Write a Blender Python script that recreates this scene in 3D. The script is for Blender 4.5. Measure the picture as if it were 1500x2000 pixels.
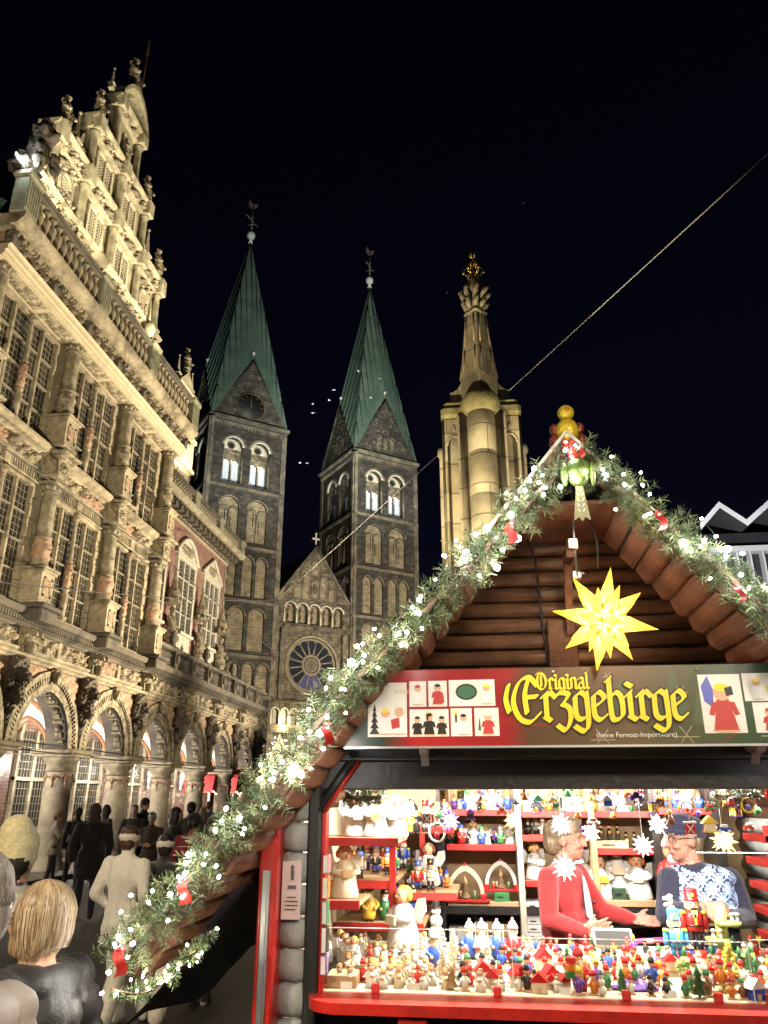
import bpy, math, random
import numpy as np
from mathutils import Vector, Matrix, Euler, noise
R = math.radians
PI = math.pi
random.seed(7)
SC = bpy.context.scene
COL = SC.collection
for o in list(bpy.data.objects):
    bpy.data.objects.remove(o)

# ------------------------------------------------------------------ camera
cam_d = bpy.data.cameras.new('camera')
cam = bpy.data.objects.new('camera', cam_d)
COL.objects.link(cam)
cam.location = (0, 0, 1.9)
cam.rotation_euler = (R(90) + math.atan(565 / 1490), 0, R(7))
cam_d.sensor_fit = 'VERTICAL'
cam_d.sensor_height = 24.0
cam_d.lens = 24.0 * 1490 / 2000
cam_d.clip_start = 0.05
cam_d.clip_end = 2000
SC.camera = cam

# ------------------------------------------------------------------ night sky
world = bpy.data.worlds.new('World')
SC.world = world
world.use_nodes = True
wn = world.node_tree
sky = wn.nodes.new('ShaderNodeTexSky')
sky.sky_type = 'NISHITA'
sky.sun_disc = False
sky.sun_elevation = R(18)
sky.sun_rotation = R(200)
wn.nodes['Background'].inputs['Strength'].default_value = 0.0016
tint = wn.nodes.new('ShaderNodeMix')
tint.data_type = 'RGBA'; tint.blend_type = 'MULTIPLY'
tint.inputs['Factor'].default_value = 1.0
tint.inputs['B'].default_value = (0.60, 0.42, 0.85, 1)
wn.links.new(sky.outputs['Color'], tint.inputs['A'])
wn.links.new(tint.outputs['Result'], wn.nodes['Background'].inputs['Color'])
moon_d = bpy.data.lights.new('moon', 'SUN')
moon_d.energy = 0.004; moon_d.angle = R(0.5); moon_d.color = (0.8, 0.88, 1)
moon = bpy.data.objects.new('moon', moon_d)
moon.rotation_euler = (R(50), 0, R(200)); COL.objects.link(moon)

SC.view_settings.view_transform = 'Standard'
SC.view_settings.look = 'None'
SC.view_settings.exposure = 0.0
SC.view_settings.gamma = 1.0
SC.cycles.use_denoising = True
SC.cycles.max_bounces = 6
SC.cycles.diffuse_bounces = 3
SC.cycles.glossy_bounces = 3
SC.cycles.transmission_bounces = 6
SC.cycles.transparent_max_bounces = 12
SC.cycles.sample_clamp_indirect = 4.0
SC.cycles.sample_clamp_direct = 0.0
SC.cycles.caustics_reflective = False
SC.cycles.caustics_refractive = False
SC.cycles.use_light_tree = True

WARM = (1.0, 0.86, 0.61)
def spot(loc, at, power, col=WARM, ang=60, blend=0.5, size=0.15):
    d = bpy.data.lights.new('spot_lamp', 'SPOT')
    d.energy = power; d.color = col; d.spot_size = R(ang); d.spot_blend = blend
    d.shadow_soft_size = size
    o = bpy.data.objects.new('spot_lamp', d); COL.objects.link(o)
    o.location = loc
    o.rotation_euler = (Vector(at) - Vector(loc)).to_track_quat('-Z', 'Y').to_euler()
    return o
def point(loc, power, col=(1, 1, 1), size=0.1):
    d = bpy.data.lights.new('lamp', 'POINT')
    d.energy = power; d.color = col; d.shadow_soft_size = size
    o = bpy.data.objects.new('lamp', d); COL.objects.link(o); o.location = loc
    return o
def area(loc, at, power, col=(1, 1, 1), sx=1.0, sy=0.1):
    d = bpy.data.lights.new('tube_lamp', 'AREA')
    d.shape = 'RECTANGLE'; d.size = sx; d.size_y = sy; d.energy = power; d.color = col
    o = bpy.data.objects.new('tube_lamp', d); COL.objects.link(o); o.location = loc
    o.rotation_euler = (Vector(at) - Vector(loc)).to_track_quat('-Z', 'Y').to_euler()
    return o

# floodlights for the town hall, unseen in free air; the first is fill
spot((-4.6, 8.0, 3.2), (-11.8, 19.5, 13.5), 6200, WARM, 62, .5, .06)
spot((3.0, 29.0, 2.4), (-11.8, 20.0, 12.0), 34000, WARM, 62, .5, .06)
spot((1.0, 24.0, 3.6), (-11.8, 27.0, 9.0), 3500, WARM, 75, .5, .06)
spot((2.0, 36.0, 3.6), (-13.5, 35.5, 12.0), 21000, (1, .88, .66), 60)
# gable floods on the cornice of the town hall
spot((-10.8, 14.6, 17.1), (-12.0, 20.5, 23.0), 1500, (1, .90, .62), 100)
spot((-7.0, 22.0, 14.5), (-12.1, 20.5, 22.5), 3600, (1, .90, .62), 60)
spot((-11.2, 31.0, 16.4), (-13.8, 32.0, 20.0), 3200, (1, .90, .62), 100)
# cathedral floods in the square
spot((-2.0, 60.0, 3.0), (-22.0, 96.0, 22.0), 95000, (1, .88, .66), 60, .6, .4)
spot((16.0, 66.0, 4.0), (-8.0, 108.0, 34.0), 90000, (1, .90, .72), 60, .6, .4)
spot((-10.0, 48.0, 10.0), (-30.0, 95.0, 64.0), 170000, (.92, 1, .90), 44, .6, .4)
spot((10.0, 60.0, 10.0), (-14.0, 110.0, 68.0), 170000, (.92, 1, .90), 40, .6, .4)
spot((-46.0, 80.0, 22.0), (-24.0, 108.0, 38.0), 9000, (.62, .55, 1.0), 40, .6, .4)
# statue column floods
spot((-1.6, 7.9, 3.4), (0.1, 10.4, 8.2), 1800, (1, .86, .50), 60)
spot((2.3, 8.4, 3.6), (0.4, 10.4, 7.8), 800, (1, .87, .54), 60)
# added spots in place of the stalls opposite; fill stall front and crowd
spot((1.9, -2.6, 4.6), (0.3, 3.6, 1.9), 950, (1, .86, .66), 80, .7, .25)
spot((-3.6, -1.5, 4.6), (-3.2, 7.0, 1.0), 1500, (1, .80, .56), 85, .7, .25)

spot((-5.6, 4.0, 4.6), (-3.3, 7.6, 1.0), 420, (1, .86, .66), 60, .7, .25)  # extra fill added for the pair walking away

# ------------------------------------------------------------------ materials
MATS = {}
def mat(name, col, rough=0.6, metal=0.0, var=0.0, scale=4.0, bump=0.0, bscale=None, emit=0.0, ecol=None,
        dark=None, dscale=1.2, damt=0.5, spec=0.5, sheen=0.0, coat=0.0, trans=0.0, grain=None):
    if name in MATS: return MATS[name]
    m = bpy.data.materials.new(name); m.use_nodes = True
    nt = m.node_tree; b = nt.nodes['Principled BSDF']
    b.inputs['Roughness'].default_value = rough
    b.inputs['Metallic'].default_value = metal
    b.inputs['Specular IOR Level'].default_value = spec
    b.inputs['Base Color'].default_value = (*col, 1)
    if coat: b.inputs['Coat Weight'].default_value = coat; b.inputs['Coat Roughness'].default_value = 0.12
    if sheen: b.inputs['Sheen Weight'].default_value = sheen
    if trans: b.inputs['Transmission Weight'].default_value = trans
    tc = None
    if var or bump or dark:
        tc = nt.nodes.new('ShaderNodeTexCoord')
    last = None
    if var:
        n = nt.nodes.new('ShaderNodeTexNoise'); n.inputs['Scale'].default_value = scale; n.inputs['Detail'].default_value = 6
        n.inputs['Roughness'].default_value = .65
        src = tc.outputs['Object']
        if grain:
            mp = nt.nodes.new('ShaderNodeMapping'); mp.inputs['Scale'].default_value = grain; nt.links.new(src, mp.inputs[0]); src = mp.outputs[0]
        nt.links.new(src, n.inputs['Vector'])
        r = nt.nodes.new('ShaderNodeValToRGB')
        r.color_ramp.elements[0].position = .3; r.color_ramp.elements[1].position = .7
        r.color_ramp.elements[0].color = (*[c * (1 - var) for c in col], 1)
        r.color_ramp.elements[1].color = (*[min(1, c * (1 + var * .7)) for c in col], 1)
        nt.links.new(n.outputs['Fac'], r.inputs['Fac']); last = r.outputs['Color']
    if dark:
        n = nt.nodes.new('ShaderNodeTexNoise'); n.inputs['Scale'].default_value = dscale; n.inputs['Detail'].default_value = 8
        n.inputs['Roughness'].default_value = .7
        nt.links.new(tc.outputs['Object'], n.inputs['Vector'])
        r = nt.nodes.new('ShaderNodeValToRGB')
        r.color_ramp.elements[0].position = .52 - .25 * damt; r.color_ramp.elements[0].color = (1, 1, 1, 1)
        r.color_ramp.elements[1].position = .80 - .2 * damt; r.color_ramp.elements[1].color = (0, 0, 0, 1)
        inv = nt.nodes.new('ShaderNodeMix'); inv.data_type = 'RGBA'
        nt.links.new(n.outputs['Fac'], r.inputs['Fac']); nt.links.new(r.outputs['Color'], inv.inputs['Factor'])
        inv.inputs['A'].default_value = (*dark, 1)
        if last: nt.links.new(last, inv.inputs['B'])
        else: inv.inputs['B'].default_value = (*col, 1)
        last = inv.outputs['Result']
    if last: nt.links.new(last, b.inputs['Base Color'])
    if bump:
        n = nt.nodes.new('ShaderNodeTexNoise'); n.inputs['Scale'].default_value = bscale or scale * 3; n.inputs['Detail'].default_value = 5
        src = tc.outputs['Object']
        if grain:
            mp = nt.nodes.new('ShaderNodeMapping'); mp.inputs['Scale'].default_value = grain; nt.links.new(src, mp.inputs[0]); src = mp.outputs[0]
        nt.links.new(src, n.inputs['Vector'])
        bp = nt.nodes.new('ShaderNodeBump'); bp.inputs['Strength'].default_value = bump; bp.inputs['Distance'].default_value = .02
        nt.links.new(n.outputs['Fac'], bp.inputs['Height']); nt.links.new(bp.outputs['Normal'], b.inputs['Normal'])
    if emit:
        b.inputs['Emission Color'].default_value = (*(ecol or col), 1)
        b.inputs['Emission Strength'].default_value = emit
    MATS[name] = m
    return m

def brick_mat(name, c1, c2, mortar, bw, bh, ms=0.012, rough=.75, bump=.6, axes='XZ', var=.35, glaze=0.0, dirt=None):
    if name in MATS: return MATS[name]
    m = bpy.data.materials.new(name); m.use_nodes = True
    nt = m.node_tree; b = nt.nodes['Principled BSDF']; b.inputs['Roughness'].default_value = rough
    tc = nt.nodes.new('ShaderNodeTexCoord'); sp = nt.nodes.new('ShaderNodeSeparateXYZ'); cb = nt.nodes.new('ShaderNodeCombineXYZ')
    nt.links.new(tc.outputs['Object'], sp.inputs[0])
    if axes == 'SZ':
        ad = nt.nodes.new('ShaderNodeMath'); ad.operation = 'ADD'
        nt.links.new(sp.outputs['X'], ad.inputs[0]); nt.links.new(sp.outputs['Y'], ad.inputs[1]); nt.links.new(ad.outputs[0], cb.inputs['X'])
    else:
        nt.links.new(sp.outputs[axes[0]], cb.inputs['X'])
    nt.links.new(sp.outputs[axes[1]], cb.inputs['Y'])
    br = nt.nodes.new('ShaderNodeTexBrick')
    br.inputs['Color1'].default_value = (*c1, 1); br.inputs['Color2'].default_value = (*c2, 1); br.inputs['Mortar'].default_value = (*mortar, 1)
    br.inputs['Scale'].default_value = 1; br.inputs['Mortar Size'].default_value = ms; br.inputs['Mortar Smooth'].default_value = .3
    br.inputs['Brick Width'].default_value = bw; br.inputs['Row Height'].default_value = bh; br.inputs['Bias'].default_value = -.1
    nt.links.new(cb.outputs[0], br.inputs['Vector'])
    n = nt.nodes.new('ShaderNodeTexNoise'); n.inputs['Scale'].default_value = 1.1 / max(bw, .2); n.inputs['Detail'].default_value = 8
    nt.links.new(tc.outputs['Object'], n.inputs['Vector'])
    r = nt.nodes.new('ShaderNodeValToRGB'); r.color_ramp.elements[0].position = .3; r.color_ramp.elements[1].position = .7
    r.color_ramp.elements[0].color = (1 - var * 1.4, 1 - var * 1.4, 1 - var * 1.4, 1); r.color_ramp.elements[1].color = (1, 1, 1, 1)
    nt.links.new(n.outputs['Fac'], r.inputs['Fac'])
    mx = nt.nodes.new('ShaderNodeMix'); mx.data_type = 'RGBA'; mx.blend_type = 'MULTIPLY'; mx.inputs['Factor'].default_value = 1
    nt.links.new(br.outputs['Color'], mx.inputs['A']); nt.links.new(r.outputs['Color'], mx.inputs['B'])
    nt.links.new(mx.outputs['Result'], b.inputs['Base Color'])
    if glaze:
        mr = nt.nodes.new('ShaderNodeMapRange'); mr.inputs['From Min'].default_value = .45; mr.inputs['From Max'].default_value = .62
        mr.inputs['To Min'].default_value = rough; mr.inputs['To Max'].default_value = glaze
        nt.links.new(n.outputs['Fac'], mr.inputs['Value']); nt.links.new(mr.outputs[0], b.inputs['Roughness'])
    bp = nt.nodes.new('ShaderNodeBump'); bp.inputs['Strength'].default_value = bump; bp.inputs['Distance'].default_value = .03
    sb = nt.nodes.new('ShaderNodeMath'); sb.operation = 'SUBTRACT'
    nt.links.new(n.outputs['Fac'], sb.inputs[0]); nt.links.new(br.outputs['Fac'], sb.inputs[1])
    nt.links.new(sb.outputs[0], bp.inputs['Height']); nt.links.new(bp.outputs['Normal'], b.inputs['Normal'])
    MATS[name] = m
    return m
# ------------------------------------------------------------------ mesh helpers
class MB:
    """collects shapes; build() links them as one mesh object"""
    def __init__(s):
        s.v = []; s.f = []; s.mi = []; s.sm = []; s.M = None
    def add(s, vs, fs, mi=0, smooth=False):
        n = len(s.v)
        if s.M is not None:
            M = s.M; vs = [tuple(M @ Vector(p)) for p in vs]
        s.v.extend(vs)
        for f in fs:
            s.f.append(tuple(i + n for i in f)); s.mi.append(mi); s.sm.append(smooth)
        return s
    def box(s, x0, x1, y0, y1, z0, z1, mi=0, bev=0.0):
        if bev <= 0:
            vs = [(x0, y0, z0), (x1, y0, z0), (x1, y1, z0), (x0, y1, z0), (x0, y0, z1), (x1, y0, z1), (x1, y1, z1), (x0, y1, z1)]
            return s.add(vs, [(0, 3, 2, 1), (4, 5, 6, 7), (0, 1, 5, 4), (1, 2, 6, 5), (2, 3, 7, 6), (3, 0, 4, 7)], mi)
        b = min(bev, (x1 - x0) * .45, (y1 - y0) * .45, (z1 - z0) * .45)
        vs = []; idx = {}
        for ix, X in enumerate((x0, x1)):
            for iy, Y in enumerate((y0, y1)):
                for iz, Z in enumerate((z0, z1)):
                    dx = b if ix == 0 else -b; dy = b if iy == 0 else -b; dz = b if iz == 0 else -b
                    for a, p in enumerate(((X, Y + dy, Z + dz), (X + dx, Y, Z + dz), (X + dx, Y + dy, Z))):
                        idx[ix, iy, iz, a] = len(vs); vs.append(p)
        g = lambda *k: idx[k]
        F = []
        for i in (0, 1):
            q = [g(i, 0, 0, 0), g(i, 1, 0, 0), g(i, 1, 1, 0), g(i, 0, 1, 0)]; F.append(q if i else q[::-1])
            q = [g(0, i, 0, 1), g(1, i, 0, 1), g(1, i, 1, 1), g(0, i, 1, 1)]; F.append(q[::-1] if i else q)
            q = [g(0, 0, i, 2), g(1, 0, i, 2), g(1, 1, i, 2), g(0, 1, i, 2)]; F.append(q if i else q[::-1])
        for i in (0, 1):
            for j in (0, 1):
                q = [g(i, j, 0, 0), g(i, j, 1, 0), g(i, j, 1, 1), g(i, j, 0, 1)]; F.append(q if (i ^ j) else q[::-1])
                q = [g(i, 0, j, 0), g(i, 1, j, 0), g(i, 1, j, 2), g(i, 0, j, 2)]; F.append(q[::-1] if (i ^ j) else q)
                q = [g(0, i, j, 1), g(1, i, j, 1), g(1, i, j, 2), g(0, i, j, 2)]; F.append(q if (i ^ j) else q[::-1])
        for i in (0, 1):
            for j in (0, 1):
                for k in (0, 1):
                    q = [g(i, j, k, 0), g(i, j, k, 1), g(i, j, k, 2)]
                    F.append(q if (i + j + k) % 2 else q[::-1])
        return s.add(vs, F, mi)
    def cbox(s, c, sz, mi=0, bev=0.0, rot=None):
        old = s.M
        T_ = Matrix.Translation(c)
        if rot: T_ = T_ @ Euler(rot).to_matrix().to_4x4()
        s.M = (old @ T_) if old is not None else T_
        s.box(-sz[0] / 2, sz[0] / 2, -sz[1] / 2, sz[1] / 2, -sz[2] / 2, sz[2] / 2, mi, bev)
        s.M = old
        return s
    def prism(s, poly, y0, y1, mi=0, smooth=False, axis='y'):
        """poly in (x,z), extruded along y (or (y,z) along x with axis='x', (x,y) along z with axis='z')"""
        n = len(poly)
        if axis == 'y': vs = [(p[0], y0, p[1]) for p in poly] + [(p[0], y1, p[1]) for p in poly]
        elif axis == 'x': vs = [(y0, p[0], p[1]) for p in poly] + [(y1, p[0], p[1]) for p in poly]
        else: vs = [(p[0], p[1], y0) for p in poly] + [(p[0], p[1], y1) for p in poly]
        s.add(vs, [tuple(range(n)), tuple(range(2 * n - 1, n - 1, -1))], mi)
        m = len(s.v) - 2 * n
        for i in range(n):
            j = (i + 1) % n
            s.f.append((m + i, m + n + i, m + n + j, m + j)); s.mi.append(mi); s.sm.append(smooth)
        return s
    def lathe(s, prof, n=16, c=(0, 0, 0), mi=0, smooth=True, a0=0.0, a1=2 * PI, sy=1.0):
        full = abs(a1 - a0 - 2 * PI) < 1e-6
        k = n if full else n + 1
        vs = []
        for r, z in prof:
            for i in range(k):
                a = a0 + (a1 - a0) * i / n
                vs.append((c[0] + r * math.cos(a), c[1] + r * math.sin(a) * sy, c[2] + z))
        F = []
        for j in range(len(prof) - 1):
            for i in range(n):
                i2 = (i + 1) % k
                F.append((j * k + i, j * k + i2, (j + 1) * k + i2, (j + 1) * k + i))
        s.add(vs, F, mi, smooth)
        if full:
            m = len(s.v) - len(vs)
            if prof[0][0] > 1e-6: s.f.append(tuple(m + i for i in range(k - 1, -1, -1))); s.mi.append(mi); s.sm.append(False)
            if prof[-1][0] > 1e-6: s.f.append(tuple(m + (len(prof) - 1) * k + i for i in range(k))); s.mi.append(mi); s.sm.append(False)
        return s
    def tube(s, pts, r, n=8, mi=0, smooth=True, cap=True, flat=1.0):
        pts = [Vector(p) for p in pts]; m = len(pts)
        rr = r if isinstance(r, (list, tuple)) else [r] * m
        vs = []; ref = None
        for i, p in enumerate(pts):
            d = (pts[min(i + 1, m - 1)] - pts[max(i - 1, 0)])
            if d.length < 1e-9: d = Vector((0, 0, 1))
            d.normalize()
            if ref is None:
                ref = Vector((0, 0, 1)) if abs(d.z) < .9 else Vector((1, 0, 0))
            a = d.cross(ref)
            if a.length < 1e-6: a = d.orthogonal()
            a.normalize(); b = a.cross(d).normalized(); ref = b
            for k in range(n):
                t = 2 * PI * k / n
                vs.append(tuple(p + (a * math.cos(t) + b * math.sin(t) * flat) * rr[i]))
        F = []
        for i in range(m - 1):
            for k in range(n):
                k2 = (k + 1) % n
                F.append((i * n + k, (i + 1) * n + k, (i + 1) * n + k2, i * n + k2))
        if cap:
            F.append(tuple(range(n))); F.append(tuple((m - 1) * n + k for k in range(n - 1, -1, -1)))
        return s.add(vs, F, mi, smooth)
    def ball(s, c, r, n=12, m=8, mi=0, smooth=True):
        rx, ry, rz = r if isinstance(r, (list, tuple)) else (r, r, r)
        vs = [(c[0], c[1], c[2] - rz)]
        for j in range(1, m):
            t = -PI / 2 + PI * j / m
            for i in range(n):
                a = 2 * PI * i / n
                vs.append((c[0] + rx * math.cos(t) * math.cos(a), c[1] + ry * math.cos(t) * math.sin(a), c[2] + rz * math.sin(t)))
        vs.append((c[0], c[1], c[2] + rz))
        F = [(0, 1 + (i + 1) % n, 1 + i) for i in range(n)]
        for j in range(m - 2):
            for i in range(n):
                i2 = (i + 1) % n
                F.append((1 + j * n + i, 1 + j * n + i2, 1 + (j + 1) * n + i2, 1 + (j + 1) * n + i))
        L = len(vs) - 1; b = 1 + (m - 2) * n
        F += [(b + i, b + (i + 1) % n, L) for i in range(n)]
        return s.add(vs, F, mi, smooth)
    def profile(s, prof, x0, x1, mi=0, smooth=False):
        """moulding: profile in (y,z), swept along x"""
        return s.prism(prof, x0, x1, mi, smooth, axis='x')
    def arch_wall(s, x0, x1, z0, z1, cx, hw, zb, zs, y0, y1, mi=0, pointed=0.0, n=14, back=None, rmi=None):
        """rectangular bay x0..x1, z0..z1 with one arched hole (half width hw, bottom zb, spring zs); reveals from y0 to y1"""
        arc = arch_pts(cx, hw, zs, pointed, n)          # left spring -> crown -> right spring
        rm = mi if rmi is None else rmi
        L = [(x0, z1)] + [(x0, z0)]
        # faces as strips: left column, right column, spandrel
        vs = []; F = []
        def q(a, b, c, d): 
            k = len(vs); vs.extend([a, b, c, d]); F.append((k, k + 1, k + 2, k + 3))
        P = lambda x, z: (x, y0, z)
        if x0 < cx - hw - 1e-6: q(P(x0, z0), P(cx - hw, z0), P(cx - hw, zs), P(x0, zs))
        if x1 > cx + hw + 1e-6: q(P(cx + hw, z0), P(x1, z0), P(x1, zs), P(cx + hw, zs))
        if zb > z0 + 1e-6: q(P(cx - hw, z0), P(cx + hw, z0), P(cx + hw, zb), P(cx - hw, zb))
        if x0 < cx - hw - 1e-6: q(P(x0, zs), P(cx - hw, zs), P(cx - hw, z1), P(x0, z1))
        if x1 > cx + hw + 1e-6: q(P(cx + hw, zs), P(x1, zs), P(x1, z1), P(cx + hw, z1))
        for a, b in zip(arc[:-1], arc[1:]):
            q(P(*a), P(*b), P(b[0], z1), P(a[0], z1))
        s.add(vs, F, mi)
        loop = [(cx - hw, zb)] + arc + [(cx + hw, zb)]
        vs = [(a[0], y0, a[1]) for a in loop] + [(a[0], y1, a[1]) for a in loop]
        m = len(loop)
        s.add(vs, [(i, (i + 1) % m, m + (i + 1) % m, m + i) for i in range(m)], rm)
        if back is not None:
            s.add([(a[0], y1, a[1]) for a in loop], [tuple(range(m - 1, -1, -1))], back)
        return s
    def data(s, name, mats):
        me = bpy.data.meshes.new(name)
        me.from_pydata(s.v, [], s.f)
        for m in (mats if isinstance(mats, (list, tuple)) else [mats]): me.materials.append(m)
        me.polygons.foreach_set('material_index', s.mi)
        me.polygons.foreach_set('use_smooth', s.sm)
        me.update()
        return me
    def build(s, name, mats, parent=None, loc=None, rot=None):
        return inst(name, s.data(name, mats), parent, loc, rot)

def arch_pts(cx, hw, zs, pointed=0.0, n=14):
    if pointed <= 0:
        return [(cx - hw * math.cos(PI * i / n), zs + hw * math.sin(PI * i / n)) for i in range(n + 1)]
    r = hw * (1 + pointed); c = r - hw
    am = math.acos(c / r); h = n // 2
    left = [(cx + c - r * math.cos(am * i / h), zs + r * math.sin(am * i / h)) for i in range(h + 1)]
    return left + [(2 * cx - x, z) for x, z in left[-2::-1]]

def inst(name, me, parent=None, loc=None, rot=None, scale=None):
    o = bpy.data.objects.new(name, me); COL.objects.link(o)
    if parent is not None: o.parent = parent
    if loc is not None: o.location = loc
    if rot is not None: o.rotation_euler = rot if isinstance(rot, (tuple, list, Euler)) else (0, 0, rot)
    if scale is not None: o.scale = scale if isinstance(scale, (tuple, list)) else (scale,) * 3
    return o
def tag(o, label=None, cat=None, group=None, kind=None):
    if label: o['label'] = label
    if cat: o['category'] = cat
    if group: o['group'] = group
    if kind: o['kind'] = kind
    return o
def thing(name, label, cat, loc=(0, 0, 0), rz=0.0, group=None):
    o = bpy.data.objects.new(name, None); COL.objects.link(o)
    o.location = loc; o.rotation_euler = (0, 0, rz)
    return tag(o, label, cat, group)
def dup(root, loc=None, rz=None, label=None, scale=None):
    r = root.copy(); COL.objects.link(r)
    if loc is not None: r.location = loc
    if rz is not None: r.rotation_euler = rz if isinstance(rz, (tuple, list)) else (0, 0, rz)
    if scale is not None: r.scale = (scale,) * 3
    if label: r['label'] = label
    for ch in list(root.children):
        c = ch.copy(); COL.objects.link(c); c.parent = r
        for g in list(ch.children):
            d = g.copy(); COL.objects.link(d); d.parent = c
    return r

def relief(w, h, depth, seed, nx=40, ny=20, scale=3.2):
    """carved panel: a height field of scrolls and figures, w along x, h along z, standing out towards -y"""
    m = MB(); rnd = random.Random(seed)
    blobs = [(rnd.uniform(.08, .92) * w, rnd.uniform(.15, .85) * h, rnd.uniform(.10, .26) * h, rnd.random() * 6.3, rnd.random()) for _ in range(int(7 * w / h) + 4)]
    vs = []
    for j in range(ny + 1):
        for i in range(nx + 1):
            x = w * i / nx; z = h * j / ny
            e = min(x, w - x, z, h - z) / (h * .12); e = max(0, min(1, e))
            hh = noise.fractal(Vector((x * scale / h + seed * 9.1, z * scale / h, seed * 3.3)), .9, 2.1, 4) * .35 + .30 * abs(noise.noise(Vector((x * 3.1 * scale / h, z * 3.1 * scale / h, seed)))) - .06
            for bx, bz, br, ph, kd in blobs:
                d = math.hypot(x - bx, z - bz) / br
                if d < 1.6:
                    a = math.atan2(z - bz, x - bx)
                    if kd < .6: hh = max(hh, .9 * math.exp(-((d - .75) / .22) ** 2) * (.6 + .4 * math.cos(a * 1.5 + ph + d * 3)), .8 * math.exp(-(d / .35) ** 2))
                    else: hh = max(hh, 1.0 * math.sqrt(max(0, 1 - d * d)))
            hh += .22 * noise.noise(Vector((x * 5.5 * scale / h, z * 5.5 * scale / h, seed + 5.)))
            hh = max(-.2, min(1, hh)) * e
            vs.append((x, -hh * depth, z))
    F = []
    for j in range(ny):
        for i in range(nx):
            a = j * (nx + 1) + i
            F.append((a, a + 1, a + nx + 2, a + nx + 1))
    m.add(vs, F, 0, True)
    return m

# sculpture: tapered capsules and ellipsoids melted into one skin
def cap(p0, r0, p1, r1, mi=0): return ('c', Vector(p0), r0, Vector(p1), r1, mi)
def ell(c, r, rot=(0, 0, 0), mi=0): return ('e', Vector(c), r if isinstance(r, (tuple, list)) else (r, r, r), Euler(rot).to_matrix(), mi)
def sculpt(name, prims, mats, voxel=.02, smooth=2, jitter=0.0, jscale=8.0, decor=(), puff=None, cloth=None):
    m = MB()
    for p in prims:
        if p[0] == 'c':
            _, a, ra, b, rb, mi = p
            d = (b - a); L = d.length; 
            prof = [(0, -ra)] + [(ra * math.cos(t), ra * math.sin(t)) for t in (-1.1, -.55)] + [(ra, 0), (rb, L)] + [(rb * math.cos(t), L + rb * math.sin(t)) for t in (.55, 1.1)] + [(0, L + rb)]
            q = d.to_track_quat('Z', 'Y').to_matrix().to_4x4() if L > 1e-9 else Matrix.Identity(4)
            m.M = Matrix.Translation(a) @ q
            n = 10; prof2 = [(max(r, .0005), z) for r, z in prof]
            m.lathe(prof2, n)
            m.M = None
        else:
            _, c, r, rot, mi = p
            m.M = Matrix.Translation(c) @ rot.to_4x4()
            m.ball((0, 0, 0), r, 12, 8); m.M = None
    me = m.data(name + '_raw', [])
    o = bpy.data.objects.new(name + '_raw', me); COL.objects.link(o)
    md = o.modifiers.new('r', 'REMESH'); md.mode = 'VOXEL'; md.voxel_size = voxel
    if smooth:
        ms = o.modifiers.new('s', 'SMOOTH'); ms.factor = .5; ms.iterations = smooth
    dg = bpy.context.evaluated_depsgraph_get()
    out = bpy.data.meshes.new_from_object(o.evaluated_get(dg))
    bpy.data.objects.remove(o); bpy.data.meshes.remove(me)
    out.name = name
    out.materials.clear()
    for x in mats: out.materials.append(x)
    nv = len(out.vertices); co = np.empty(nv * 3, dtype=np.float32); out.vertices.foreach_get('co', co); co = co.reshape(-1, 3)
    np_ = len(out.polygons)
    ctr = np.empty(np_ * 3, dtype=np.float32); out.polygons.foreach_get('center', ctr); ctr = ctr.reshape(-1, 3)
    best = np.full(np_, 1e9); bi = np.zeros(np_, dtype=np.int32)
    for p in list(prims) + list(decor):
        if p[0] == 'c':
            _, a, ra, b, rb, mi = p
            a_ = np.array(a); ab = np.array(b) - a_; L2 = max(1e-9, ab @ ab)
            t = np.clip(((ctr - a_) @ ab) / L2, 0, 1)
            d = np.linalg.norm(ctr - (a_ + t[:, None] * ab), axis=1) - (ra + (rb - ra) * t)
        else:
            _, c, r, rot, mi = p
            q = (ctr - np.array(c)) @ np.array(rot)
            d = (np.linalg.norm(q / np.array(r), axis=1) - 1) * min(r)
        k = d < best; best[k] = d[k]; bi[k] = mi
    out.polygons.foreach_set('material_index', bi)
    out.polygons.foreach_set('use_smooth', np.ones(np_, dtype=bool))
    if jitter:
        no = np.empty(nv * 3, dtype=np.float32); out.vertices.foreach_get('normal', no); no = no.reshape(-1, 3)
        j = np.array([noise.fractal(Vector(c) * jscale, 1.0, 2.0, 3) for c in co])
        co = co + no * (j * jitter)[:, None]
        out.vertices.foreach_set('co', co.astype(np.float32).ravel())
    if puff or cloth:
        no = np.empty(nv * 3, dtype=np.float32); out.vertices.foreach_get('normal', no); no = no.reshape(-1, 3)
        vm = np.full(nv, -1, dtype=np.int32)
        ls = np.empty(len(out.loops), dtype=np.int32); out.loops.foreach_get('vertex_index', ls)
        lt = np.empty(np_, dtype=np.int32); out.polygons.foreach_get('loop_total', lt)
        vm[ls] = np.repeat(bi, lt)
        if puff:      # quilted jacket: (amplitude, ring spacing, material slots)
            k = np.isin(vm, puff[2]); wob = np.array([noise.noise(Vector(c) * 5) for c in co]) * .02
            ring = np.abs(np.sin((co[:, 2] + wob) * PI / puff[1])) ** .6
            fine = np.array([noise.fractal(Vector((c[0] * 26, c[1] * 26, c[2] * 14)), 1, 2, 2) for c in co]) * puff[0] * .25
            co = co + no * ((ring * puff[0] + fine) * k)[:, None]
        if cloth:     # soft folds: (amplitude, scale, material slots)
            k = np.isin(vm, cloth[2])
            fo = np.array([noise.fractal(Vector((c[0] * cloth[1], c[1] * cloth[1], c[2] * cloth[1] * .45)), 1, 2, 3) for c in co])
            co = co + no * (fo * cloth[0] * k)[:, None]
        out.vertices.foreach_set('co', co.astype(np.float32).ravel())
    out.update()
    return out
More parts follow.
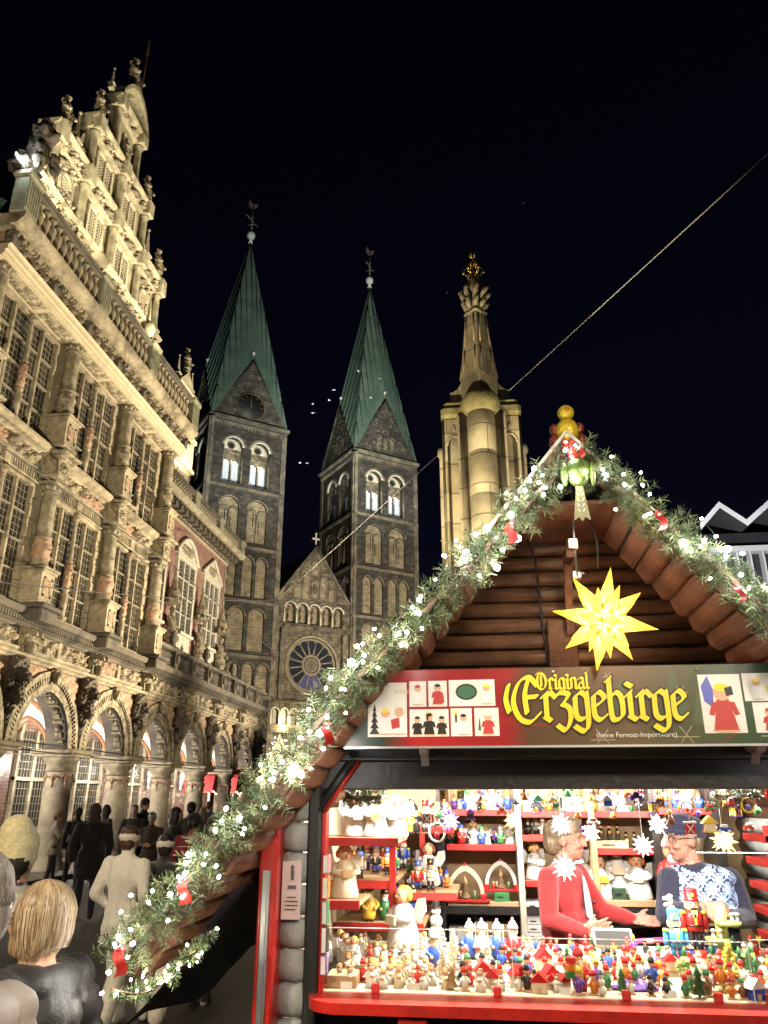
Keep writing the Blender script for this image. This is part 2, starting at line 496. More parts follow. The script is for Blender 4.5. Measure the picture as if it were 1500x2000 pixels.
# ------------------------------------------------------------------ shared materials
STONE = mat('sandstone', (.43, .36, .24), .8, var=.35, scale=2.5, bump=.5, bscale=14, dark=(.075, .06, .042), dscale=1.7, damt=.5)
STONE2 = mat('sandstone_carved', (.46, .385, .255), .8, var=.45, scale=7, bump=.5, bscale=22, dark=(.05, .038, .026), dscale=4.5, damt=.62)
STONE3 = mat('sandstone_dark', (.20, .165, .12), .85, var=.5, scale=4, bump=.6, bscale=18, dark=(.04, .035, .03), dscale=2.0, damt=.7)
SRED = mat('red_carved_stone', (.36, .19, .125), .8, var=.55, scale=6, bump=.4, bscale=18, dark=(.40, .33, .22), dscale=5, damt=.5)
GREENF = mat('green_fluting', (.16, .19, .12), .8, var=.3, scale=6)
GLASS = mat('leaded_glass', (.030, .028, .024), .16, var=.5, scale=1.6, spec=.8)
GLASS2 = mat('leaded_glass_grey', (.055, .05, .04), .22, var=.6, scale=1.1, spec=.8)
LEAD = mat('lead_bars', (.26, .22, .155), .6)
IRON = mat('wrought_iron', (.03, .028, .026), .55, metal=.6)
PLASTER = mat('vault_plaster', (.82, .80, .75), .85, var=.08, scale=1.5)
RIBP = mat('vault_rib_paint', (.50, .24, .12), .7, var=.25, scale=5)
BRICKT = brick_mat('glazed_arcade_brick', (.17, .085, .06), (.26, .14, .10), (.30, .26, .22), .30, .10, .012, .5, .7, 'XZ', .45, glaze=.18)
BRICKW = brick_mat('wing_red_brick', (.36, .15, .11), (.46, .22, .16), (.50, .44, .36), .30, .095, .012, .7, .6, 'XZ', .35)
COPPER = mat('green_copper_roof', (.10, .20, .15), .6, var=.4, scale=2)
GOLD = mat('gilding', (.75, .52, .16), .32, metal=.9)

# ------------------------------------------------------------------ ground
GROUND = mat('wet_asphalt', (.045, .040, .036), .55, var=.5, scale=1.2, bump=.35, bscale=40, dark=(.02, .018, .017), dscale=.35, damt=.5)
g = MB(); g.add([(-600, -300, 0), (600, -300, 0), (600, 900, 0), (-600, 900, 0)], [(0, 1, 2, 3)])
tag(g.build('ground', GROUND), kind='structure')
PAVE = brick_mat('arcade_paving', (.14, .12, .10), (.19, .16, .13), (.06, .05, .045), .6, .6, .015, .6, .4, 'XY', .3)

# ------------------------------------------------------------------ town hall
TH = thing('town_hall', 'floodlit sandstone town hall with arcade, tall leaded windows and stepped ornate gable', 'building', (-11.75, 21.9, 0), R(90))
S = 3.7
def part(name, m, mats, parent=TH, loc=None, rot=None, label=None):
    o = m.build(name, mats, parent, loc, rot)
    if label: o['label'] = label
    return o

# --- arcade columns
shaft = MB(); shaft.lathe([(.50, 0), (.50, .18), (.44, .20), (.46, .30), (.40, .36), (.385, .5), (.375, 1.4), (.345, 2.55), (.345, 2.70)], 28)
shaft_me = shaft.data('column_shaft', mat('pale_column_stone', (.44, .37, .26), .75, var=.25, scale=3, bump=.3, bscale=20, dark=(.16, .13, .09), dscale=1.6, damt=.35))
capm = MB(); capm.lathe([(.35, 2.68), (.40, 2.72), (.40, 2.76), (.36, 2.78), (.37, 2.86), (.44, 2.95), (.50, 3.03), (.50, 3.08)], 28)
capm.box(-.58, .58, -.58, .58, 3.08, 3.16, bev=.02); capm.box(-.64, .64, -.64, .64, 3.17, 3.29, bev=.03)
cap_me = capm.data('capital', STONE)
shd = MB()
for k in range(6):      # carved pendant under the neck
    a = PI * 2 * k / 6
    shd.ball((.36 * math.cos(a), .36 * math.sin(a), 2.52), (.06, .06, .10), 8, 6); shd.ball((.355 * math.cos(a), .355 * math.sin(a), 2.36), (.04, .04, .09), 8, 6)
    shd.tube([(.365 * math.cos(a + d), .365 * math.sin(a + d), 2.62 - abs(d) * .2) for d in (-.4, -.2, 0, .2, .4)], .03, 6)
shd_me = shd.data('carved_collar', SRED)
lion = sculpt('lion_console', [ell((0, -.10, .15), (.24, .26, .30)), ell((0, -.34, .12), (.15, .15, .17)), ell((0, -.47, .04), (.09, .09, .09)),
    ell((-.09, -.44, .17), (.05, .05, .05)), ell((.09, -.44, .17), (.05, .05, .05)), ell((0, -.12, .46), (.26, .24, .16)), ell((-.22, -.2, .40), (.11, .12, .13)), ell((.22, -.2, .40), (.11, .12, .13)),
    ell((-.2, -.12, -.02), (.12, .14, .2)), ell((.2, -.12, -.02), (.12, .14, .2)), ell((0, -.22, -.26), (.17, .18, .22)), ell((0, -.30, -.44), (.10, .12, .16)), ell((0, -.12, -.62), (.13, .12, .2)),
    ell((-.14, -.1, -.5), (.07, .09, .14)), ell((.14, -.1, -.5), (.07, .09, .14)), ell((0, -.05, -.9), (.10, .08, .14)), ell((0, -.36, -.05), (.14, .06, .05))], [STONE3], .024, 0, .075, 15)
scroll = MB()
for k, (r, t) in enumerate(((.20, .05), (.12, .045))):
    pts = [(0, -.20 - (r * (1 - .10 * a)) * math.cos(a), .22 + (r * (1 - .10 * a)) * math.sin(a)) for a in [i * .35 for i in range(int(14 - k * 3))]]
    for xx in (-.13, .13): scroll.tube([(xx, p[1], p[2]) for p in pts], t, 6)
scroll.ball((0, -.12, .2), (.12, .16, .2), 10, 8); scroll.ball((0, -.22, -.05), (.11, .14, .16), 10, 8); scroll.box(-.2, .2, -.12, .05, -.15, .45)
scroll_me = scroll.data('scroll_console', STONE2)
keyst = sculpt('keystone_head', [ell((0, -.08, 0), (.11, .13, .16)), ell((0, -.16, .04), (.07, .08, .08)), ell((0, -.1, .14), (.13, .10, .07)), ell((0, -.1, -.14), (.08, .08, .08))], [STONE2], .025, 1, .03, 14)

def archivolt():
    m = MB()
    hw, zs = 1.30, 3.29
    for ro, ri, y0, y1, mi in ((1.80, 1.66, -.10, .02, 0), (1.66, 1.50, -.05, .02, 0), (1.50, 1.30, -.08, .02, 0)):
        n = 22; A = arch_pts(0, ro, zs, .10, n); B = arch_pts(0, ri, zs, .10, n)
        vs = [(a[0], y0, a[1]) for a in A] + [(b[0], y0, b[1]) for b in B] + [(a[0], y1, a[1]) for a in A] + [(b[0], y1, b[1]) for b in B]
        k = n + 1; F = []
        for i in range(n):
            F += [(i, i + 1, k + i + 1, k + i), (i, 2 * k + i, 2 * k + i + 1, i + 1), (k + i, k + i + 1, 3 * k + i + 1, 3 * k + i)]
        m.add(vs, F, mi)
    A = arch_pts(0, 1.60, zs, .10, 44)
    for i in range(1, 44):      # dentils
        x, z = A[i]; t = math.atan2(A[i + 1][1] - A[i - 1][1], A[i + 1][0] - A[i - 1][0])
        m.cbox((x, -.07, z), (.055, .07, .12), 0, 0, (0, -t, 0))
    # carved soffit with bosses
    n = 22; A = arch_pts(0, 1.30, zs, .10, n)
    m.add([(a[0], -.06, a[1]) for a in A] + [(a[0], .62, a[1]) for a in A], [(i, i + 1, n + 2 + i, n + 1 + i) for i in range(n)], 1)
    A = arch_pts(0, 1.275, zs, .10, 22)
    for i in range(1, 22):
        x, z = A[i]; t = math.atan2(A[i + 1][1] - A[i - 1][1], A[i + 1][0] - A[i - 1][0])
        if i % 3 == 1: m.ball((x, .2, z), (.09, .09, .09), 8, 6)
        elif i % 3 == 2: m.cbox((x, .2, z), (.16, .22, .06), 0, .02, (0, -t, 0))
        else: m.cbox((x, .2, z), (.09, .30, .05), 0, .02, (0, -t, 0))
    m.M = None
    return m.data('archivolt', [STONE2, STONE3])
av_me = archivolt()
def spandrel():
    m = MB(); vs = []; F = []; nx, ny = 56, 14
    for i in range(nx + 1):
        x = -S / 2 + S * i / nx
        # extrados at x measured from the arch centre
        r = 1.80 * 1.10; c = r - 1.80; ax = abs(x)
        ze = 3.29 + math.sqrt(max(0, r * r - (ax + c) ** 2)) if ax < 1.80 else 3.29
        ze = min(ze, 5.24)
        for j in range(ny + 1):
            z = ze + (5.32 - ze) * j / ny
            e = min(1, (z - ze) / .12, (5.32 - z) / .1)
            h = noise.fractal(Vector((x * 3.3, z * 3.3, 4.2)), .9, 2.1, 4) * .5 + .35 * max(0, math.cos(math.hypot(ax - 1.5, z - 4.7) * 16))
            vs.append((x, -max(-.02, h * .11) * max(0, e) , z))
    for i in range(nx):
        for j in range(ny):
            a = i * (ny + 1) + j; F.append((a, a + ny + 1, a + ny + 2, a + 1))
    m.add(vs, F, 0, True)
    # back side of the arch wall
    m2 = m; m2.arch_wall(-S / 2, S / 2, 3.29, 5.5, 0, 1.30, 3.29, 3.29, .62, .60, 1, .10, 22)
    return m.data('spandrel', [SRED, PLASTER])
sp_me = spandrel()
NB0, NB1 = -2, 5          # arcade bays; bay k runs from column k to k+1 (column 0 at x=-3.7)
px_ = lambda k: S * (k - 1)
def vault(k):
    m = MB(); x0, x1 = px_(k), px_(k + 1); y0, y1 = .55, 2.45; n = 18
    cx, hx = (x0 + x1) / 2, S / 2; cy, hy = (y0 + y1) / 2, (y1 - y0) / 2
    vs = []
    for j in range(n + 1):
        for i in range(n + 1):
            u = -1 + 2 * i / n; v = -1 + 2 * j / n
            za = 1.62 * math.sqrt(max(0, 1 - abs(u) ** 2.2)); zb = 1.62 * math.sqrt(max(0, 1 - abs(v) ** 2.2))
            vs.append((cx + u * hx, cy + v * hy, 3.2 + max(za, zb)))
    m.add(vs, [(j * (n + 1) + i, (j + 1) * (n + 1) + i, (j + 1) * (n + 1) + i + 1, j * (n + 1) + i + 1) for j in range(n) for i in range(n)], 0, True)
    return m, cx, hx, cy, hy
for k in range(NB0, NB1 + 2):
    x = px_(k)
    if k <= 6:
        c = inst('column', shaft_me, TH, (x, .35, 0)); inst('capital', cap_me, c); inst('carved_collar', shd_me, c)
        inst('lion_console', lion, TH, (x, -.02, 4.75)); inst('scroll_console', scroll_me, TH, (x, -.22, 5.62))
for k in range(NB0, NB1 + 1):
    x = px_(k) + S / 2
    inst('archivolt', av_me, TH, (x, 0, 0)); inst('spandrel', sp_me, TH, (x, 0, 0)); inst('keystone_head', keyst, TH, (x, -.1, 5.12))
    m, cx, hx, cy, hy = vault(k)
    vo = m.build('vault', PLASTER, TH)
    rb = MB()
    for sx in (-1, 1):
        pts = []
        for i in range(15):
            u = -1 + 2 * i / 14
            pts.append((cx + u * hx, cy + sx * u * hy, 3.17 + 1.62 * math.sqrt(max(0, 1 - abs(u) ** 2.2))))
        rb.tube(pts, .075, 6)
    pts = [(px_(k), .55 + 1.9 * i / 12, 3.15 + 1.62 * math.sqrt(max(0, 1 - abs(-1 + i / 6) ** 2.2))) for i in range(13)]
    rb.tube(pts, .11, 6)
    rb.build('vault_rib', RIBP, vo)
    cb = MB(); cb.ball((px_(k), 2.36, 3.0), (.18, .16, .2), 10, 8); cb.ball((px_(k), 2.38, 2.75), (.13, .12, .22), 10, 8); cb.ball((px_(k), 2.40, 2.48), (.08, .08, .14), 8, 6)
    cb.build('corbel', PLASTER, TH)
# arcade back wall, floor, ground floor windows
w = MB(); w.box(px_(NB0) - .6, 18.9, 2.45, 2.75, 0, 6.3)
AW = part('arcade_wall', w, BRICKT)
fl = MB(); fl.box(px_(NB0) - .6, 18.9, -.9, 2.45, 0, .12); part('arcade_floor', fl, PAVE)
gw = MB()
for xa, xb in ((-.98, -.86), (.86, .98), (-.06, .06)): gw.box(xa, xb, -.10, .0, 0, 2.85)
gw.box(-.98, .98, -.11, .0, 1.35, 1.45); gw.box(-1.05, 1.05, -.18, 0, -.14, 0)
A = arch_pts(0, 1.0, 2.75, 0, 12); B = arch_pts(0, .86, 2.75, 0, 12)
for i in range(12):
    a, b, c, d = A[i], A[i + 1], B[i + 1], B[i]
    q = lambda p: p[1] if p[1] < 3.18 else 3.18 + (p[1] - 3.18) * .3
    gw.add([(p[0], y, q(p)) for y in (-.12, 0) for p in (a, b, c, d)], [(0, 1, 2, 3), (0, 4, 5, 1), (2, 6, 7, 3)])
gw_me = gw.data('stone_frame', STONE)
gp = MB(); gp.box(-.40, .40, -.02, -.005, 0, 1.33)
gp_me = gp.data('pane', GLASS)
gl = MB()
for i in range(1, 5): gl.box(-.40 + .16 * i - .006, -.40 + .16 * i + .006, -.03, -.018, 0, 1.33)
for i in range(1, 6): gl.box(-.40, .40, -.03, -.018, .22 * i - .006, .22 * i + .006)
gl_me = gl.data('lead_lattice', LEAD)
for k in range(NB0, NB1 + 1):
    for dx in (0.15,):
        wn_ = inst('window', gw_me, TH, (px_(k) + S / 2 + dx, 2.45, 1.15))
        for sx in (-.46, .46):
            for zz in (.02, 1.47):
                p = inst('pane', gp_me, wn_, (sx, 0, zz)); inst('lead_lattice', gl_me, wn_, (sx, 0, zz))
tr = MB()
for z in (3.34, 3.14): tr.tube([(px_(NB0), -.05, z), (18.5, -.05, z)], .018, 6)
part('tie_rod', tr, IRON)
for k in range(NB0, NB1 + 1):
    t = MB(); t.tube([(px_(k), .3, 3.32), (px_(k), 2.45, 3.32)], .022, 6); part('tie_rod', t, IRON)
    t = MB(); t.M = Matrix.Translation((px_(k), 0, 0)) @ Matrix.Rotation(R(90), 4, 'Z')
    for yy in (-.14, .14): t.arch_wall(.58, 2.45, 3.2, 5.0, 1.52, .74, 3.2, 3.25, yy, 0, 0, .35, 14)
    to = part('transverse_arch', t, PLASTER)
    t2 = MB(); t2.M = t.M
    for yy in (-.15, .15): t2.tube([(a[0], yy, a[1]) for a in arch_pts(1.52, .74, 3.25, .35, 14)], .05, 6)
    t2.build('arch_edge', RIBP, to)
    point((-11.75 - 1.50, 21.9 + px_(k) + S / 2, 3.0), 240, (1, .95, .86), .12)
# end pier of the arcade
ep = MB(); ep.box(18.5, 19.0, 0, .62, 3.29, 5.5); ep.box(18.55, 19.0, .0, 2.45, 5.0, 5.5); part('end_pier', ep, STONE)

# --- string course, carved frieze and sill of the first floor
m = MB(); prof = [(.6, 5.30), (-.10, 5.30), (-.13, 5.36), (-.20, 5.40), (-.20, 5.46), (-.28, 5.50), (-.28, 5.56), (.6, 5.56)]
m.profile(prof, px_(NB0) - .5, 19.1); part('string_course', m, STONE)
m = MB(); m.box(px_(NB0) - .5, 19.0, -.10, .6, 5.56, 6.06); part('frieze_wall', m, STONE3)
REL = [relief(1.5, .46, .16, s, 84, 26).data('relief_panel', STONE2) for s in (1, 2, 3)]
REL.append(relief(1.5, .46, .15, 4, 84, 26).data('relief_panel', SRED))
for k in range(NB0, NB1 + 1):
    for j in (0, 1):
        inst('relief_panel', REL[(k * 2 + j * 3 + 5) % (4 if k < 3 else 3)], TH, (px_(k) + .25 + j * 1.72, -.10, 5.58))
    pm = MB(); pm.box(px_(k) + 1.77, px_(k) + 1.95, -.17, -.10, 5.57, 6.05, bev=.02); part('frieze_pilaster', pm, STONE)
m = MB(); prof = [(.6, 6.06), (-.16, 6.06), (-.20, 6.12), (-.30, 6.16), (-.30, 6.30), (-.46, 6.34), (-.50, 6.42), (-.50, 6.50), (.6, 6.50)]
m.profile(prof, px_(NB0) - .6, 19.15)
for k in range(int((19.1 - px_(NB0)) / .12)):
    m.box(px_(NB0) + k * .12, px_(NB0) + k * .12 + .06, -.40, -.28, 6.17, 6.29)
for k in range(-1, 3): m.box(px_(k) - .42, px_(k) + .42, -.80, -.2, 6.20, 6.52, bev=.04); m.box(px_(k) - .48, px_(k) + .48, -.88, -.2, 6.53, 6.64, bev=.03)
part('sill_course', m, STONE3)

# --- central block of three bays, two storeys of tall windows
colm = MB(); colm.lathe([(.27, 0), (.27, .08), (.22, .12), (.24, .20), (.20, .24)], 20)
colm.lathe([(.215, .78), (.235, .82), (.235, .86), (.20, .90), (.205, 1.2), (.19, 2.05), (.17, 2.1), (.20, 2.14), (.20, 2.18)], 20)
colm.lathe([(.175, 2.18), (.20, 2.26), (.27, 2.36)], 20); colm.box(-.28, .28, -.28, .28, 2.36, 2.44, bev=.02)
for k in range(8):
    a = 2 * PI * k / 8; colm.ball((.22 * math.cos(a), .22 * math.sin(a), 2.29), (.055, .055, .09), 6, 5)
col_me = colm.data('half_column', mat('facade_column_stone', (.40, .345, .23), .75, var=.3, scale=3, bump=.4, bscale=16, dark=(.12, .10, .07), dscale=2.5, damt=.5))
drum = MB(); vs = []; n, mz = 40, 16
for j in range(mz + 1):
    for i in range(n):
        a = 2 * PI * i / n; z = .22 + .56 * j / mz
        h = .225 + .045 * max(0, noise.fractal(Vector((math.cos(a) * 1.6, math.sin(a) * 1.6, z * 5)), .9, 2.1, 3) + .25) * (1 if 0 < j < mz else 0)
        vs.append((h * math.cos(a), h * math.sin(a), z))
drum.add(vs, [(j * n + i, j * n + (i + 1) % n, (j + 1) * n + (i + 1) % n, (j + 1) * n + i) for j in range(mz) for i in range(n)], 0, True)
drum_me = drum.data('carved_drum', SRED)
drum2_me = drum_me.copy(); drum2_me.materials.clear(); drum2_me.materials.append(STONE2)
ped = MB(); ped.box(-.36, .36, -.34, .5, 0, .10, bev=.02); ped.box(-.31, .31, -.30, .5, .10, .86); ped.box(-.36, .36, -.36, .5, .86, .93, bev=.02); ped.box(-.40, .40, -.40, .5, .93, 1.0, bev=.02)
ped.box(-.20, -.12, -.325, -.30, .22, .74); ped.box(.12, .20, -.325, -.30, .22, .74); ped.box(-.2, .2, -.325, -.30, .22, .28); ped.box(-.2, .2, -.325, -.30, .68, .74)
ped.M = Matrix.Rotation(R(90), 4, 'Z')
for sy in (-.325, .30): ped.box(-.2, .2, sy, sy + .025, .2, .26); ped.box(-.2, .2, sy, sy + .025, .7, .76)
ped.M = None
ped_me = ped.data('pedestal', STONE)
prel = relief(.4, .5, .05, 9, 20, 24).data('relief_panel', SRED)
ent_blk = MB(); ent_blk.box(-.34, .34, -.42, .3, 0, .10, bev=.02); ent_blk.box(-.30, .30, -.36, .3, .10, .56); ent_blk.box(-.38, .38, -.48, .3, .56, .66, bev=.03)
ent_blk.box(-.46, .46, -.62, .3, .66, .76, bev=.03); ent_blk.ball((0, -.38, .33), (.10, .06, .10), 10, 8)
for k in range(10):
    a = 2 * PI * k / 10; ent_blk.ball((.15 * math.cos(a), -.38, .33 + .15 * math.sin(a)), .035, 6, 5)
ent_me = ent_blk.data('entablature_block', STONE2)
# window units
WH = {0: (6.69, 9.86), 1: (11.15, 14.32)}
def colonette():
    m = MB(); m.box(-.10, .10, -.10, .10, 0, .12, bev=.02); m.lathe([(.07, .12), (.09, .5), (.10, .78), (.06, .82), (.10, .88), (.10, .92), (.06, .96)], 12)
    m.lathe([(.065, .96), (.085, 1.1), (.075, 1.3), (.09, 1.45), (.07, 1.7), (.09, 1.74), (.065, 1.78), (.068, 2.0), (.055, 2.92), (.08, 2.95)], 12, mi=0)
    m.lathe([(.06, 2.95), (.08, 3.02), (.12, 3.12)], 12); m.box(-.12, .12, -.12, .12, 3.12, 3.17)
    return m
cn = colonette().data('colonette', STONE); 
cnr = MB(); cnr.lathe([(.10, .98), (.108, 1.1), (.09, 1.25), (.112, 1.45), (.095, 1.68)], 10)
for k in range(14): cnr.ball((.10 * math.cos(k * 1.9), .10 * math.sin(k * 1.9), 1.0 + k * .05), .035, 6, 5)
cnr_me = cnr.data('carved_sleeve', SRED)
def pane_mesh(w_, h_, name):
    a = MB(); a.box(-w_ / 2, w_ / 2, 0, .012, 0, h_)
    b = MB(); n = max(2, round(w_ / .16)); k = max(2, round(h_ / .21))
    for i in range(1, n): b.box(-w_ / 2 + w_ * i / n - .0045, -w_ / 2 + w_ * i / n + .0045, -.014, -.002, 0, h_)
    for i in range(1, k): b.box(-w_ / 2, w_ / 2, -.013, -.003, h_ * i / k - .0045, h_ * i / k + .0045)
    return a, b
pa, pb = pane_mesh(.66, .76, 'p')
pane_me = pa.data('pane', GLASS); pane2_me = pa.data('pane', GLASS2); latt_me = pb.data('lead_lattice', LEAD)
quo = MB(); quo.box(-.13, .13, -.05, .1, 0, .36, bev=.012); quo_me = quo.data('quoin', STONE)
quo2 = MB(); quo2.box(-.13, .13, -.03, .1, 0, .17, bev=.01); quo2_me = quo2.data('quoin', STONE)
for st in (0, 1):
    z0, z1 = WH[st]
    for k in range(-1, 2):
        xL, xR = px_(k) + .48, px_(k + 1) - .48; cx = (xL + xR) / 2
        fr = MB(); fr.box(xL - .02, xR + .02, -.05, .2, z1 - .02, z1 + .10, bev=.01); fr.box(xL - .05, xR + .05, -.12, .2, z0 - .12, z0, bev=.02)
        q4 = (xR - xL) / 4
        for j in (1, 3): fr.box(xL + q4 * j - .035, xL + q4 * j + .035, -.02, .16, z0, z1)
        wi = fr.build('window', STONE, TH)
        inst('colonette', cn, wi, (cx, -.06, z0)); inst('carved_sleeve', cnr_me, wi, (cx, -.06, z0))
        for zt in (z0 + .79, z0 + 1.58, z0 + 2.37):
            tb = MB(); tb.box(xL, xR, .02, .10, zt - .018, zt + .018); tb.build('transom', LEAD, wi)
        for j in range(4):
            for r in range(4):
                o = inst('pane', pane_me if random.random() < .8 else pane2_me, wi, (xL + q4 * (j + .5), .10, z0 + .015 + .79 * r), (random.uniform(-.012, .012), 0, random.uniform(-.012, .012)))
                inst('lead_lattice', latt_me, wi, (xL + q4 * (j + .5), .095, z0 + .015 + .79 * r))
        for side in (-1, 1):
            xx = px_(k) + .36 if side < 0 else px_(k + 1) - .36
            z = z0
            q = 0
            while z < z1 - .2:
                h = .37 if q % 2 == 0 else .18
                inst('quoin', quo_me if q % 2 == 0 else quo2_me, TH, (xx, 0, z)); z += h + .012; q += 1
    zb = 6.66 if st == 0 else 11.12
    for k in range(-1, 3):
        x = px_(k)
        p = inst('pedestal', ped_me, TH, (x, -.30, zb)); 
        for yy, rz in ((-.30, 0),): inst('relief_panel', prel, p, (-.2 if rz == 0 else -.34, -.305, .23))
        inst('relief_panel', prel, p, (.315, -.18, .23), R(90))
        c = inst('half_column', col_me, TH, (x, -.26, zb + 1.02)); inst('carved_drum', drum_me if st == 0 else drum2_me, c)
        bk = MB(); bk.box(x - .24, x + .24, 0, .3, zb, zb + 3.6); bk.build('pilaster', STONE, TH)
wl_ = MB()
for k in range(-1, 3): wl_.box(px_(k) - .5, px_(k) + .5, .06, .9, 6.4, 15.3)
wl_.box(px_(-1) - .3, px_(2) + .3, .10, .9, 9.9, 11.2); wl_.box(px_(-1) - .3, px_(2) + .3, .10, .9, 14.36, 15.5); wl_.box(px_(-1), px_(2), .2, .9, 6.4, 6.7)
wl_.box(px_(-1) + .2, px_(2) - .2, .45, .5, 6.5, 14.5); wl_.box(px_(2) + .30, px_(2) + .5, .1, 2.5, 6.4, 15.4); wl_.box(px_(-1) - .5, px_(-1) - .30, .1, 2.5, 6.4, 15.4)
part('block_wall', wl_, STONE)
# middle entablature
for k in range(-1, 2):
    xL, xR = px_(k) + .34, px_(k + 1) - .34; cx = (xL + xR) / 2
    e = MB(); e.box(xL, xR, -.10, .2, 9.96, 10.02, bev=.01); e.box(xL, xR, .0, .2, 10.02, 10.32, mi=1)
    n = 26
    for i in range(n):
        xx = xL + .06 + (xR - xL - .12) * (i + .5) / n
        if abs(xx - cx) > .14: e.box(xx - .022, xx + .022, -.05, .01, 10.04, 10.30)
    e.box(cx - .14, cx + .14, -.12, .1, 9.96, 10.36, bev=.02)
    e.box(xL, xR, -.12, .2, 10.32, 10.40, bev=.02); part('fluted_frieze', e, [STONE, GREENF])
    e = MB(); e.profile([(.2, 10.76), (-.12, 10.76), (-.18, 10.82), (-.30, 10.86), (-.42, 10.94), (-.42, 11.02), (.2, 11.14)], xL - .05, xR + .05); e.box(xL, xR, -.04, .2, 10.40, 10.77); part('ledge', e, STONE)
    for j in (0, 1):
        o = inst('relief_panel', REL[3 if (k + j) % 2 else 1], TH, (xL + .02 + j * 1.5, -.05, 10.41)); o.scale = (.98, 1, .76)
    mk = MB(); mk.ball((cx, -.2, 10.6), (.15, .16, .15), 10, 8); mk.ball((cx, -.26, 10.52), (.09, .10, .1), 10, 8); part('mask', mk, STONE2)
for k in range(-1, 3): inst('entablature_block', ent_me, TH, (px_(k), -.18, 10.20))
# top entablature: soffit, architrave, console frieze, cornice
xa, xb = px_(-1) - .45, px_(2) + .45
e = MB(); e.box(xa, xb, -.56, .3, 14.50, 14.56); e.profile([(.3, 14.56), (-.60, 14.56), (-.60, 14.66), (-.66, 14.68), (-.66, 14.80), (-.74, 14.84), (.3, 14.86)], xa, xb); part('architrave', e, mat('bright_sandstone', (.56, .48, .33), .8, var=.2, scale=3, bump=.3, bscale=18))
srel = relief(1.6, .42, .05, 12, 60, 16).data('soffit_panel', STONE2)
for k in range(-1, 2):
    for j in (0, 1):
        o = inst('soffit_panel', srel, TH, (px_(k) + .2 + 1.75 * j, -.06, 14.498), (R(90), 0, 0)); o.scale = (1, .8, 1)
e = MB(); e.box(xa + .05, xb - .05, -.52, .3, 14.86, 15.26); part('console_frieze', e, SRED)
fr_me = relief(1.2, .38, .15, 21, 70, 24).data('relief_panel', STONE2)
for i in range(9):
    inst('relief_panel', fr_me if i % 2 else REL[3], TH, (xa + .12 + i * 1.28, -.52, 14.88)).scale = (.85, 1, 1)
cons = MB(); cons.prism([(-.52, .36), (-.52, 0), (-.62, .02), (-.70, .10), (-.72, .20), (-.82, .26), (-.84, .36)], -.09, .09, axis='x'); cons.ball((0, -.70, .12), (.10, .09, .10), 8, 6)
cons_me = cons.data('console', STONE2)
vol = MB()
for sx in (-.12, .12): vol.tube([(sx, -.66 - .16 * (1 - .08 * a) * math.cos(a), .14 + .17 * (1 - .08 * a) * math.sin(a)) for a in [i * .4 for i in range(13)]], .05, 6)
vol.box(-.14, .14, -.74, -.5, -.06, .36); vol_me = vol.data('volute', STONE3)
for i in range(25):
    x = xa + .15 + i * (xb - xa - .3) / 24
    if i % 4 == 0: inst('volute', vol_me, TH, (x, -.02, 14.92))
    else: inst('console', cons_me, TH, (x, 0, 14.90))
e = MB(); e.profile([(.3, 15.26), (-.72, 15.26), (-.72, 15.32), (-.88, 15.34), (-.96, 15.44), (-1.04, 15.48), (-1.08, 15.58), (-1.08, 15.64), (.3, 15.64)], xa - .15, xb + .15)
for i in range(90): e.box(xa + i * (xb - xa) / 90, xa + (i + .5) * (xb - xa) / 90, -.80, -.70, 15.18, 15.28)
part('cornice', e, STONE)
e = MB()
for xe, sx in ((xa, -1), (xb, 1)): e.box(min(xe, xe + sx * .6) , max(xe, xe + sx * .6), -.4, 2.3, 15.30, 15.63)
part('cornice_return', e, STONE)
# balustrade
bal = MB(); bal.lathe([(.07, 0), (.09, .05), (.05, .10), (.11, .30), (.12, .42), (.05, .62), (.06, .70), (.09, .76), (.09, .82)], 12)
bal_me = bal.data('baluster', STONE)
def balustrade(x0, x1, y, z, step, peds, fluted=True, h=1.22):
    e = MB(); e.box(x0, x1, y - .12, y + .12, z, z + .14, bev=.02); e.box(x0, x1, y - .15, y + .15, z + h - .2, z + h - .07, bev=.02); e.box(x0, x1, y - .19, y + .19, z + h - .07, z + h, bev=.02)
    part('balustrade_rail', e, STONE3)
    n = int((x1 - x0) / step)
    for i in range(n):
        x = x0 + (i + .5) * (x1 - x0) / n
        if min([abs(x - p) for p in peds] + [9]) > .38: 
            o = inst('baluster', bal_me, TH, (x, y, z + .15)); o.scale = (1, 1, (h - .36) / .82)
    for p in peds:
        e = MB(); e.box(p - .30, p + .30, y - .2, y + .2, z, z + h - .02, bev=.02); e.box(p - .36, p + .36, y - .26, y + .26, z + h - .12, z + h + .06, bev=.03)
        if fluted:
            for j in range(6): e.box(p - .25 + j * .09, p - .21 + j * .09, y - .225, y - .2, z + .14, z + h - .2)
        part('balustrade_pedestal', e, mat('greenish_stone', (.30, .29, .20), .8, var=.35, scale=4, bump=.3))
PX = [xa + .1, px_(0), px_(1), xb - .1]
balustrade(xa - .05, xb + .05, -.82, 15.65, .30, PX)
orb = MB(); orb.lathe([(.16, 0), (.10, .08), (.12, .12), (.23, .24), (.28, .42), (.23, .60), (.10, .70), (.07, .76), (.09, .82), (.07, .95), (.03, 1.6), (0.001, 1.65)], 16)
orb_me = orb.data('ball_finial', mat('finial_stone', (.40, .34, .23), .7, var=.15, scale=4))  # ordinary stone tone of the ball finials
for p in (PX[1] - .4, PX[2] - .5): inst('ball_finial', orb_me, TH, (p, -.82, 16.85))
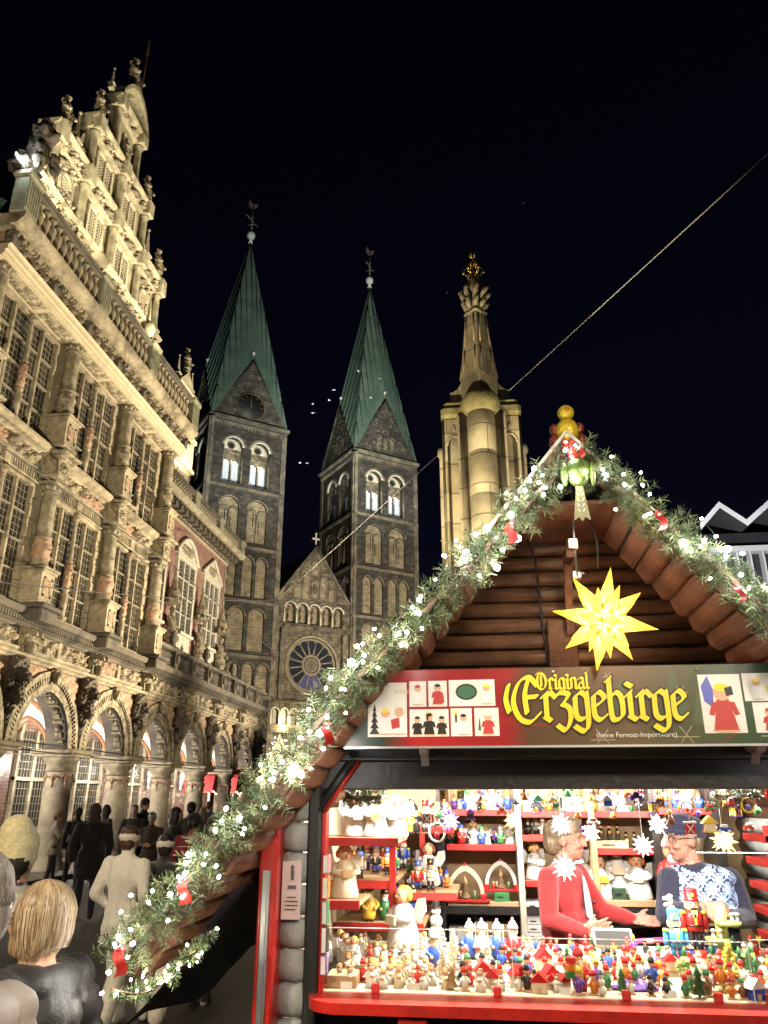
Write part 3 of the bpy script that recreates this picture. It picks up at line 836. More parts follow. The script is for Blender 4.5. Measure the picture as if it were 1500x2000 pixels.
# --- statue meshes
statue = sculpt('statue', [cap((0, 0, .1), .26, (0, 0, .9), .19), cap((.06, -.05, .05), .2, (.05, -.03, .6), .15), ell((0, 0, 1.15), (.24, .17, .30)), cap((-.22, 0, 1.3), .09, (-.30, -.12, .95), .08),
    cap((-.30, -.12, .95), .08, (-.12, -.28, .95), .06), cap((.22, 0, 1.3), .09, (.32, -.08, 1.0), .08), cap((.32, -.08, 1.0), .075, (.34, -.26, .80), .06), cap((0, 0, 1.35), .08, (0, -.01, 1.5), .07),
    ell((0, -.02, 1.62), (.115, .13, .15)), ell((0, .03, 1.68), (.125, .13, .12)), ell((.1, -.18, .45), (.10, .08, .4)), ell((-.12, -.14, .3), (.09, .07, .3))], [STONE2], .035, 1, .05, 7)
seated = sculpt('heraldic_lion', [ell((0, .25, .55), (.30, .42, .42)), ell((0, -.05, .95), (.30, .28, .45)), ell((0, -.12, 1.45), (.34, .32, .36)), ell((0, -.36, 1.42), (.17, .2, .17)), cap((-.2, -.2, .9), .13, (-.26, -.36, .1), .11),
    cap((.2, -.2, .9), .13, (.30, -.42, .62), .11), ell((-.28, .2, .3), (.16, .3, .28)), ell((.28, .2, .3), (.16, .3, .28)), ell((0, -.2, 1.75), (.26, .2, .12)), cap((0, .6, .4), .06, (.1, .75, 1.1), .05), ell((.16, -.5, .55), (.22, .06, .38))], [STONE3], .045, 1, .09, 6)
GS = mat('gable_sandstone', (.50, .44, .30), .8, var=.3, scale=3, bump=.4, bscale=16, dark=(.14, .11, .07), dscale=2.2, damt=.35)
GX = -1.85; GY = .35
gp2 = MB(); gp2.lathe([(.16, 0), (.16, .1), (.13, .14), (.12, 1.2), (.10, 1.35), (.15, 1.42), (.17, 1.5)], 12)
gcol_me = gp2.data('half_column', GS)
obel = MB(); obel.box(-.16, .16, -.16, .16, 0, .35, bev=.02); obel.box(-.20, .20, -.20, .20, .35, .43, bev=.02); obel.lathe([(.15, .43), (.10, .9), (.03, 1.6)], 4, smooth=False); obel.ball((0, 0, 1.66), .07, 8, 6); obel.ball((0, 0, .5), .14, 8, 6)
obel_me = obel.data('obelisk', GS)
gw2 = MB()     # gable window: stone frame with honeycomb lattice
for xa_, xb_ in ((-.56, -.47), (.47, .56), (-.03, .03)): gw2.box(xa_, xb_, -.08, .06, 0, 1.2)
gw2.box(-.56, .56, -.08, .06, 1.15, 1.24); gw2.box(-.6, .6, -.12, .06, -.08, 0)
gw2_me = gw2.data('window', mat('white_window_stone', (.62, .55, .40), .8, var=.15, scale=5))
hc = MB()
for sx in (-.25, .25):
    for i in range(5):
        x = sx - .22 + .11 * i; hc.box(x - .009, x + .009, -.03, 0, .01, 1.15)
    for j in range(9): hc.box(sx - .22, sx + .22, -.03, 0, .06 + .13 * j - .009, .06 + .13 * j + .009)
hc_me = hc.data('lead_lattice', mat('pale_lattice', (.55, .48, .34), .7))
gpn = MB(); gpn.box(-.22, .22, .01, .02, .01, 1.15); gpn_me = gpn.data('pane', mat('black_glass', (.008, .008, .01), .2))
bandR = relief(1.3, .5, .19, 31, 84, 32, 4.2).data('relief_panel', STONE2)
shoulder = MB()
def tier(z0, z1, hw, he, wins, cols, parent=TH):
    m = MB(); m.box(GX - hw, GX + hw, GY, GY + .5, z0, z1); g_ = part('gable_wall', m, GS)
    m = MB(); zz = z1; h = he
    m.profile([(GY + .4, zz), (GY - .14, zz), (GY - .18, zz + .08), (GY - .12, zz + .10), (GY - .12, zz + h - .16), (GY - .22, zz + h - .14), (GY - .32, zz + h - .06), (GY - .34, zz + h), (GY + .4, zz + h)], GX - hw - .12, GX + hw + .12)
    for c in cols: m.box(GX + c - .2, GX + c + .2, GY - .42, GY, zz, zz + h + .03, bev=.03)
    part('gable_cornice', m, GS)
    n = max(1, int(2 * hw / 1.35))
    for i in range(n):
        o = inst('relief_panel', bandR, TH, (GX - hw + (2 * hw) * i / n + .03, GY - .12, zz + .10)); o.scale = (2 * hw / n / 1.36, 1, (h - .28) / .5)
    for c in wins:
        o = inst('window', gw2_me, TH, (GX + c, GY, z0 + .28)); o.scale = (1, 1, (z1 - z0 - .42) / 1.24)
        inst('lead_lattice', hc_me, o)
        for sx in (-.25, .25): inst('pane', gpn_me, o, (sx, -.015, 0))
    for c in cols:
        for dx in (-.0,):
            o = inst('half_column', gcol_me, TH, (GX + c + dx, GY - .15, z0)); o.scale = (1, 1, (z1 - z0) / 1.5)
m = MB(); m.box(GX - 4.35, GX + 4.35, GY, GY + .5, 15.6, 18.3); part('gable_wall', m, GS)
m = MB(); m.profile([(GY + .4, 18.25), (GY - .1, 18.25), (GY - .1, 18.78), (GY - .2, 18.82), (GY - .28, 18.92), (GY + .4, 18.92)], GX - 4.45, GX + 4.45); part('gable_cornice', m, GS)
for i in range(6): inst('relief_panel', bandR, TH, (GX - 4.3 + i * 1.43, GY - .1, 18.28))
tier(18.92, 20.55, 3.95, .68, (-.95, .95), (-3.8, -2.05, 0, 2.05, 3.8))
tier(21.25, 22.85, 2.15, .62, (-.95, .95), (-2.0, 0, 2.0))
tier(23.5, 25.15, 1.0, .5, (), (-.85, .85))
for sx in (-1, 1):        # oval windows with carved surrounds in the outer bays
    ov = MB(); ov.tube([(GX + sx * 2.9 + .30 * math.cos(a), GY - .03, 19.72 + .42 * math.sin(a)) for a in [i * PI / 10 for i in range(21)]], .07, 6)
    o = part('oval_window', ov, GS)
    p = MB(); p.add([(GX + sx * 2.9 + .28 * math.cos(a), GY - .01, 19.72 + .40 * math.sin(a)) for a in [i * PI / 10 for i in range(20)]], [tuple(range(19, -1, -1))]); p.build('pane', MATS['black_glass'], o)
    l = MB()
    for i in range(-2, 3): l.box(GX + sx * 2.9 + i * .11 - .012, GX + sx * 2.9 + i * .11 + .012, GY - .04, GY - .015, 19.40, 20.04)
    for i in range(-3, 4): l.box(GX + sx * 2.9 - .26, GX + sx * 2.9 + .26, GY - .04, GY - .015, 19.72 + i * .11 - .012, 19.72 + i * .11 + .012)
    l.build('lead_lattice', MATS['pale_lattice'], o)
    for dz, sc in ((19.05, .32), (20.15, .42)):
        o = inst('relief_panel', bandR, TH, (GX + sx * 2.9 - .6, GY - .01, dz)); o.scale = (.92, 1, sc / .5)
    # volutes on the shoulders
    for zc, xc, s_ in ((21.25, 2.2, 1.25), (23.5, 1.05, .95), (18.92, 4.0, .5)):
        v = MB(); pts = []
        for i in range(26):
            a = i * .32; r = s_ * .34 * (1 - i / 34)
            pts.append((GX + sx * (xc + s_ * .55 + r * math.cos(a + PI * .5)), GY + .15, zc + s_ * .36 + r * math.sin(a + PI * .5)))
        v.tube(pts, .11 * s_, 6)
        v.prism([(GX + sx * xc, zc), (GX + sx * (xc + s_ * .9), zc), (GX + sx * (xc + s_ * .75), zc + s_ * .35), (GX + sx * (xc + s_ * .3), zc + s_ * .5), (GX + sx * (xc + s_ * .12), zc + s_ * .95), (GX + sx * xc, zc + s_ * 1.1)], GY + .02, GY + .3)
        for i in range(7): v.ball((GX + sx * (xc + s_ * random.uniform(.05, .75)), GY - .02, zc + s_ * random.uniform(.05, .5)), s_ * .09, 7, 5)
        part('volute', v, STONE2)
    inst('statue', statue, TH, (GX + sx * 3.6, GY - .1, 21.25), 0, .78)
    inst('statue', statue, TH, (GX + sx * 1.95, GY - .1, 23.5), 0, .74)
    inst('obelisk', obel_me, TH, (GX + sx * 2.75, GY, 21.3), 0, .95); inst('obelisk', obel_me, TH, (GX + sx * 1.3, GY, 25.65), 0, .6)
    inst('obelisk', obel_me, TH, (GX + sx * 4.25, GY, 18.95), 0, .8)
# niche with figure and arched pediment on top
m = MB(); m.arch_wall(GX - .5, GX + .5, 23.5, 25.15, GX, .3, 23.7, 24.6, GY - .06, GY + .0, 0, 0, 10); part('niche', m, GS)
inst('statue', statue, TH, (GX, GY - .15, 23.7), 0, .55)
m = MB(); n = 14
A = [(GX - 1.05 + 2.1 * i / n, 25.68 + 1.15 * math.sin(PI * i / n) ** .8) for i in range(n + 1)]
m.prism(A, GY + .1, GY + .5)
for a, b in zip(A[:-1], A[1:]):
    m.add([(a[0], GY - .38, a[1]), (b[0], GY - .38, b[1]), (b[0], GY - .38, b[1] + .2), (a[0], GY - .38, a[1] + .2), (a[0], GY + .5, a[1]), (b[0], GY + .5, b[1]), (b[0], GY + .5, b[1] + .22), (a[0], GY + .5, a[1] + .22)],
          [(0, 1, 2, 3), (3, 2, 6, 7), (0, 4, 5, 1)])
m.box(GX - 1.1, GX + 1.1, GY - .36, GY + .5, 25.62, 25.74, bev=.02); part('pediment', m, GS)
o = inst('statue', statue, TH, (GX, GY, 26.95), 0, 1.0)
sp_ = MB(); sp_.tube([(.36, -.2, .2), (.34, -.22, 2.0), (.30, -.24, 3.1)], .022, 6); sp_.prism([(.22, 2.3), (.24, 3.1), (.34, 3.2), (.40, 2.4)], -.25, -.235); sp_.build('spear', GOLD, o)
inst('heraldic_lion', seated, TH, (PX[0], -.82, 16.92), R(180)).rotation_euler = (0, 0, 0)
inst('heraldic_lion', seated, TH, (PX[0] - 1.0, 1.5, 16.3), 0)
fl_ = MB(); fl_.cbox((PX[0] - .55, -.7, 17.0), (.30, .22, .22), 0, .03, (R(-30), 0, 0)); fo = part('floodlight', fl_, IRON)
fl_ = MB(); fl_.cbox((PX[0] - .55, -.82, 17.07), (.24, .02, .17), 0, 0, (R(-30), 0, 0)); fl_.build('lens', mat('flood_lens', (1, 1, 1), .3, emit=60, ecol=(.85, .95, 1)), fo)
point((-11.75 + 1.0, 21.9 + PX[0] - .55, 17.1), 25, (.85, .95, 1), .1)
# block behind, roof
m = MB(); m.prism([(GX - 4.2, 18), (GX + 4.2, 18), (GX, 24.2)], GY + .5, 8); part('roof', m, COPPER)
m = MB(); m.prism([(2.6, 15.2), (9.5, 23), (16.5, 15.2)], -26, 19.0, axis='x'); part('roof', m, COPPER)

# --- wings: brick hall wall with tall pedimented windows, balcony, cornice
WX1 = 19.0
for xs0, xs1 in ((px_(2) + .5, WX1), (-24.0, px_(-1) - .5)):
    m = MB(); m.box(xs0, xs1, 2.45, 3.0, 6.3, 14.75); part('hall_wall', m, BRICKW)
    m = MB()
    m.profile([(3, 14.62), (2.38, 14.62), (2.38, 14.74), (3, 14.74)], xs0, xs1 + .05); part('string_course', m, MATS['bright_sandstone'])
    m = MB(); m.profile([(3, 14.74), (2.36, 14.74), (2.30, 14.84), (2.02, 14.98), (1.86, 15.06), (1.86, 15.1), (3, 15.1)], xs0, xs1 + .3); part('cove_frieze', m, STONE3)
    m = MB(); m.profile([(3, 15.1), (1.66, 15.1), (1.56, 15.16), (1.46, 15.20), (1.46, 15.30), (3, 15.3)], xs0, xs1 + .55); part('cornice', m, GS)
    n = int((xs1 - xs0) / .62)
    for i in range(n):
        x = xs0 + (i + .5) * (xs1 - xs0) / n
        o = inst('volute', vol_me, TH, (x, 2.55, 14.76)); o.scale = (1.4, 1.05, .95)
    n = int((xs1 - xs0) / 1.3)
    for i in range(n):
        o = inst('relief_panel', bandR, TH, (xs0 + i * (xs1 - xs0) / n, 2.28, 14.74), (R(-48), 0, 0)); o.scale = (.98, 1.5, .95)
    balustrade(xs0, xs1 + .3, 1.75, 15.30, .30, [xs1 + .2 if xs0 > 0 else xs0 + .2] + [xs0 + k * 3.7 for k in range(1, 4 if xs0 > 0 else 3)], False, .78)
ww = MB()
for xa_, xb_ in ((-1.25, -1.05), (1.05, 1.25), (-.40, -.30), (.30, .40)): ww.box(xa_, xb_, -.14, .05, 0, 3.4, bev=.015)
ww.box(-1.30, 1.30, -.16, .05, 3.4, 3.6, bev=.02); ww.box(-1.45, 1.45, -.22, .05, 3.6, 3.7, bev=.02); ww.box(-1.3, 1.3, -.26, .05, -.14, 0, bev=.02)
for i in range(5): ww.box(-1.2 + i * .52, -.94 + i * .52, -.1, .05, -.95, -.14, bev=.02)
ww.box(-1.25, 1.25, -.06, .05, -.95, -.14)
ww_me = ww.data('window', mat('white_wing_stone', (.66, .60, .48), .75, var=.2, scale=4, bump=.2))
pd1 = MB(); A = [(-1.4 + 2.8 * i / 12, 3.7 + .95 * math.sin(PI * i / 12) ** .9) for i in range(13)]
pd1.prism(A, -.05, .05); pd1.tube([(a[0], -.12, a[1]) for a in A], .09, 6); pd1_me = pd1.data('pediment', MATS['white_wing_stone'])
pd2 = MB(); A = [(-1.4, 3.7), (1.4, 3.7), (0, 4.75)]; pd2.prism(A, -.05, .05); pd2.tube([(-1.4, -.12, 3.75), (0, -.12, 4.75), (1.4, -.12, 3.75)], .09, 6); pd2_me = pd2.data('pediment', MATS['white_wing_stone'])
pdr = relief(1.5, .55, .12, 41, 40, 16).data('relief_panel', STONE2)
wpa, wpb = pane_mesh(.66, .82, 'q'); wp_me = wpa.data('pane', GLASS); wl_me = wpb.data('lead_lattice', mat('white_lead', (.5, .47, .4), .6))
for i in range(4):
    x = px_(2 + i) + S / 2
    wi = inst('window', ww_me, TH, (x, 2.45, 9.5)); inst('pediment', pd1_me if i % 2 == 0 else pd2_me, wi); 
    o = inst('relief_panel', pdr, wi, (-.75 if i % 2 == 0 else -.5, -.05, 3.78)); o.scale = (1 if i % 2 == 0 else .66, 1, 1)
    for j in (-1, 0, 1):
        for r in range(4):
            inst('pane', wp_me, wi, (j * .70, -.03, .02 + .85 * r)); inst('lead_lattice', wl_me, wi, (j * .70, -.035, .02 + .85 * r))
    for j in range(4):
        b = MB(); b.box(-1.05, 1.05, -.08, 0, .85 * j - .03, .85 * j + .03); b.build('transom', MATS['white_wing_stone'], wi)
for i in range(5):      # statues with canopies between the windows
    x = px_(2 + i) + (.75 if i == 0 else 0)
    if i == 4: x -= .5
    inst('statue', statue, TH, (x, 2.1, 8.3), 0, 1.1)
    c = MB(); c.box(x - .38, x + .38, 1.75, 2.45, 8.05, 8.3, bev=.05); c.lathe([(.3, 0), (.25, -.25), (.08, -.6)], 8, (x, 2.2, 8.05)); part('statue_bracket', c, STONE2)
    c = MB(); c.lathe([(.40, 0), (.42, .12), (.34, .14), (.30, .5), (.33, .55), (.18, .8), (.05, 1.5), (.08, 1.55), (.001, 1.75)], 8, (x, 2.12, 10.45), smooth=False)
    for k in range(8): c.ball((x + .36 * math.cos(k * PI / 4), 2.12 + .36 * math.sin(k * PI / 4), 10.62), .09, 6, 5)
    part('canopy', c, STONE2)
# quoins at the end of the hall wall
for k in range(20):
    b = inst('quoin', quo_me if k % 2 == 0 else quo2_me, TH, (WX1 - .16, 2.43, 6.6 + k * .40))
# balcony parapet of pierced carving above the arcade
def pierced():
    m = MB()
    for k in range(9):
        x = .12 + .17 * k; r = .13
        m.tube([(x + (r * (1 - a / 9)) * math.cos(a * (1 if k % 2 else -1)) * 1.2, 0, .28 + (k % 2) * .06 + (r * (1 - a / 9)) * math.sin(a * (1 if k % 2 else -1)) * 1.5) for a in [i * .5 for i in range(13)]], .032, 5)
        m.tube([(x, .0, .02), (x + .05, -.02, .2), (x - .03, 0, .36), (x + .04, 0, .6)], [.05, .03, .045, .03], 5)
        m.ball((x + .06, -.02, .12 + (k % 3) * .16), .055, 6, 5)
    return m.data('pierced_panel', STONE3)
pc_me = pierced()
m = MB(); m.box(px_(2) + .3, 19.0, -.36, -.06, 6.50, 6.62, bev=.02); m.box(px_(2) + .3, 19.05, -.40, -.02, 7.22, 7.36, bev=.03); part('balcony_rail', m, STONE3)
fin = MB(); fin.lathe([(.14, 0), (.10, .08), (.06, .14), (.17, .28), (.19, .38), (.12, .52), (.16, .58), (.05, .66), (.001, .7)], 10); fin_me = fin.data('finial', STONE3)
for i in range(8):
    x = px_(2) + .45 + i * 1.85
    inst('pierced_panel', pc_me, TH, (x + .1, -.2, 6.62))
    b = MB(); b.box(x - .13, x + .13, -.42, -.02, 6.5, 7.4, bev=.03); b.ball((x, -.45, 6.95), (.1, .08, .2), 8, 6); part('balcony_post', b, STONE3)
    if i % 2: inst('finial', fin_me, TH, (x, -.2, 7.38))
# dormer gable on the wing roof
DXc = 10.2
m = MB(); m.box(DXc - 1.5, DXc + 1.5, 2.2, 2.7, 15.3, 18.9); m.box(DXc - .9, DXc + .9, 2.2, 2.7, 18.9, 21.2); m.prism([(DXc - 1.0, 21.2), (DXc + 1.0, 21.2), (DXc, 22.2)], 2.1, 2.7)
m.box(DXc - 1.65, DXc + 1.65, 2.0, 2.7, 18.8, 19.05, bev=.03); m.box(DXc - 1.05, DXc + 1.05, 2.0, 2.7, 21.1, 21.3, bev=.03); m.box(DXc - 1.65, DXc + 1.65, 2.0, 2.7, 17.2, 17.4, bev=.03)
for sx in (-1, 1):
    m.prism([(DXc + sx * .9, 19.05), (DXc + sx * 1.65, 19.05), (DXc + sx * 1.35, 19.6), (DXc + sx * 1.0, 20.3), (DXc + sx * .9, 20.7)], 2.2, 2.6)
    m.lathe([(.14, 0), (.14, 1.5)], 8, (DXc + sx * 1.3, 2.15, 17.4)); m.lathe([(.12, 0), (.12, 2.0)], 8, (DXc + sx * .8, 2.15, 19.05))
m.prism([(2.7, 15.3), (9, 15.3), (9, 20.5), (2.7, 20.5)], DXc - 1.3, DXc + 1.3, axis='x')
dg_ = part('dormer_gable', m, GS)
for sx in (-1, 0, 1):
    inst('obelisk' if sx else 'statue', obel_me if sx else statue, TH, (DXc + sx * 1.4, 2.3, 19.05 if sx else 22.1), 0, .85)
    if sx: inst('obelisk', obel_me, TH, (DXc + sx * .9, 2.3, 21.3), 0, .8)
for zz in (15.8, 19.3):
    o = inst('relief_panel', bandR, TH, (DXc - .65, 2.2, zz)); o.scale = (1, 1, 2.4)
# ------------------------------------------------------------------ cathedral
CD = thing('cathedral', 'dark stone cathedral with two green copper spires, clock and round rose window', 'church', (-33.61, 96.59, 0), R(38))
DKST = brick_mat('dark_tower_stone', (.050, .044, .038), (.125, .105, .080), (.035, .032, .028), 1.0, .42, .03, .8, .8, 'SZ', .5)
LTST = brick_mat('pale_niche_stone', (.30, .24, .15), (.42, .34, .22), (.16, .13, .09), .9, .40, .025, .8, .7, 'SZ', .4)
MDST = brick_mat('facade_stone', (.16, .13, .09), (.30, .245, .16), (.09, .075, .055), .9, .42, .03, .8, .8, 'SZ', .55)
TRIM = mat('tower_trim', (.10, .088, .07), .8, var=.6, scale=.8, bump=.5, bscale=4, dark=(.30, .25, .17), dscale=.6, damt=.35)
CREAM = mat('cream_arch_stone', (.55, .50, .40), .8, var=.2, scale=1.5)
SPIRE = mat('spire_copper', (.105, .145, .110), .6, metal=.0, var=.35, scale=.5, dark=(.035, .075, .06), dscale=.35, damt=.4)
SEAM = mat('spire_seam', (.035, .07, .055), .6)
LOUV = mat('louvre_slats', (.55, .60, .66), .6, var=.15, scale=2)
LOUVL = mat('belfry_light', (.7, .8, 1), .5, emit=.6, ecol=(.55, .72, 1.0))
def cpart(name, m, mats, parent=CD, loc=None, rot=None): return m.build(name, mats, parent, loc, rot)
W2 = 5.37
def face_stage(m, pan, zs0, zs1, holes, yf, w=W2):
    """one storey of one tower face in (x,z); holes = (cx,hw,zb,zs,pointed,depth)"""
    xs = -w
    for cx, hw, zb, zs, pt, dp in holes:
        if cx - hw - .2 > xs: m.add([(xs, yf, zs0), (cx - hw - .2, yf, zs0), (cx - hw - .2, yf, zs1), (xs, yf, zs1)], [(0, 1, 2, 3)])
        m.arch_wall(cx - hw - .2, cx + hw + .2, zs0, zs1, cx, hw, zb, zs, yf, yf + dp, 0, pt, 12)
        pan.append((cx, hw, zb, zs, pt, yf + dp))
        xs = cx + hw + .2
    m.add([(xs, yf, zs0), (w, yf, zs0), (w, yf, zs1), (xs, yf, zs1)], [(0, 1, 2, 3)])
STG = [(41.3, 51.3, [(-1.95, 1.5, 42.0, 47.4, 0, 1.3), (1.95, 1.5, 42.0, 47.4, 0, 1.3)]),
       (33.2, 41.3, [(-2.0, 1.35, 33.9, 38.6, 0, .35), (2.0, 1.35, 33.9, 38.6, 0, .35)]),
       (26.0, 33.2, [(-3.05, .72, 26.5, 31.0, .5, .35), (-1.15, .72, 26.5, 31.0, .5, .35), (1.15, .72, 26.5, 31.0, .5, .35), (3.05, .72, 26.5, 31.0, .5, .35)]),
       (19.0, 26.0, [(-2.75, 1.1, 19.6, 24.0, 0, .35), (0, 1.1, 19.6, 24.0, 0, .35), (2.75, 1.1, 19.6, 24.0, 0, .35)]),
       (14.0, 19.0, [(-4.0, .72, 14.7, 17.4, 0, .35), (-2.0, .72, 14.7, 17.4, 0, .35), (0, .72, 14.7, 17.4, 0, .35), (2.0, .72, 14.7, 17.4, 0, .35), (4.0, .72, 14.7, 17.4, 0, .35)])]
louv_l = MB()
for k in range(11): louv_l.cbox((0, .12, .15 + k * .28), (.9, .30, .05), 0, 0, (R(-38), 0, 0))
louv_me = louv_l.data('louvre', LOUV)
for ti, tx in enumerate((0.0, 22.23)):
    for fi in (0, 1):              # front face, left face
        m = MB(); m.M = Matrix.Translation((tx, 0, 0)) @ Matrix.Rotation(R(-90) * fi, 4, 'Z')
        pans = []
        for (a, b, hs) in STG: face_stage(m, pans, a, b, hs, -W2)
        m.add([(-W2, -W2, 0), (W2, -W2, 0), (W2, -W2, 14), (-W2, -W2, 14)], [(0, 1, 2, 3)])
        wall = cpart('tower_wall', m, [DKST])
        for (cx, hw, zb, zs, pt, yb) in pans:
            lp = [(cx - hw, zb)] + arch_pts(cx, hw, zs, pt, 12) + [(cx + hw, zb)]
            q = MB(); q.M = m.M; q.add([(p[0], yb, p[1]) for p in lp], [tuple(range(len(lp) - 1, -1, -1))])
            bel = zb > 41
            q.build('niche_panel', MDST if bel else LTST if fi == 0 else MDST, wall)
            t = MB(); t.M = m.M      # moulded rim of each arch
            A = arch_pts(cx, hw + .12, zs, pt, 12)
            t.tube([(a[0], -W2 - .03, a[1]) for a in A], .16 if bel else .11, 6)
            if bel:
                t.tube([(a[0], -W2 - .0, a[1]) for a in arch_pts(cx, hw - .15, zs, pt, 12)], .13, 6, mi=1)
                for sx in (-1, 1): t.tube([(cx + sx * (hw - .1), -W2 + .25, zb), (cx + sx * (hw - .1), -W2 + .25, zs)], .14, 8)
                t.tube([(cx, -W2 + .8, zb), (cx, -W2 + .8, zb + 3.2)], .12, 8); t.ball((cx, -W2 + .8, zb + 3.3), .2, 8, 6)
                A = [(cx + .5 * math.cos(a), zs + .55 + .5 * math.sin(a)) for a in [i * PI / 8 for i in range(17)]]
                t.tube([(a[0], yb - .05, a[1]) for a in A], .09, 6)
            t.build('arch_rim', [TRIM, CREAM], wall)
            if bel:
                bk = MB(); bk.M = m.M; A = arch_pts(cx, hw, zs, 0, 12); bk.add([(a[0], yb - .012, a[1]) for a in A], [tuple(range(len(A) - 1, -1, -1))]); bk.build('tympanum', CREAM, wall); bk = MB(); bk.M = m.M
                bk.add([(cx + .46 * math.cos(a), yb - .02, zs + .55 + .46 * math.sin(a)) for a in [i * PI / 8 for i in range(16)]], [tuple(range(15, -1, -1))]); bk.build('dark_quatrefoil', mat('dark_opening', (.01, .01, .012), .9), wall)
                for sx in (-1, 1):
                    lx = cx + sx * .66
                    lp = [(lx - .5, zb + .2)] + arch_pts(lx, .5, zb + 3.1, .2, 8) + [(lx + .5, zb + .2)]
                    b = MB(); b.M = m.M; b.add([(p[0], yb - .03, p[1]) for p in lp], [tuple(range(len(lp) - 1, -1, -1))])
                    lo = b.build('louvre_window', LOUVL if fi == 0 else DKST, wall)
                    o = inst('louvre', louv_me, lo); o.matrix_local = m.M @ Matrix.Translation((lx, yb - .4, zb + .2))
            elif zb > 33 and zb < 40:       # trefoil head: centre shaft and two small arches
                t = MB(); t.M = m.M
                for sx in (-1, 1): t.tube([(a[0], yb - .1, a[1]) for a in arch_pts(cx + sx * .68, .62, zs - .6, 0, 8)], .13, 6)
                t.tube([(cx, yb - .1, zb), (cx, yb - .1, zs - .5)], .12, 6); t.ball((cx, yb - .12, zs - .5), .2, 8, 6)
                t.box(cx - .5, cx - .36, yb - .02, yb - .005, zb + 2.4, zb + 4.3, mi=1); t.box(cx + .3, cx + .44, yb - .02, yb - .005, zb + 1.4, zb + 3.3, mi=1)
                t.build('trefoil_tracery', [TRIM, MATS['dark_opening']], wall)
            elif zb > 19 and zb < 20 and fi == 0 and cx < 0:
                t = MB(); t.M = m.M; t.box(cx - .1, cx + .1, yb - .02, yb - .005, zb + .8, zb + 2.6); t.build('slit_window', MATS['dark_opening'], wall)
        # string courses
        s = MB(); s.M = m.M
        for z, d in ((51.3, .55), (50.6, .25), (41.3, .3), (33.2, .3), (26.0, .3), (19.0, .28), (14.0, .4)): s.box(-W2 - d, W2 + d, -W2 - d, -W2 + .2, z - .22, z + .18)
        for i in range(22): s.box(-W2 + .2 + i * .49, -W2 + .42 + i * .49, -W2 - .3, -W2, 50.1, 50.5)
        for sx in (-1, 1): s.box(sx * W2 - .35, sx * W2 + .35, -W2 - .12, -W2 + .35, 0, 51)
        s.build('string_course', TRIM, wall)
        # gable over this face
        gm = MB(); gm.M = m.M; gm.prism([(-W2, 51.4), (W2, 51.4), (0, 61.3)], -W2 + .05, -W2 + .5)
        for sx in (-1, 1): gm.tube([(sx * W2 * 1.02, -W2 - .05, 51.5), (0, -W2 - .05, 61.5)], .16, 4)
        gb = cpart('tower_gable', gm, [DKST])
        fm = MB(); fm.M = m.M; fm.lathe([(.08, 0), (.08, 1.2), (.28, 1.5), (.001, 1.9)], 8, (0, -W2 + .2, 61.3)); fm.build('gable_finial', CREAM, gb)
        rnd = random.Random(3 + ti * 2 + fi); dm = MB(); dm.M = m.M
        for k in range(26):
            z = rnd.uniform(51.8, 60); x = rnd.uniform(-1, 1) * W2 * (1 - (z - 51.4) / 10) * .85
            if fi == 0 and ti == 0 and math.hypot(x, z - 54) < 2.2: continue
            dm.cbox((x, -W2 + .03, z), (rnd.uniform(.2, .5), .12, rnd.uniform(.15, .4)), 0, .03)
        if fi == 1 or ti == 1:
            for cx in (-1.2, 0, 1.2): dm.tube([(a[0], -W2 + .04, a[1]) for a in arch_pts(cx, .5, 54.5 if cx else 55.5, 0, 8)], .12, 5); dm.box(cx - .35, cx + .35, -W2 + .0, -W2 + .04, 52.6, 54.6)
        dm.build('carved_block', MDST, gb)['kind'] = 'stuff'
        if ti == 0 and fi == 0:
            ck = MB(); ck.lathe([(2.0, 0), (2.0, .12), (.001, .12)], 32); c_ = ck.build('clock', mat('clock_face', (.012, .011, .010), .6), gb, (tx, -W2 - .12, 53.9), (R(90), 0, 0))
            ck = MB(); ck.tube([(2.0 * math.cos(a), 2.0 * math.sin(a), .14) for a in [i * PI / 16 for i in range(33)]], .06, 5)
            for k in range(12):
                a = k * PI / 6; ck.cbox((1.6 * math.cos(a), 1.6 * math.sin(a), .14), (.40, .08, .03), 0, 0, (0, 0, a))
            ck.cbox((.0, .45, .18), (.10, 1.3, .03), 0, 0, (0, 0, .1)); ck.cbox((-.15, -.35, .2), (.12, .9, .03), 0, 0, (0, 0, 2.7)); ck.build('clock_ring', mat('dull_brass', (.20, .14, .07), .5, metal=.5), c_)
    bm = MB(); bm.box(tx - W2 + 1.4, tx + W2 - 1.4, -W2 + 1.4, W2, 0, 51.2); bm.box(tx - W2 + .02, tx + W2, W2 - .5, W2, 0, 51.2); bm.box(tx + W2 - .5, tx + W2, -W2 + .2, W2, 0, 51.2)
    bm.box(tx - W2 + .1, tx + W2, -W2 + .1, W2, 51.0, 51.35); cpart('tower_core', bm, DKST)
    # folded spire: apex, four gable points, four corners
    T_ = Vector((tx, 0, 86.8)); G_ = [Vector((tx + W2 * 1.0 * a, W2 * b, 61.4)) for a, b in ((0, -1), (1, 0), (0, 1), (-1, 0))]; C_ = [Vector((tx + (W2 + .25) * a, (W2 + .25) * b, 51.4)) for a, b in ((1, -1), (1, 1), (-1, 1), (-1, -1))]
    sm = MB(); seam = MB()
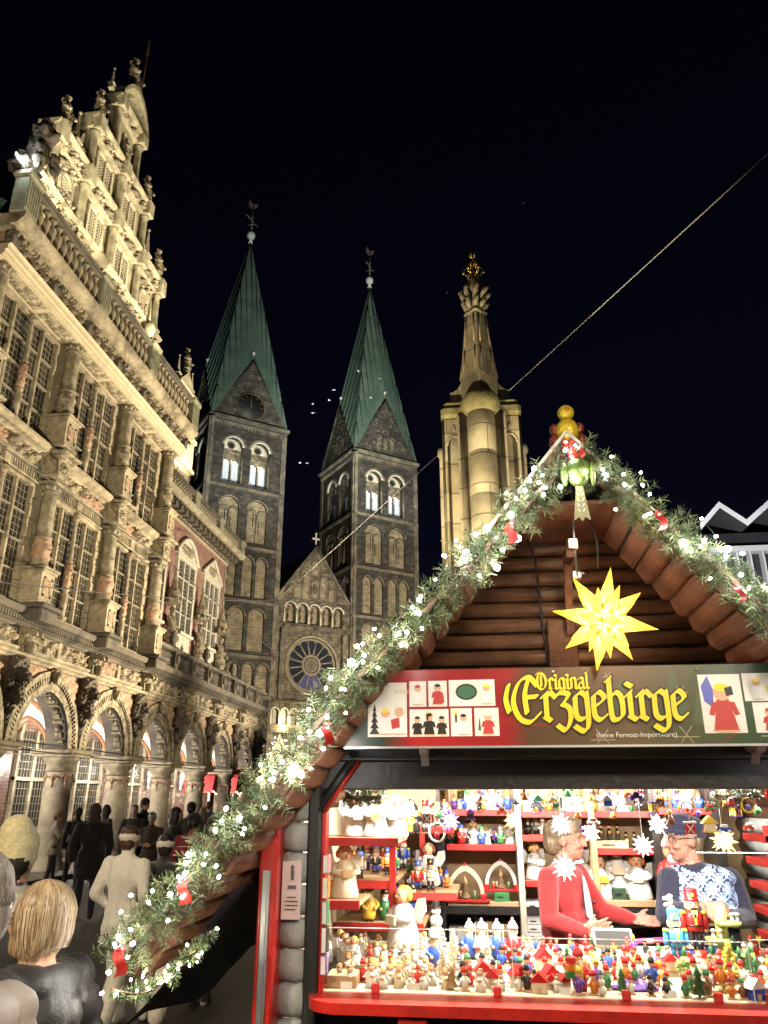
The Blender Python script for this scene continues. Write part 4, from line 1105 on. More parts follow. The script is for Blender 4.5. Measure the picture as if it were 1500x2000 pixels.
    for i in range(4):
        for Gp, Cp in ((G_[i], C_[i]), (G_[(i + 1) % 4], C_[i])):
            sm.add([tuple(T_), tuple(Gp), tuple(Cp)], [(0, 1, 2)])
            for k in range(1, 7):
                t = k / 7; p = Gp.lerp(Cp, t); e = T_.lerp(Cp, t); nrm = (Gp - T_).cross(Cp - T_).normalized()
                if nrm.dot(p - Vector((tx, 0, p.z))) < 0: nrm = -nrm
                seam.tube([p + nrm * .05, e + nrm * .05], .07, 4)
        seam.tube([G_[i], T_], .10, 4); seam.tube([C_[i], T_], .09, 4)
    so = cpart('spire', sm, SPIRE); seam.build('roof_seam', SEAM, so)
    bm = MB(); bm.lathe([(.35, 0), (.2, .6), (.55, 1.0), (.7, 1.5), (.55, 2.0), (.1, 2.4)], 14, (tx, 0, 86.3)); bm.build('ball', mat('pale_metal_ball', (.5, .5, .46), .5), so)
    bm = MB(); bm.tube([(tx, 0, 88.5), (tx, 0, 94.0)], .10, 6); bm.tube([(tx - 1.3, -.9, 90.8), (tx + 1.3, .9, 90.8)], .09, 6); bm.tube([(tx - .6, .4, 90.0), (tx + .6, -.4, 90.0)], .06, 6)
    for k in range(4): bm.ball((tx, 0, 89.4 + k * .7), .2, 6, 5)
    bm.prism([(tx - .7, 93.6), (tx - .1, 93.2), (tx + .6, 93.7), (tx + .9, 94.7), (tx + .3, 94.3), (tx - .2, 94.2), (tx - .6, 94.9), (tx - .8, 94.4)], -.05, .05); bm.build('weathercock', mat('dull_vane', (.16, .12, .08), .6, metal=.4), so)
    # belfry lamps that light the two sound openings of the front
    for cx in (-1.95, 1.95):
        p = CD.matrix_world @ Vector((0, 0, 0))
        lp = Matrix.Translation((-33.61, 96.59, 0)) @ Matrix.Rotation(R(38), 4, 'Z') @ Vector((tx + cx, -W2 + .1, 45.4))
        point(lp, 120, (1, .95, .86), .2)
# centre: gable, dwarf gallery, rose window, arcade, portals
m = MB(); cxm = 11.1; yc = -W2 + .4
m.box(W2, 16.86, yc + .8, yc + 2, 0, 26.3); m.add([(W2, yc, 13.8), (7.0, yc, 13.8), (7.0, yc, 23.6), (W2, yc, 23.6)], [(0, 1, 2, 3)])
m.add([(15.2, yc, 13.8), (16.86, yc, 13.8), (16.86, yc, 23.6), (15.2, yc, 23.6)], [(0, 1, 2, 3)])
n = 32   # square field around the round window
ring = [(cxm + 3.75 * math.cos(2 * PI * i / n), 18.75 + 3.75 * math.sin(2 * PI * i / n)) for i in range(n)]
def sq(a):
    c, s_ = math.cos(a), math.sin(a); k = 1 / max(abs(c), abs(s_)); return (cxm + 4.1 * c * k, 18.75 + 4.9 * s_ * k)
for i in range(n):
    a, b = 2 * PI * i / n, 2 * PI * (i + 1) / n; p, q = sq(a), sq(b); r0, r1 = ring[i], ring[(i + 1) % n]
    m.add([(r0[0], yc, r0[1]), (p[0], yc, p[1]), (q[0], yc, q[1]), (r1[0], yc, r1[1])], [(0, 1, 2, 3)])
    m.add([(r0[0], yc, r0[1]), (r1[0], yc, r1[1]), (r1[0], yc + .8, r1[1]), (r0[0], yc + .8, r0[1])], [(0, 1, 2, 3)])
cpart('front_wall', m, MDST)
for sx in (-1, 1):
    b = MB(); b.box(cxm + sx * 4.55 - .3, cxm + sx * 4.55 + .3, yc - .5, yc + .2, 14, 23.6); b.ball((cxm + sx * 4.55, yc - .55, 22.4), (.4, .3, .9), 8, 6); b.ball((cxm + sx * 4.3, yc - .4, 15.6), (.4, .3, .9), 8, 6); cpart('buttress', b, TRIM)
rw = MB()
for rr, t in ((3.75, .22), (3.4, .16), (1.25, .2)): rw.tube([(cxm + rr * math.cos(i * PI / 24), yc - .02 + (.0 if rr > 3.5 else .3), 18.75 + rr * math.sin(i * PI / 24)) for i in range(49)], t, 6)
for k in range(16):
    a = 2 * PI * (k + .5) / 16; c, s_ = math.cos(a), math.sin(a); rw.tube([(cxm + 1.3 * c, yc + .3, 18.75 + 1.3 * s_), (cxm + 2.95 * c, yc + .3, 18.75 + 2.95 * s_)], .10, 6)
    a = 2 * PI * k / 16; rw.tube([(cxm + 2.95 * math.cos(a) + .50 * math.cos(a + d), yc + .3, 18.75 + 2.95 * math.sin(a) + .50 * math.sin(a + d)) for d in [-PI / 2 + PI * j / 8 for j in range(9)]], .08, 5)
    rw.ball((cxm + .8 * math.cos(a), yc + .3, 18.75 + .8 * math.sin(a)), .16, 6, 5)
for k in range(8):
    a = 2 * PI * k / 8; rw.tube([(cxm + .55 * math.cos(a) + .22 * math.cos(d), yc + .3, 18.75 + .55 * math.sin(a) + .22 * math.sin(d)) for d in [j * PI / 4 for j in range(9)]], .06, 5)
ro = cpart('rose_window', rw, mat('rose_tracery', (.24, .20, .14), .8, var=.4, scale=1.5))
ROSE = mat('rose_glass', (.02, .024, .035), .25, var=.5, scale=1.5); ROSEL = mat('rose_glass_lit', (.05, .05, .12), .25, emit=.10, ecol=(.30, .28, .62))
for k in range(16):
    a0 = 2 * PI * (k - .5) / 16; q = MB()
    q.add([(cxm + r * math.cos(a0 + d), yc + .42, 18.75 + r * math.sin(a0 + d)) for r, d in ((1.25, 0), (3.4, 0), (3.5, PI / 16), (3.4, PI / 8), (1.25, PI / 8))], [(0, 1, 2, 3, 4)])
    q.build('pane', ROSEL if k in (11, 12, 13) else ROSE, ro)
q = MB(); q.add([(cxm + 1.25 * math.cos(i * PI / 8), yc + .42, 18.75 + 1.25 * math.sin(i * PI / 8)) for i in range(16)], [tuple(range(16))]); q.build('pane', mat('rose_eye', (.05, .04, .05), .3, emit=.10, ecol=(.8, .6, .3)), ro)
# dwarf gallery of five niches
m = MB(); cols = [7.55 + 1.78 * i for i in range(5)]
for c in cols: m.arch_wall(c - .89, c + .89, 23.6, 27.3, c, .72, 24.0, 26.0, yc - .25, yc + .5, 0, 0, 10)
m.box(W2 + .3, cols[0] - .89, yc - .25, yc + .5, 23.6, 27.3); m.box(cols[-1] + .89, 16.8, yc - .25, yc + .5, 23.6, 27.3); m.box(W2 + .2, 16.86, yc - .5, yc + .1, 23.3, 23.7); ga = cpart('dwarf_gallery', m, MDST)
for c in cols:
    q = MB(); q.box(c - .72, c + .72, yc + .48, yc + .52, 24.0, 26.8); q.build('niche_panel', LTST, ga)
    o = inst('statue', statue, ga, (c, yc + .1, 24.4), 0, 1.0)
    q = MB(); q.tube([(a[0], yc - .32, a[1]) for a in arch_pts(c, .84, 26.0, 0, 10)], .12, 6); q.tube([(c - .89, yc - .35, 24.0), (c - .89, yc - .35, 26.0)], .12, 6); q.build('arch_rim', CREAM, ga)
m = MB(); m.prism([(5.6, 27.2), (16.6, 27.2), (cxm, 35.0)], yc - .1, yc + .6); go = cpart('front_gable', m, MDST)
m = MB()
for sx in (-1, 1): m.tube([(cxm + sx * 5.8, yc - .2, 26.9), (cxm, yc - .2, 35.2)], .2, 5)
for c, zb, zt in ((-2.6, 27.6, 29.4), (-1.3, 27.6, 31), (1.3, 27.6, 31), (2.6, 27.6, 29.4), (0, 27.8, 30.2), (0, 31.0, 33.0)):
    m.tube([(a[0], yc - .14, a[1]) for a in [(cxm + c - .5, zb)] + arch_pts(cxm + c, .5, zt - .5, 0, 8) + [(cxm + c + .5, zb)]], .11, 5)
m.ball((cxm, yc - .2, 29), (.35, .25, .7), 8, 6); m.build('gable_tracery', TRIM, go)
q = MB()
for c, zb, zt in ((-2.6, 27.6, 29.2), (-1.3, 27.6, 30.8), (1.3, 27.6, 30.8), (2.6, 27.6, 29.2), (0, 27.8, 30.0), (0, 31.0, 32.8)): q.box(cxm + c - .46, cxm + c + .46, yc - .12, yc - .1, zb, zt)
q.build('niche_panel', LTST, go)
q = MB(); q.box(cxm - .10, cxm + .10, yc, yc + .2, 35, 37.2); q.box(cxm - .55, cxm + .55, yc, yc + .2, 36.2, 36.45); q.build('cross', CREAM, go)
m = MB(); m.prism([(5.2, 26.6), (17.0, 26.6), (cxm, 35.1)], yc + .6, 12); m.prism([(-W2 + 3, 26.4), (1.5, 33.6), (8, 26.4)], W2, 17, axis='x'); cpart('nave_roof', m, SPIRE)
# lit arcade over the portals and the portal arches
m = MB(); arc = [5.9 + 1.28 * i for i in range(9)]
for c in arc: m.arch_wall(c - .64, c + .64, 10.4, 13.6, c, .5, 10.9, 12.4, yc - .6, yc + .2, 0, 0, 8)
m.box(W2, 16.9, yc - .9, yc + .3, 13.55, 13.9); m.box(W2, 16.9, yc - .7, yc + .3, 9.9, 10.4); lo = cpart('portal_gallery', m, MDST)
for c in arc:
    q = MB(); q.box(c - .52, c + .52, yc + .18, yc + .24, 10.9, 12.95); q.build('niche_panel', CREAM, lo)
    q = MB(); q.tube([(a[0], yc - .62, a[1]) for a in [(c - .55, 10.9)] + arch_pts(c, .55, 12.4, 0, 8) + [(c + .55, 10.9)]], .09, 5); q.build('arch_rim', CREAM, lo)
Mc = Matrix.Translation((-33.61, 96.59, 0)) @ Matrix.Rotation(R(38), 4, 'Z')
for c in (7.2, 10, 13): point(Mc @ Vector((c, yc - 1.2, 10.6)), 520, (1, .86, .50), .3)
m = MB()
for c in (8.0, 13.6): m.arch_wall(c - 2.6, c + 2.6, 0, 9.9, c, 2.0, 0, 5.5, yc - .5, yc + 1.2, 0, 0, 14)
cpart('portal_wall', m, MDST)
for c in (8.0, 13.6):
    q = MB(); lp = [(c - 2, .0)] + arch_pts(c, 2.0, 5.5, 0, 14) + [(c + 2, 0)]; q.add([(p[0], yc + 1.15, p[1]) for p in lp], [tuple(range(len(lp) - 1, -1, -1))]); q.build('portal', mat('gold_mosaic', (.50, .36, .10), .6, var=.4, scale=2), CD)
point(Mc @ Vector((8, yc - 1.6, 4.2)), 600, (1, .80, .40), .3); point(Mc @ Vector((13.6, yc - 1.6, 4.2)), 500, (1, .80, .40), .3)

# ------------------------------------------------------------------ statue column with canopy
RS = thing('stone_monument', 'tall sandstone column monument with pointed canopy and gilded flower finial', 'monument', (.20, 10.4, 0), 0)
RST = brick_mat('monument_sandstone', (.40, .33, .22), (.52, .45, .32), (.22, .18, .12), .62, .47, .012, .8, .6, 'SZ', .5)
MOSS = mat('mossy_cap', (.20, .17, .08), .9, var=.5, scale=6, bump=.5, bscale=20)
m = MB(); m.box(-.36, .36, -.18, .5, 0, 7.30); m.box(-.56, .56, -.02, .5, 0, 7.30); part('pier', m, RST, RS)
rnd = random.Random(5)
z = 0.0
while z < 7.25:      # courses of the round shaft
    h = min(rnd.uniform(.42, .75), 7.28 - z); q = MB(); r = .205 + rnd.uniform(-.002, .002)
    q.lathe([(r - .004, 0), (r, .004), (r, h - .005), (r - .004, h - .001)], 20, (0, -.20, z)); part('shaft_course', q, RST, RS); z += h
q = MB()
for sx in (-1, 1):
    q.lathe([(.06, 0), (.06, 7.3)], 10, (sx * .27, -.16, 0)); q.lathe([(.045, 0), (.045, 7.3)], 10, (sx * .55, -.02, 0)); q.lathe([(.05, 0), (.05, 6.75), (.08, 6.8), (.08, 6.9)], 8, (sx * .60, .16, 0))
part('corner_shaft', q, RST, RS)
for sx in (-1, 1):
    q = MB(); q.arch_wall(sx * .41 - .14, sx * .41 + .14, 3.0, 7.28, sx * .41, .105, 3.4, 6.85, -.10, -.03, 0, .6, 10)
    q.ball((sx * .41, -.09, 7.12), (.035, .03, .08), 8, 6); q.tube([(a[0], -.10, a[1]) for a in arch_pts(sx * .41, .105, 6.85, .6, 10)], .016, 5); part('niche', q, RST, RS)
q = MB(); q.lathe([(.21, 7.27), (.26, 7.31), (.30, 7.40), (.29, 7.50), (.25, 7.58), (.22, 7.62)], 24, (0, -.18, 0))
q.box(-.60, .60, -.14, .55, 7.30, 7.50, bev=.05); q.box(-.55, .55, -.10, .5, 7.50, 7.60, bev=.04); part('cap', q, MOSS, RS)
q = MB()
for sx in (-1, 1):
    pts = [(0, 7.60), (sx * .45, 7.60), (sx * .45, 7.80)] + [(sx * (.45 - .22 * math.sin(t)), 7.80 + .42 * (1 - math.cos(t))) for t in [i * PI / 12 for i in range(1, 7)]] + [(0, 8.25)]
    q.prism(pts if sx > 0 else pts[::-1], .02, .34)
part('shoulder', q, RST, RS)
q = MB(); q.M = Matrix.Translation((0, -.02, 0)) @ Matrix.Rotation(R(45), 4, 'Z')
q.box(-.20, .20, -.20, .20, 7.60, 7.98, bev=.01)
q.lathe([(.30, 7.98), (.25, 8.3), (.205, 8.75), (.165, 9.16)], 4, smooth=False, a0=R(45), a1=R(405))
q.box(-.14, .14, -.14, .14, 9.14, 9.20, bev=.02); part('pinnacle', q, RST, RS)
q = MB(); q.M = Matrix.Translation((0, -.02, 0)) @ Matrix.Rotation(R(45), 4, 'Z')
for sx, sy in ((-1, 0), (1, 0), (0, -1), (0, 1)):
    for z0, z1, w0, w1 in ((8.02, 8.48, .150, .128), (8.56, 9.10, .122, .095)):
        for e in (-1, 1):
            a = (sx * (w0 + .045) + (e * (w0 - .02) if sx == 0 else 0), sy * (w0 + .045) + (e * (w0 - .02) if sy == 0 else 0), z0)
            b = (sx * (w1 + .045) + (e * (w1 - .02) if sx == 0 else 0), sy * (w1 + .045) + (e * (w1 - .02) if sy == 0 else 0), z1)
            q.tube([a, b], .012, 4)
part('panel_moulding', q, mat('reddish_moulding', (.46, .33, .21), .8, var=.3, scale=8), RS)
q = MB()
for k in range(8):
    a = k * PI / 4
    for z0, r in ((9.30, .15), (9.50, .19)):
        q.tube([(.10 * math.cos(a), .10 * math.sin(a) - .02, z0 - .06), (r * math.cos(a), r * math.sin(a) - .02, z0), ((r + .05) * math.cos(a + .15), (r + .05) * math.sin(a + .15) - .02, z0 + .07), ((r + .02) * math.cos(a + .3), (r + .02) * math.sin(a + .3) - .02, z0 + .11)], [.03, .045, .036, .014], 6)
q.lathe([(.13, 9.18), (.12, 9.5), (.17, 9.62), (.15, 9.72)], 8, (0, -.02, 0), smooth=False); part('leaf_crown', q, RST, RS)
q = MB(); q.tube([(0, -.02, 9.7), (0, -.02, 10.42)], .012, 6)
for k in range(6):
    a = k * PI / 3; c, s_ = math.cos(a), math.sin(a)
    q.tube([(.01 * c, .01 * s_ - .02, 9.78), (.06 * c, .06 * s_ - .02, 9.82), (.09 * c, .09 * s_ - .02, 9.90)], [.012, .016, .004], 5)
    q.tube([(.01 * c, .01 * s_ - .02, 9.92), (.07 * c, .07 * s_ - .02, 9.90), (.15 * c, .15 * s_ - .02, 9.96), (.15 * c, .15 * s_ - .02, 10.05), (.09 * c, .09 * s_ - .02, 10.08), (.07 * c, .07 * s_ - .02, 10.02)], .011, 5); q.ball((.16 * c, .16 * s_ - .02, 9.98), .026, 6, 5); q.ball((.08 * c, .08 * s_ - .02, 10.03), .022, 6, 5)
    q.tube([(.01 * c, .01 * s_ - .02, 10.1), (.05 * c, .05 * s_ - .02, 10.16), (.045 * c, .045 * s_ - .02, 10.22)], [.01, .014, .004], 5)
    q.tube([(0, -.02, 10.28), (.05 * c, .05 * s_ - .02, 10.31), (.07 * c, .07 * s_ - .02, 10.35)], [.012, .014, .003], 5)
part('finial', q, GOLD, RS)

# ------------------------------------------------------------------ modern building with folded white roof edge
MBd = thing('modern_building', 'modern glass building with white zigzag folded roof edge behind the stall', 'building', (11.0, 34.0, 0), 0)
zz = [(-.9, 13.2), (.05, 14.2), (1.1, 13.3), (2.2, 14.2), (3.3, 13.3), (4.4, 14.2), (5.5, 13.3), (6.6, 14.2)]
WHT = mat('white_roof_edge', (.75, .75, .74), .6, emit=.0)
q = MB()
for a, b in zip(zz[:-1], zz[1:]):
    q.add([(a[0], -.5, a[1]), (b[0], -.5, b[1]), (b[0], -.5, b[1] + .30), (a[0], -.5, a[1] + .30), (a[0], 9, a[1]), (b[0], 9, b[1]), (b[0], 9, b[1] + .30), (a[0], 9, a[1] + .30)], [(0, 1, 2, 3)], 0)
    q.add([(x, y, z + d) for x, z in (a, b) for y, d in ((-.5, 0), (-.5, .30), (9, 0), (9, .30))], [(0, 2, 6, 4), (1, 5, 7, 3)], 1)
part('folded_roof', q, [WHT, mat('dark_roof_sheet', (.05, .05, .055), .6)], MBd)
q = MB(); q.box(-.6, 7, .2, 9, 0, 13.2); part('wall', q, mat('dark_glass_wall', (.03, .03, .035), .25, var=.3, scale=.5), MBd)
for k in range(14):
    q = MB(); q.box(-.6 + k * .55, -.52 + k * .55, -.25, .2, 0, 12.3); part('fin', q, mat('pale_fins', (.5, .5, .5), .6), MBd)
q = MB(); q.box(-.6, 7, -.3, .25, 12.2, 12.45); q.box(-.6, 7, -.3, .25, 9.2, 9.4); part('spandrel', q, MATS['pale_fins'], MBd)
spot((9.0, 26.0, 8.0), (12.0, 34, 13.2), 5200, (.95, .97, 1), 60)  # spot added to brighten the folded roof edge

# ------------------------------------------------------------------ wires over the square
WIRE = mat('dark_wire', (.06, .055, .05), .6); WIREL = mat('pale_wire', (.75, .72, .65), .5)
def wire(pts, r, label, sag=.15):
    P = [Vector(p) for p in pts]; out = []
    for a, b in zip(P[:-1], P[1:]):
        for i in range(17):
            t = i / 16; p = a.lerp(b, t); p.z -= sag * 4 * t * (1 - t); out.append(p)
    q = MB(); q.tube(out, r, 6); return tag(q.build('overhead_wire', WIREL if 'bright' in label else WIRE), label, 'wire')
wire([(4.33, 7.89, 9.91), (-8.92, 32.81, 10.40)], .009, 'thin bright span wire crossing the night sky above the stall roof', .05)
wire([(-9.68, 12.74, 8.84), (-9.48, 22.05, 8.91), (-9.34, 36.83, 8.33)], .016, 'dark contact wire running along the town hall facade', .05)
wire([(-9.0, 10.0, 5.2), (-8.92, 32.81, 10.40), (-6.9, 59.6, 16.7)], .012, 'thin wire crossing low in front of the arcade columns', .2)
# ------------------------------------------------------------------ gulls lit from below
GUL = mat('white_feathers', (.8, .8, .78), .7)
gm = MB(); gm.ball((0, 0, 0), (.10, .26, .09), 8, 6); gm.ball((0, -.26, .04), (.06, .08, .06), 8, 6); gm.prism([(-.06, .22), (.06, .22), (.10, .42), (-.10, .42)], -.01, .01, axis='z')
for sx in (-1, 1): gm.add([(sx * .05, -.14, .03), (sx * .05, .1, .03), (sx * .42, .02, .16), (sx * .40, -.18, .16), (sx * .85, .12, .05)], [(0, 1, 2, 3), (3, 2, 4)])
gull_me = gm.data('body', GUL)
GULLS = ['gull ' + t for t in ('highest of the three between the two spires', 'just below the highest gull between the spires', 'left of the pair between the spires', 'below the left gull between the spires', 'low over the nave beside the left tower', 'low over the nave, closest to the right tower', 'in front of the left edge of the right spire', 'in front of the middle of the right spire', 'above the gable of the right tower', 'alone high in the sky at the right', 'alone beside the tip of the monument')]
for i, p in enumerate([(-13.69, 68.65, 41.95), (-14.13, 68.56, 40.72), (-15.77, 68.2, 40.21), (-15.73, 68.21, 39.15), (-16.79, 67.96, 33.5), (-16.1, 68.12, 33.48), (-11.2, 69.1, 44.3), (-8.96, 69.42, 43.4), (-9.9, 69.3, 41.14), (7.3, 69.62, 65.06), (-1.64, 69.98, 54.0)]):
    tag(inst('gull', gull_me, None, p, random.uniform(0, 6), .3), GULLS[i], 'bird', 'gulls over the cathedral')
spot((-8, 50, 8), (-12, 68, 42), 4000, (1, .9, .75), 60)
# ------------------------------------------------------------------ far booths at the end of the arcade
RDC = mat('red_awning', (.34, .02, .02), .7, var=.2, scale=3)
for i, (x, y, s, lb) in enumerate(((-13.0, 37.0, 1.0, 'red canopied booth under the far end of the arcade'), (-12.9, 40.2, 1.0, 'second red canopied booth beside the last arcade column'))):
    t = thing('market_booth', lb, 'market stall', (x, y, 0), R(90), 'red booths under the arcade')
    q = MB(); q.prism([(-1.2, 2.3), (1.2, 2.3), (.9, 3.0), (0, 3.5), (-.9, 3.0)], -.7, .7); q.build('canopy', RDC, t)
    q = MB(); q.box(-1.1, 1.1, -.6, -.5, 0, 1.1); q.build('counter', RDC, t)
    for sx in (-1, 1):
        q = MB(); q.box(sx * 1.1 - .05, sx * 1.1 + .05, -.6, -.5, 0, 2.4); q.build('post', mat('white_post', (.7, .66, .6), .6), t)
    q = MB()
    for k in range(14): q.ball((-1.15 + k * .177, -.72, 2.34 - .12 * math.sin(k * PI / 6.5) ** 2), .022, 6, 4)
    q.build('string_bulbs', mat('far_bulbs', (1, 1, 1), .4, emit=14, ecol=(1, .9, .7)), t)
    point((x + .1, y, 2.1), 60, (1, .8, .6), .1)
HT = thing('market_booth', 'bright round booth with glowing cream canopy beyond the arcade corner', 'market stall', (-11.4, 44.2, 0), 0)
q = MB(); q.lathe([(1.1, 3.3), (.95, 3.9), (.5, 4.6), (.12, 5.1), (.05, 5.5)], 16); q.build('canopy', mat('lit_canopy', (.8, .66, .4), .7, emit=1.6, ecol=(1, .84, .45)), HT)
q = MB(); q.lathe([(1.0, 0), (1.0, 1.2), (1.05, 1.2), (1.05, 1.3)], 16); q.build('counter', RDC, HT)
for k in range(6):
    q = MB(); q.lathe([(.06, 0), (.06, 3.35)], 8, (.95 * math.cos(k * PI / 3), .95 * math.sin(k * PI / 3), 0)); q.build('post', MATS['white_post'], HT)
q = MB()
for k in range(60): q.ball((1.15 * math.cos(k * .7) * (1 - k / 80), 1.15 * math.sin(k * .7) * (1 - k / 80), 3.3 + k * .034), .028, 5, 4)
q.build('string_bulbs', MATS['far_bulbs'], HT); point((-11.4, 44.2, 2.6), 160, (1, .8, .5), .2)
# ------------------------------------------------------------------ market stall
XC, YF = .44, 3.70
ST = thing('market_stall', 'wooden Christmas market hut with steep gabled roof and brightly lit red counter', 'market stall', (XC, YF, 0), 0)
def sp(name, m, mats, label=None, parent=ST):
    o = m.build(name, mats, parent)
    if label: o['label'] = label
    return o
REDP = mat('red_gloss_paint', (.52, .022, .014), .34, var=.3, scale=9, bump=.2, bscale=30, coat=.25, dark=(.30, .018, .012), dscale=7, damt=.35)
REDM = mat('red_shelf_paint', (.50, .03, .025), .45, var=.15, scale=6)
GREYW = mat('grey_painted_logs', (.42, .43, .41), .6, var=.18, scale=5, bump=.25, bscale=40, dark=(.20, .21, .20), dscale=3, damt=.35)
DARKW = mat('dark_green_frame', (.018, .022, .019), .45, var=.3, scale=6, bump=.15, bscale=40)
BLACKW = mat('black_panel', (.020, .018, .017), .38, var=.35, scale=3, bump=.12, bscale=30)
BRN = mat('brown_stained_logs', (.19, .098, .048), .40, var=.6, scale=14, bump=.5, bscale=50, grain=(.08, 1, 1), dark=(.05, .024, .012), dscale=5, damt=.45)
BRN2 = mat('brown_soffit_boards', (.17, .072, .035), .6, var=.55, scale=16, bump=.5, bscale=55, grain=(1, .07, 1), dark=(.075, .030, .015), dscale=6, damt=.5)
TAN = mat('plywood', (.50, .33, .17), .6, var=.18, scale=3, bump=.1)
ALU = mat('brushed_aluminium', (.55, .55, .54), .35, metal=.9)
PALEW = mat('pale_bargeboard', (.50, .46, .38), .6, var=.25, scale=6, bump=.2)
def log(x0, x1, yc, z, h, bulge, m, mi=0, n=7):
    """half-round board along x, belly towards -y"""
    prof = [(yc - bulge * math.sin(PI * i / n) ** .7, z + .003 + (h - .006) * i / n) for i in range(n + 1)] + [(yc + .02, z + h - .003), (yc + .02, z + .003)]
    m.prism(prof, x0, x1, mi, True, axis='x')
# corner walls of half-round logs, posts, frame
for sx in (-1, 1):
    for k in range(16):
        q = MB(); a, b = sorted((sx * 1.345, sx * 1.235)); log(a, b, -.01, .02 + k * .128, .128, .024, q); sp('wall_log', q, GREYW if k > 3 else mat('green_painted_logs', (.07, .13, .11), .6, var=.3, scale=5, bump=.25))
        q = MB(); q.M = Matrix.Translation((sx * 1.345, 0, 0)) @ Matrix.Rotation(R(90) * -sx, 4, 'Z'); log(-2.45 if sx > 0 else .02, -.02 if sx > 0 else 2.45, .0, .02 + k * .128, .128, .04, q); sp('wall_log', q, GREYW)
    a, b = sorted((sx * 1.425, sx * 1.345)); q = MB(); q.box(a, b, -.14, .04, 0, 1.83, bev=.008); po = sp('red_post', q, REDP)
    q = MB(); c = sx * 1.388; q.box(c - .018, c + .018, -.152, -.14, .1, 1.62, bev=.003); q.box(c - .007, c + .007, -.158, -.150, .1, 1.62); q.build('metal_strip', ALU, po)
    a, b = sorted((sx * 1.235, sx * 1.175)); q = MB(); q.box(a, b, -.05, .06, 0, 2.0, bev=.01); sp('frame_post', q, DARKW)
    q = MB(); a, b = sorted((sx * 1.175, sx * 1.155)); q.box(a, b, -.03, .05, 1.14, 1.93, bev=.004); sp('red_trim', q, REDP)
    q = MB(); q.add([], []); a = sx * 1.175
    q.tube([(sx * 1.19, -.02, 1.86), (sx * 1.02, -.02, 2.10)], .035, 4); q2 = MB(); q2.tube([(sx * 1.165, -.035, 1.86), (sx * 1.00, -.035, 2.08)], .012, 4); sp('corner_brace', q, DARKW); sp('red_trim', q2, REDP)
# fascia beam above the opening
q = MB(); q.box(-1.2, 1.2, -.03, .05, 1.95, 2.075, bev=.006); sp('fascia_board', q, BLACKW)
q = MB(); q.box(-1.16, 1.16, -.05, .05, 2.075, 2.09, bev=.003); q.box(-1.14, 1.14, -.035, .05, 2.092, 2.10); sp('fascia_moulding', q, DARKW)
q = MB(); q.box(-1.1, 1.1, .02, .06, 2.10, 2.20); sp('fascia_board', q, BLACKW)
for x in (-.70, .74):
    q = MB(); q.prism([(-.22, 2.135), (.02, 2.135), (.02, 2.03), (-.03, 2.05), (-.06, 2.09), (-.13, 2.10), (-.16, 2.12), (-.22, 2.12)], x - .018, x + .018, axis='x'); sp('bracket', q, mat('grey_bracket', (.30, .28, .25), .6, var=.2, scale=10))
# gable wall of dark logs
H0, SL, XF = 3.14, 1.205, .215
zw = lambda ax: H0 - SL * (ax - XF)
k = 0; z = 2.12
while z < 3.12:
    hw = XF + (H0 - (z + .03)) / SL + .03
    q = MB(); log(-hw, hw, .09, z, .079, .022, q, 0, 8); sp('gable_log', q, BRN); z += .079
# roof: soffit boards, flat collar, covering, barge boards
sl_len = .112; ang = math.atan(SL)
for sx in (-1, 1):
    n = 22
    bd = MB(); w_ = sl_len; prof = [(-w_ / 2 + w_ * i / 8, -.017 * math.sin(PI * i / 8) ** .55) for i in range(9)] + [(w_ / 2, .02), (-w_ / 2, .02)]
    bd.prism(prof, -.45, 2.45, 0, True)
    me = bd.data('soffit_board', BRN2)
    for i in range(n):
        d = (i + .5) * sl_len
        inst('soffit_board', me, ST, (sx * (XF + d * math.cos(ang)), 0, H0 + .02 - d * math.sin(ang)), (0, sx * ang, 0))
    q = MB(); L = n * sl_len; x1 = XF + L * math.cos(ang) + .02; z1 = H0 - L * math.sin(ang)
    q.prism([(0, 3.46), (0, 3.40), (sx * x1, z1 + .045), (sx * x1, z1 + .09)], -.44, 2.45); sp('roof_sheet', q, mat('dark_roof_felt', (.02, .02, .021), .8, var=.3, scale=8))
    q = MB(); q.prism([(sx * .0, 3.46), (sx * 0, 3.38), (sx * x1, z1 + .02), (sx * x1, z1 + .10)], -.47, -.445); sp('bargeboard', q, BRN2)
    q = MB(); q.prism([(sx * .0, 3.47), (sx * 0, 3.45), (sx * .5, 2.84), (sx * .5, 2.87)], -.54, -.50); sp('roof_lath', q, PALEW)
q = MB(); q.box(-XF - .01, XF + .01, -.44, .10, H0, H0 + .02); sp('collar_board', q, BRN2)
# walls, floor, back
q = MB(); q.box(-1.3, 1.3, .1, 2.40, 0, .15); sp('floor_board', q, TAN)
q = MB(); q.box(-1.33, 1.33, 2.36, 2.42, 0, 2.2); q.prism([(-1.30, 2.2), (1.30, 2.2), (.25, 3.1), (-.25, 3.1)], 2.37, 2.42); sp('back_wall', q, TAN)
q = MB(); q.box(-1.32, 1.32, .08, 2.38, 2.16, 2.19); sp('ceiling', q, mat('white_ceiling', (.7, .68, .64), .7))
q = MB(); q.box(-1.2, 1.2, .02, .06, 0, 1.10); sp('front_panel', q, mat('green_black_panel', (.012, .018, .016), .35, var=.3, scale=5))
q = MB(); pass
for x in (-.76, .76): q = MB(); q.box(x - .06, x + .06, -.17, .02, .95, 1.10, bev=.008); sp('counter_bracket', q, REDP)
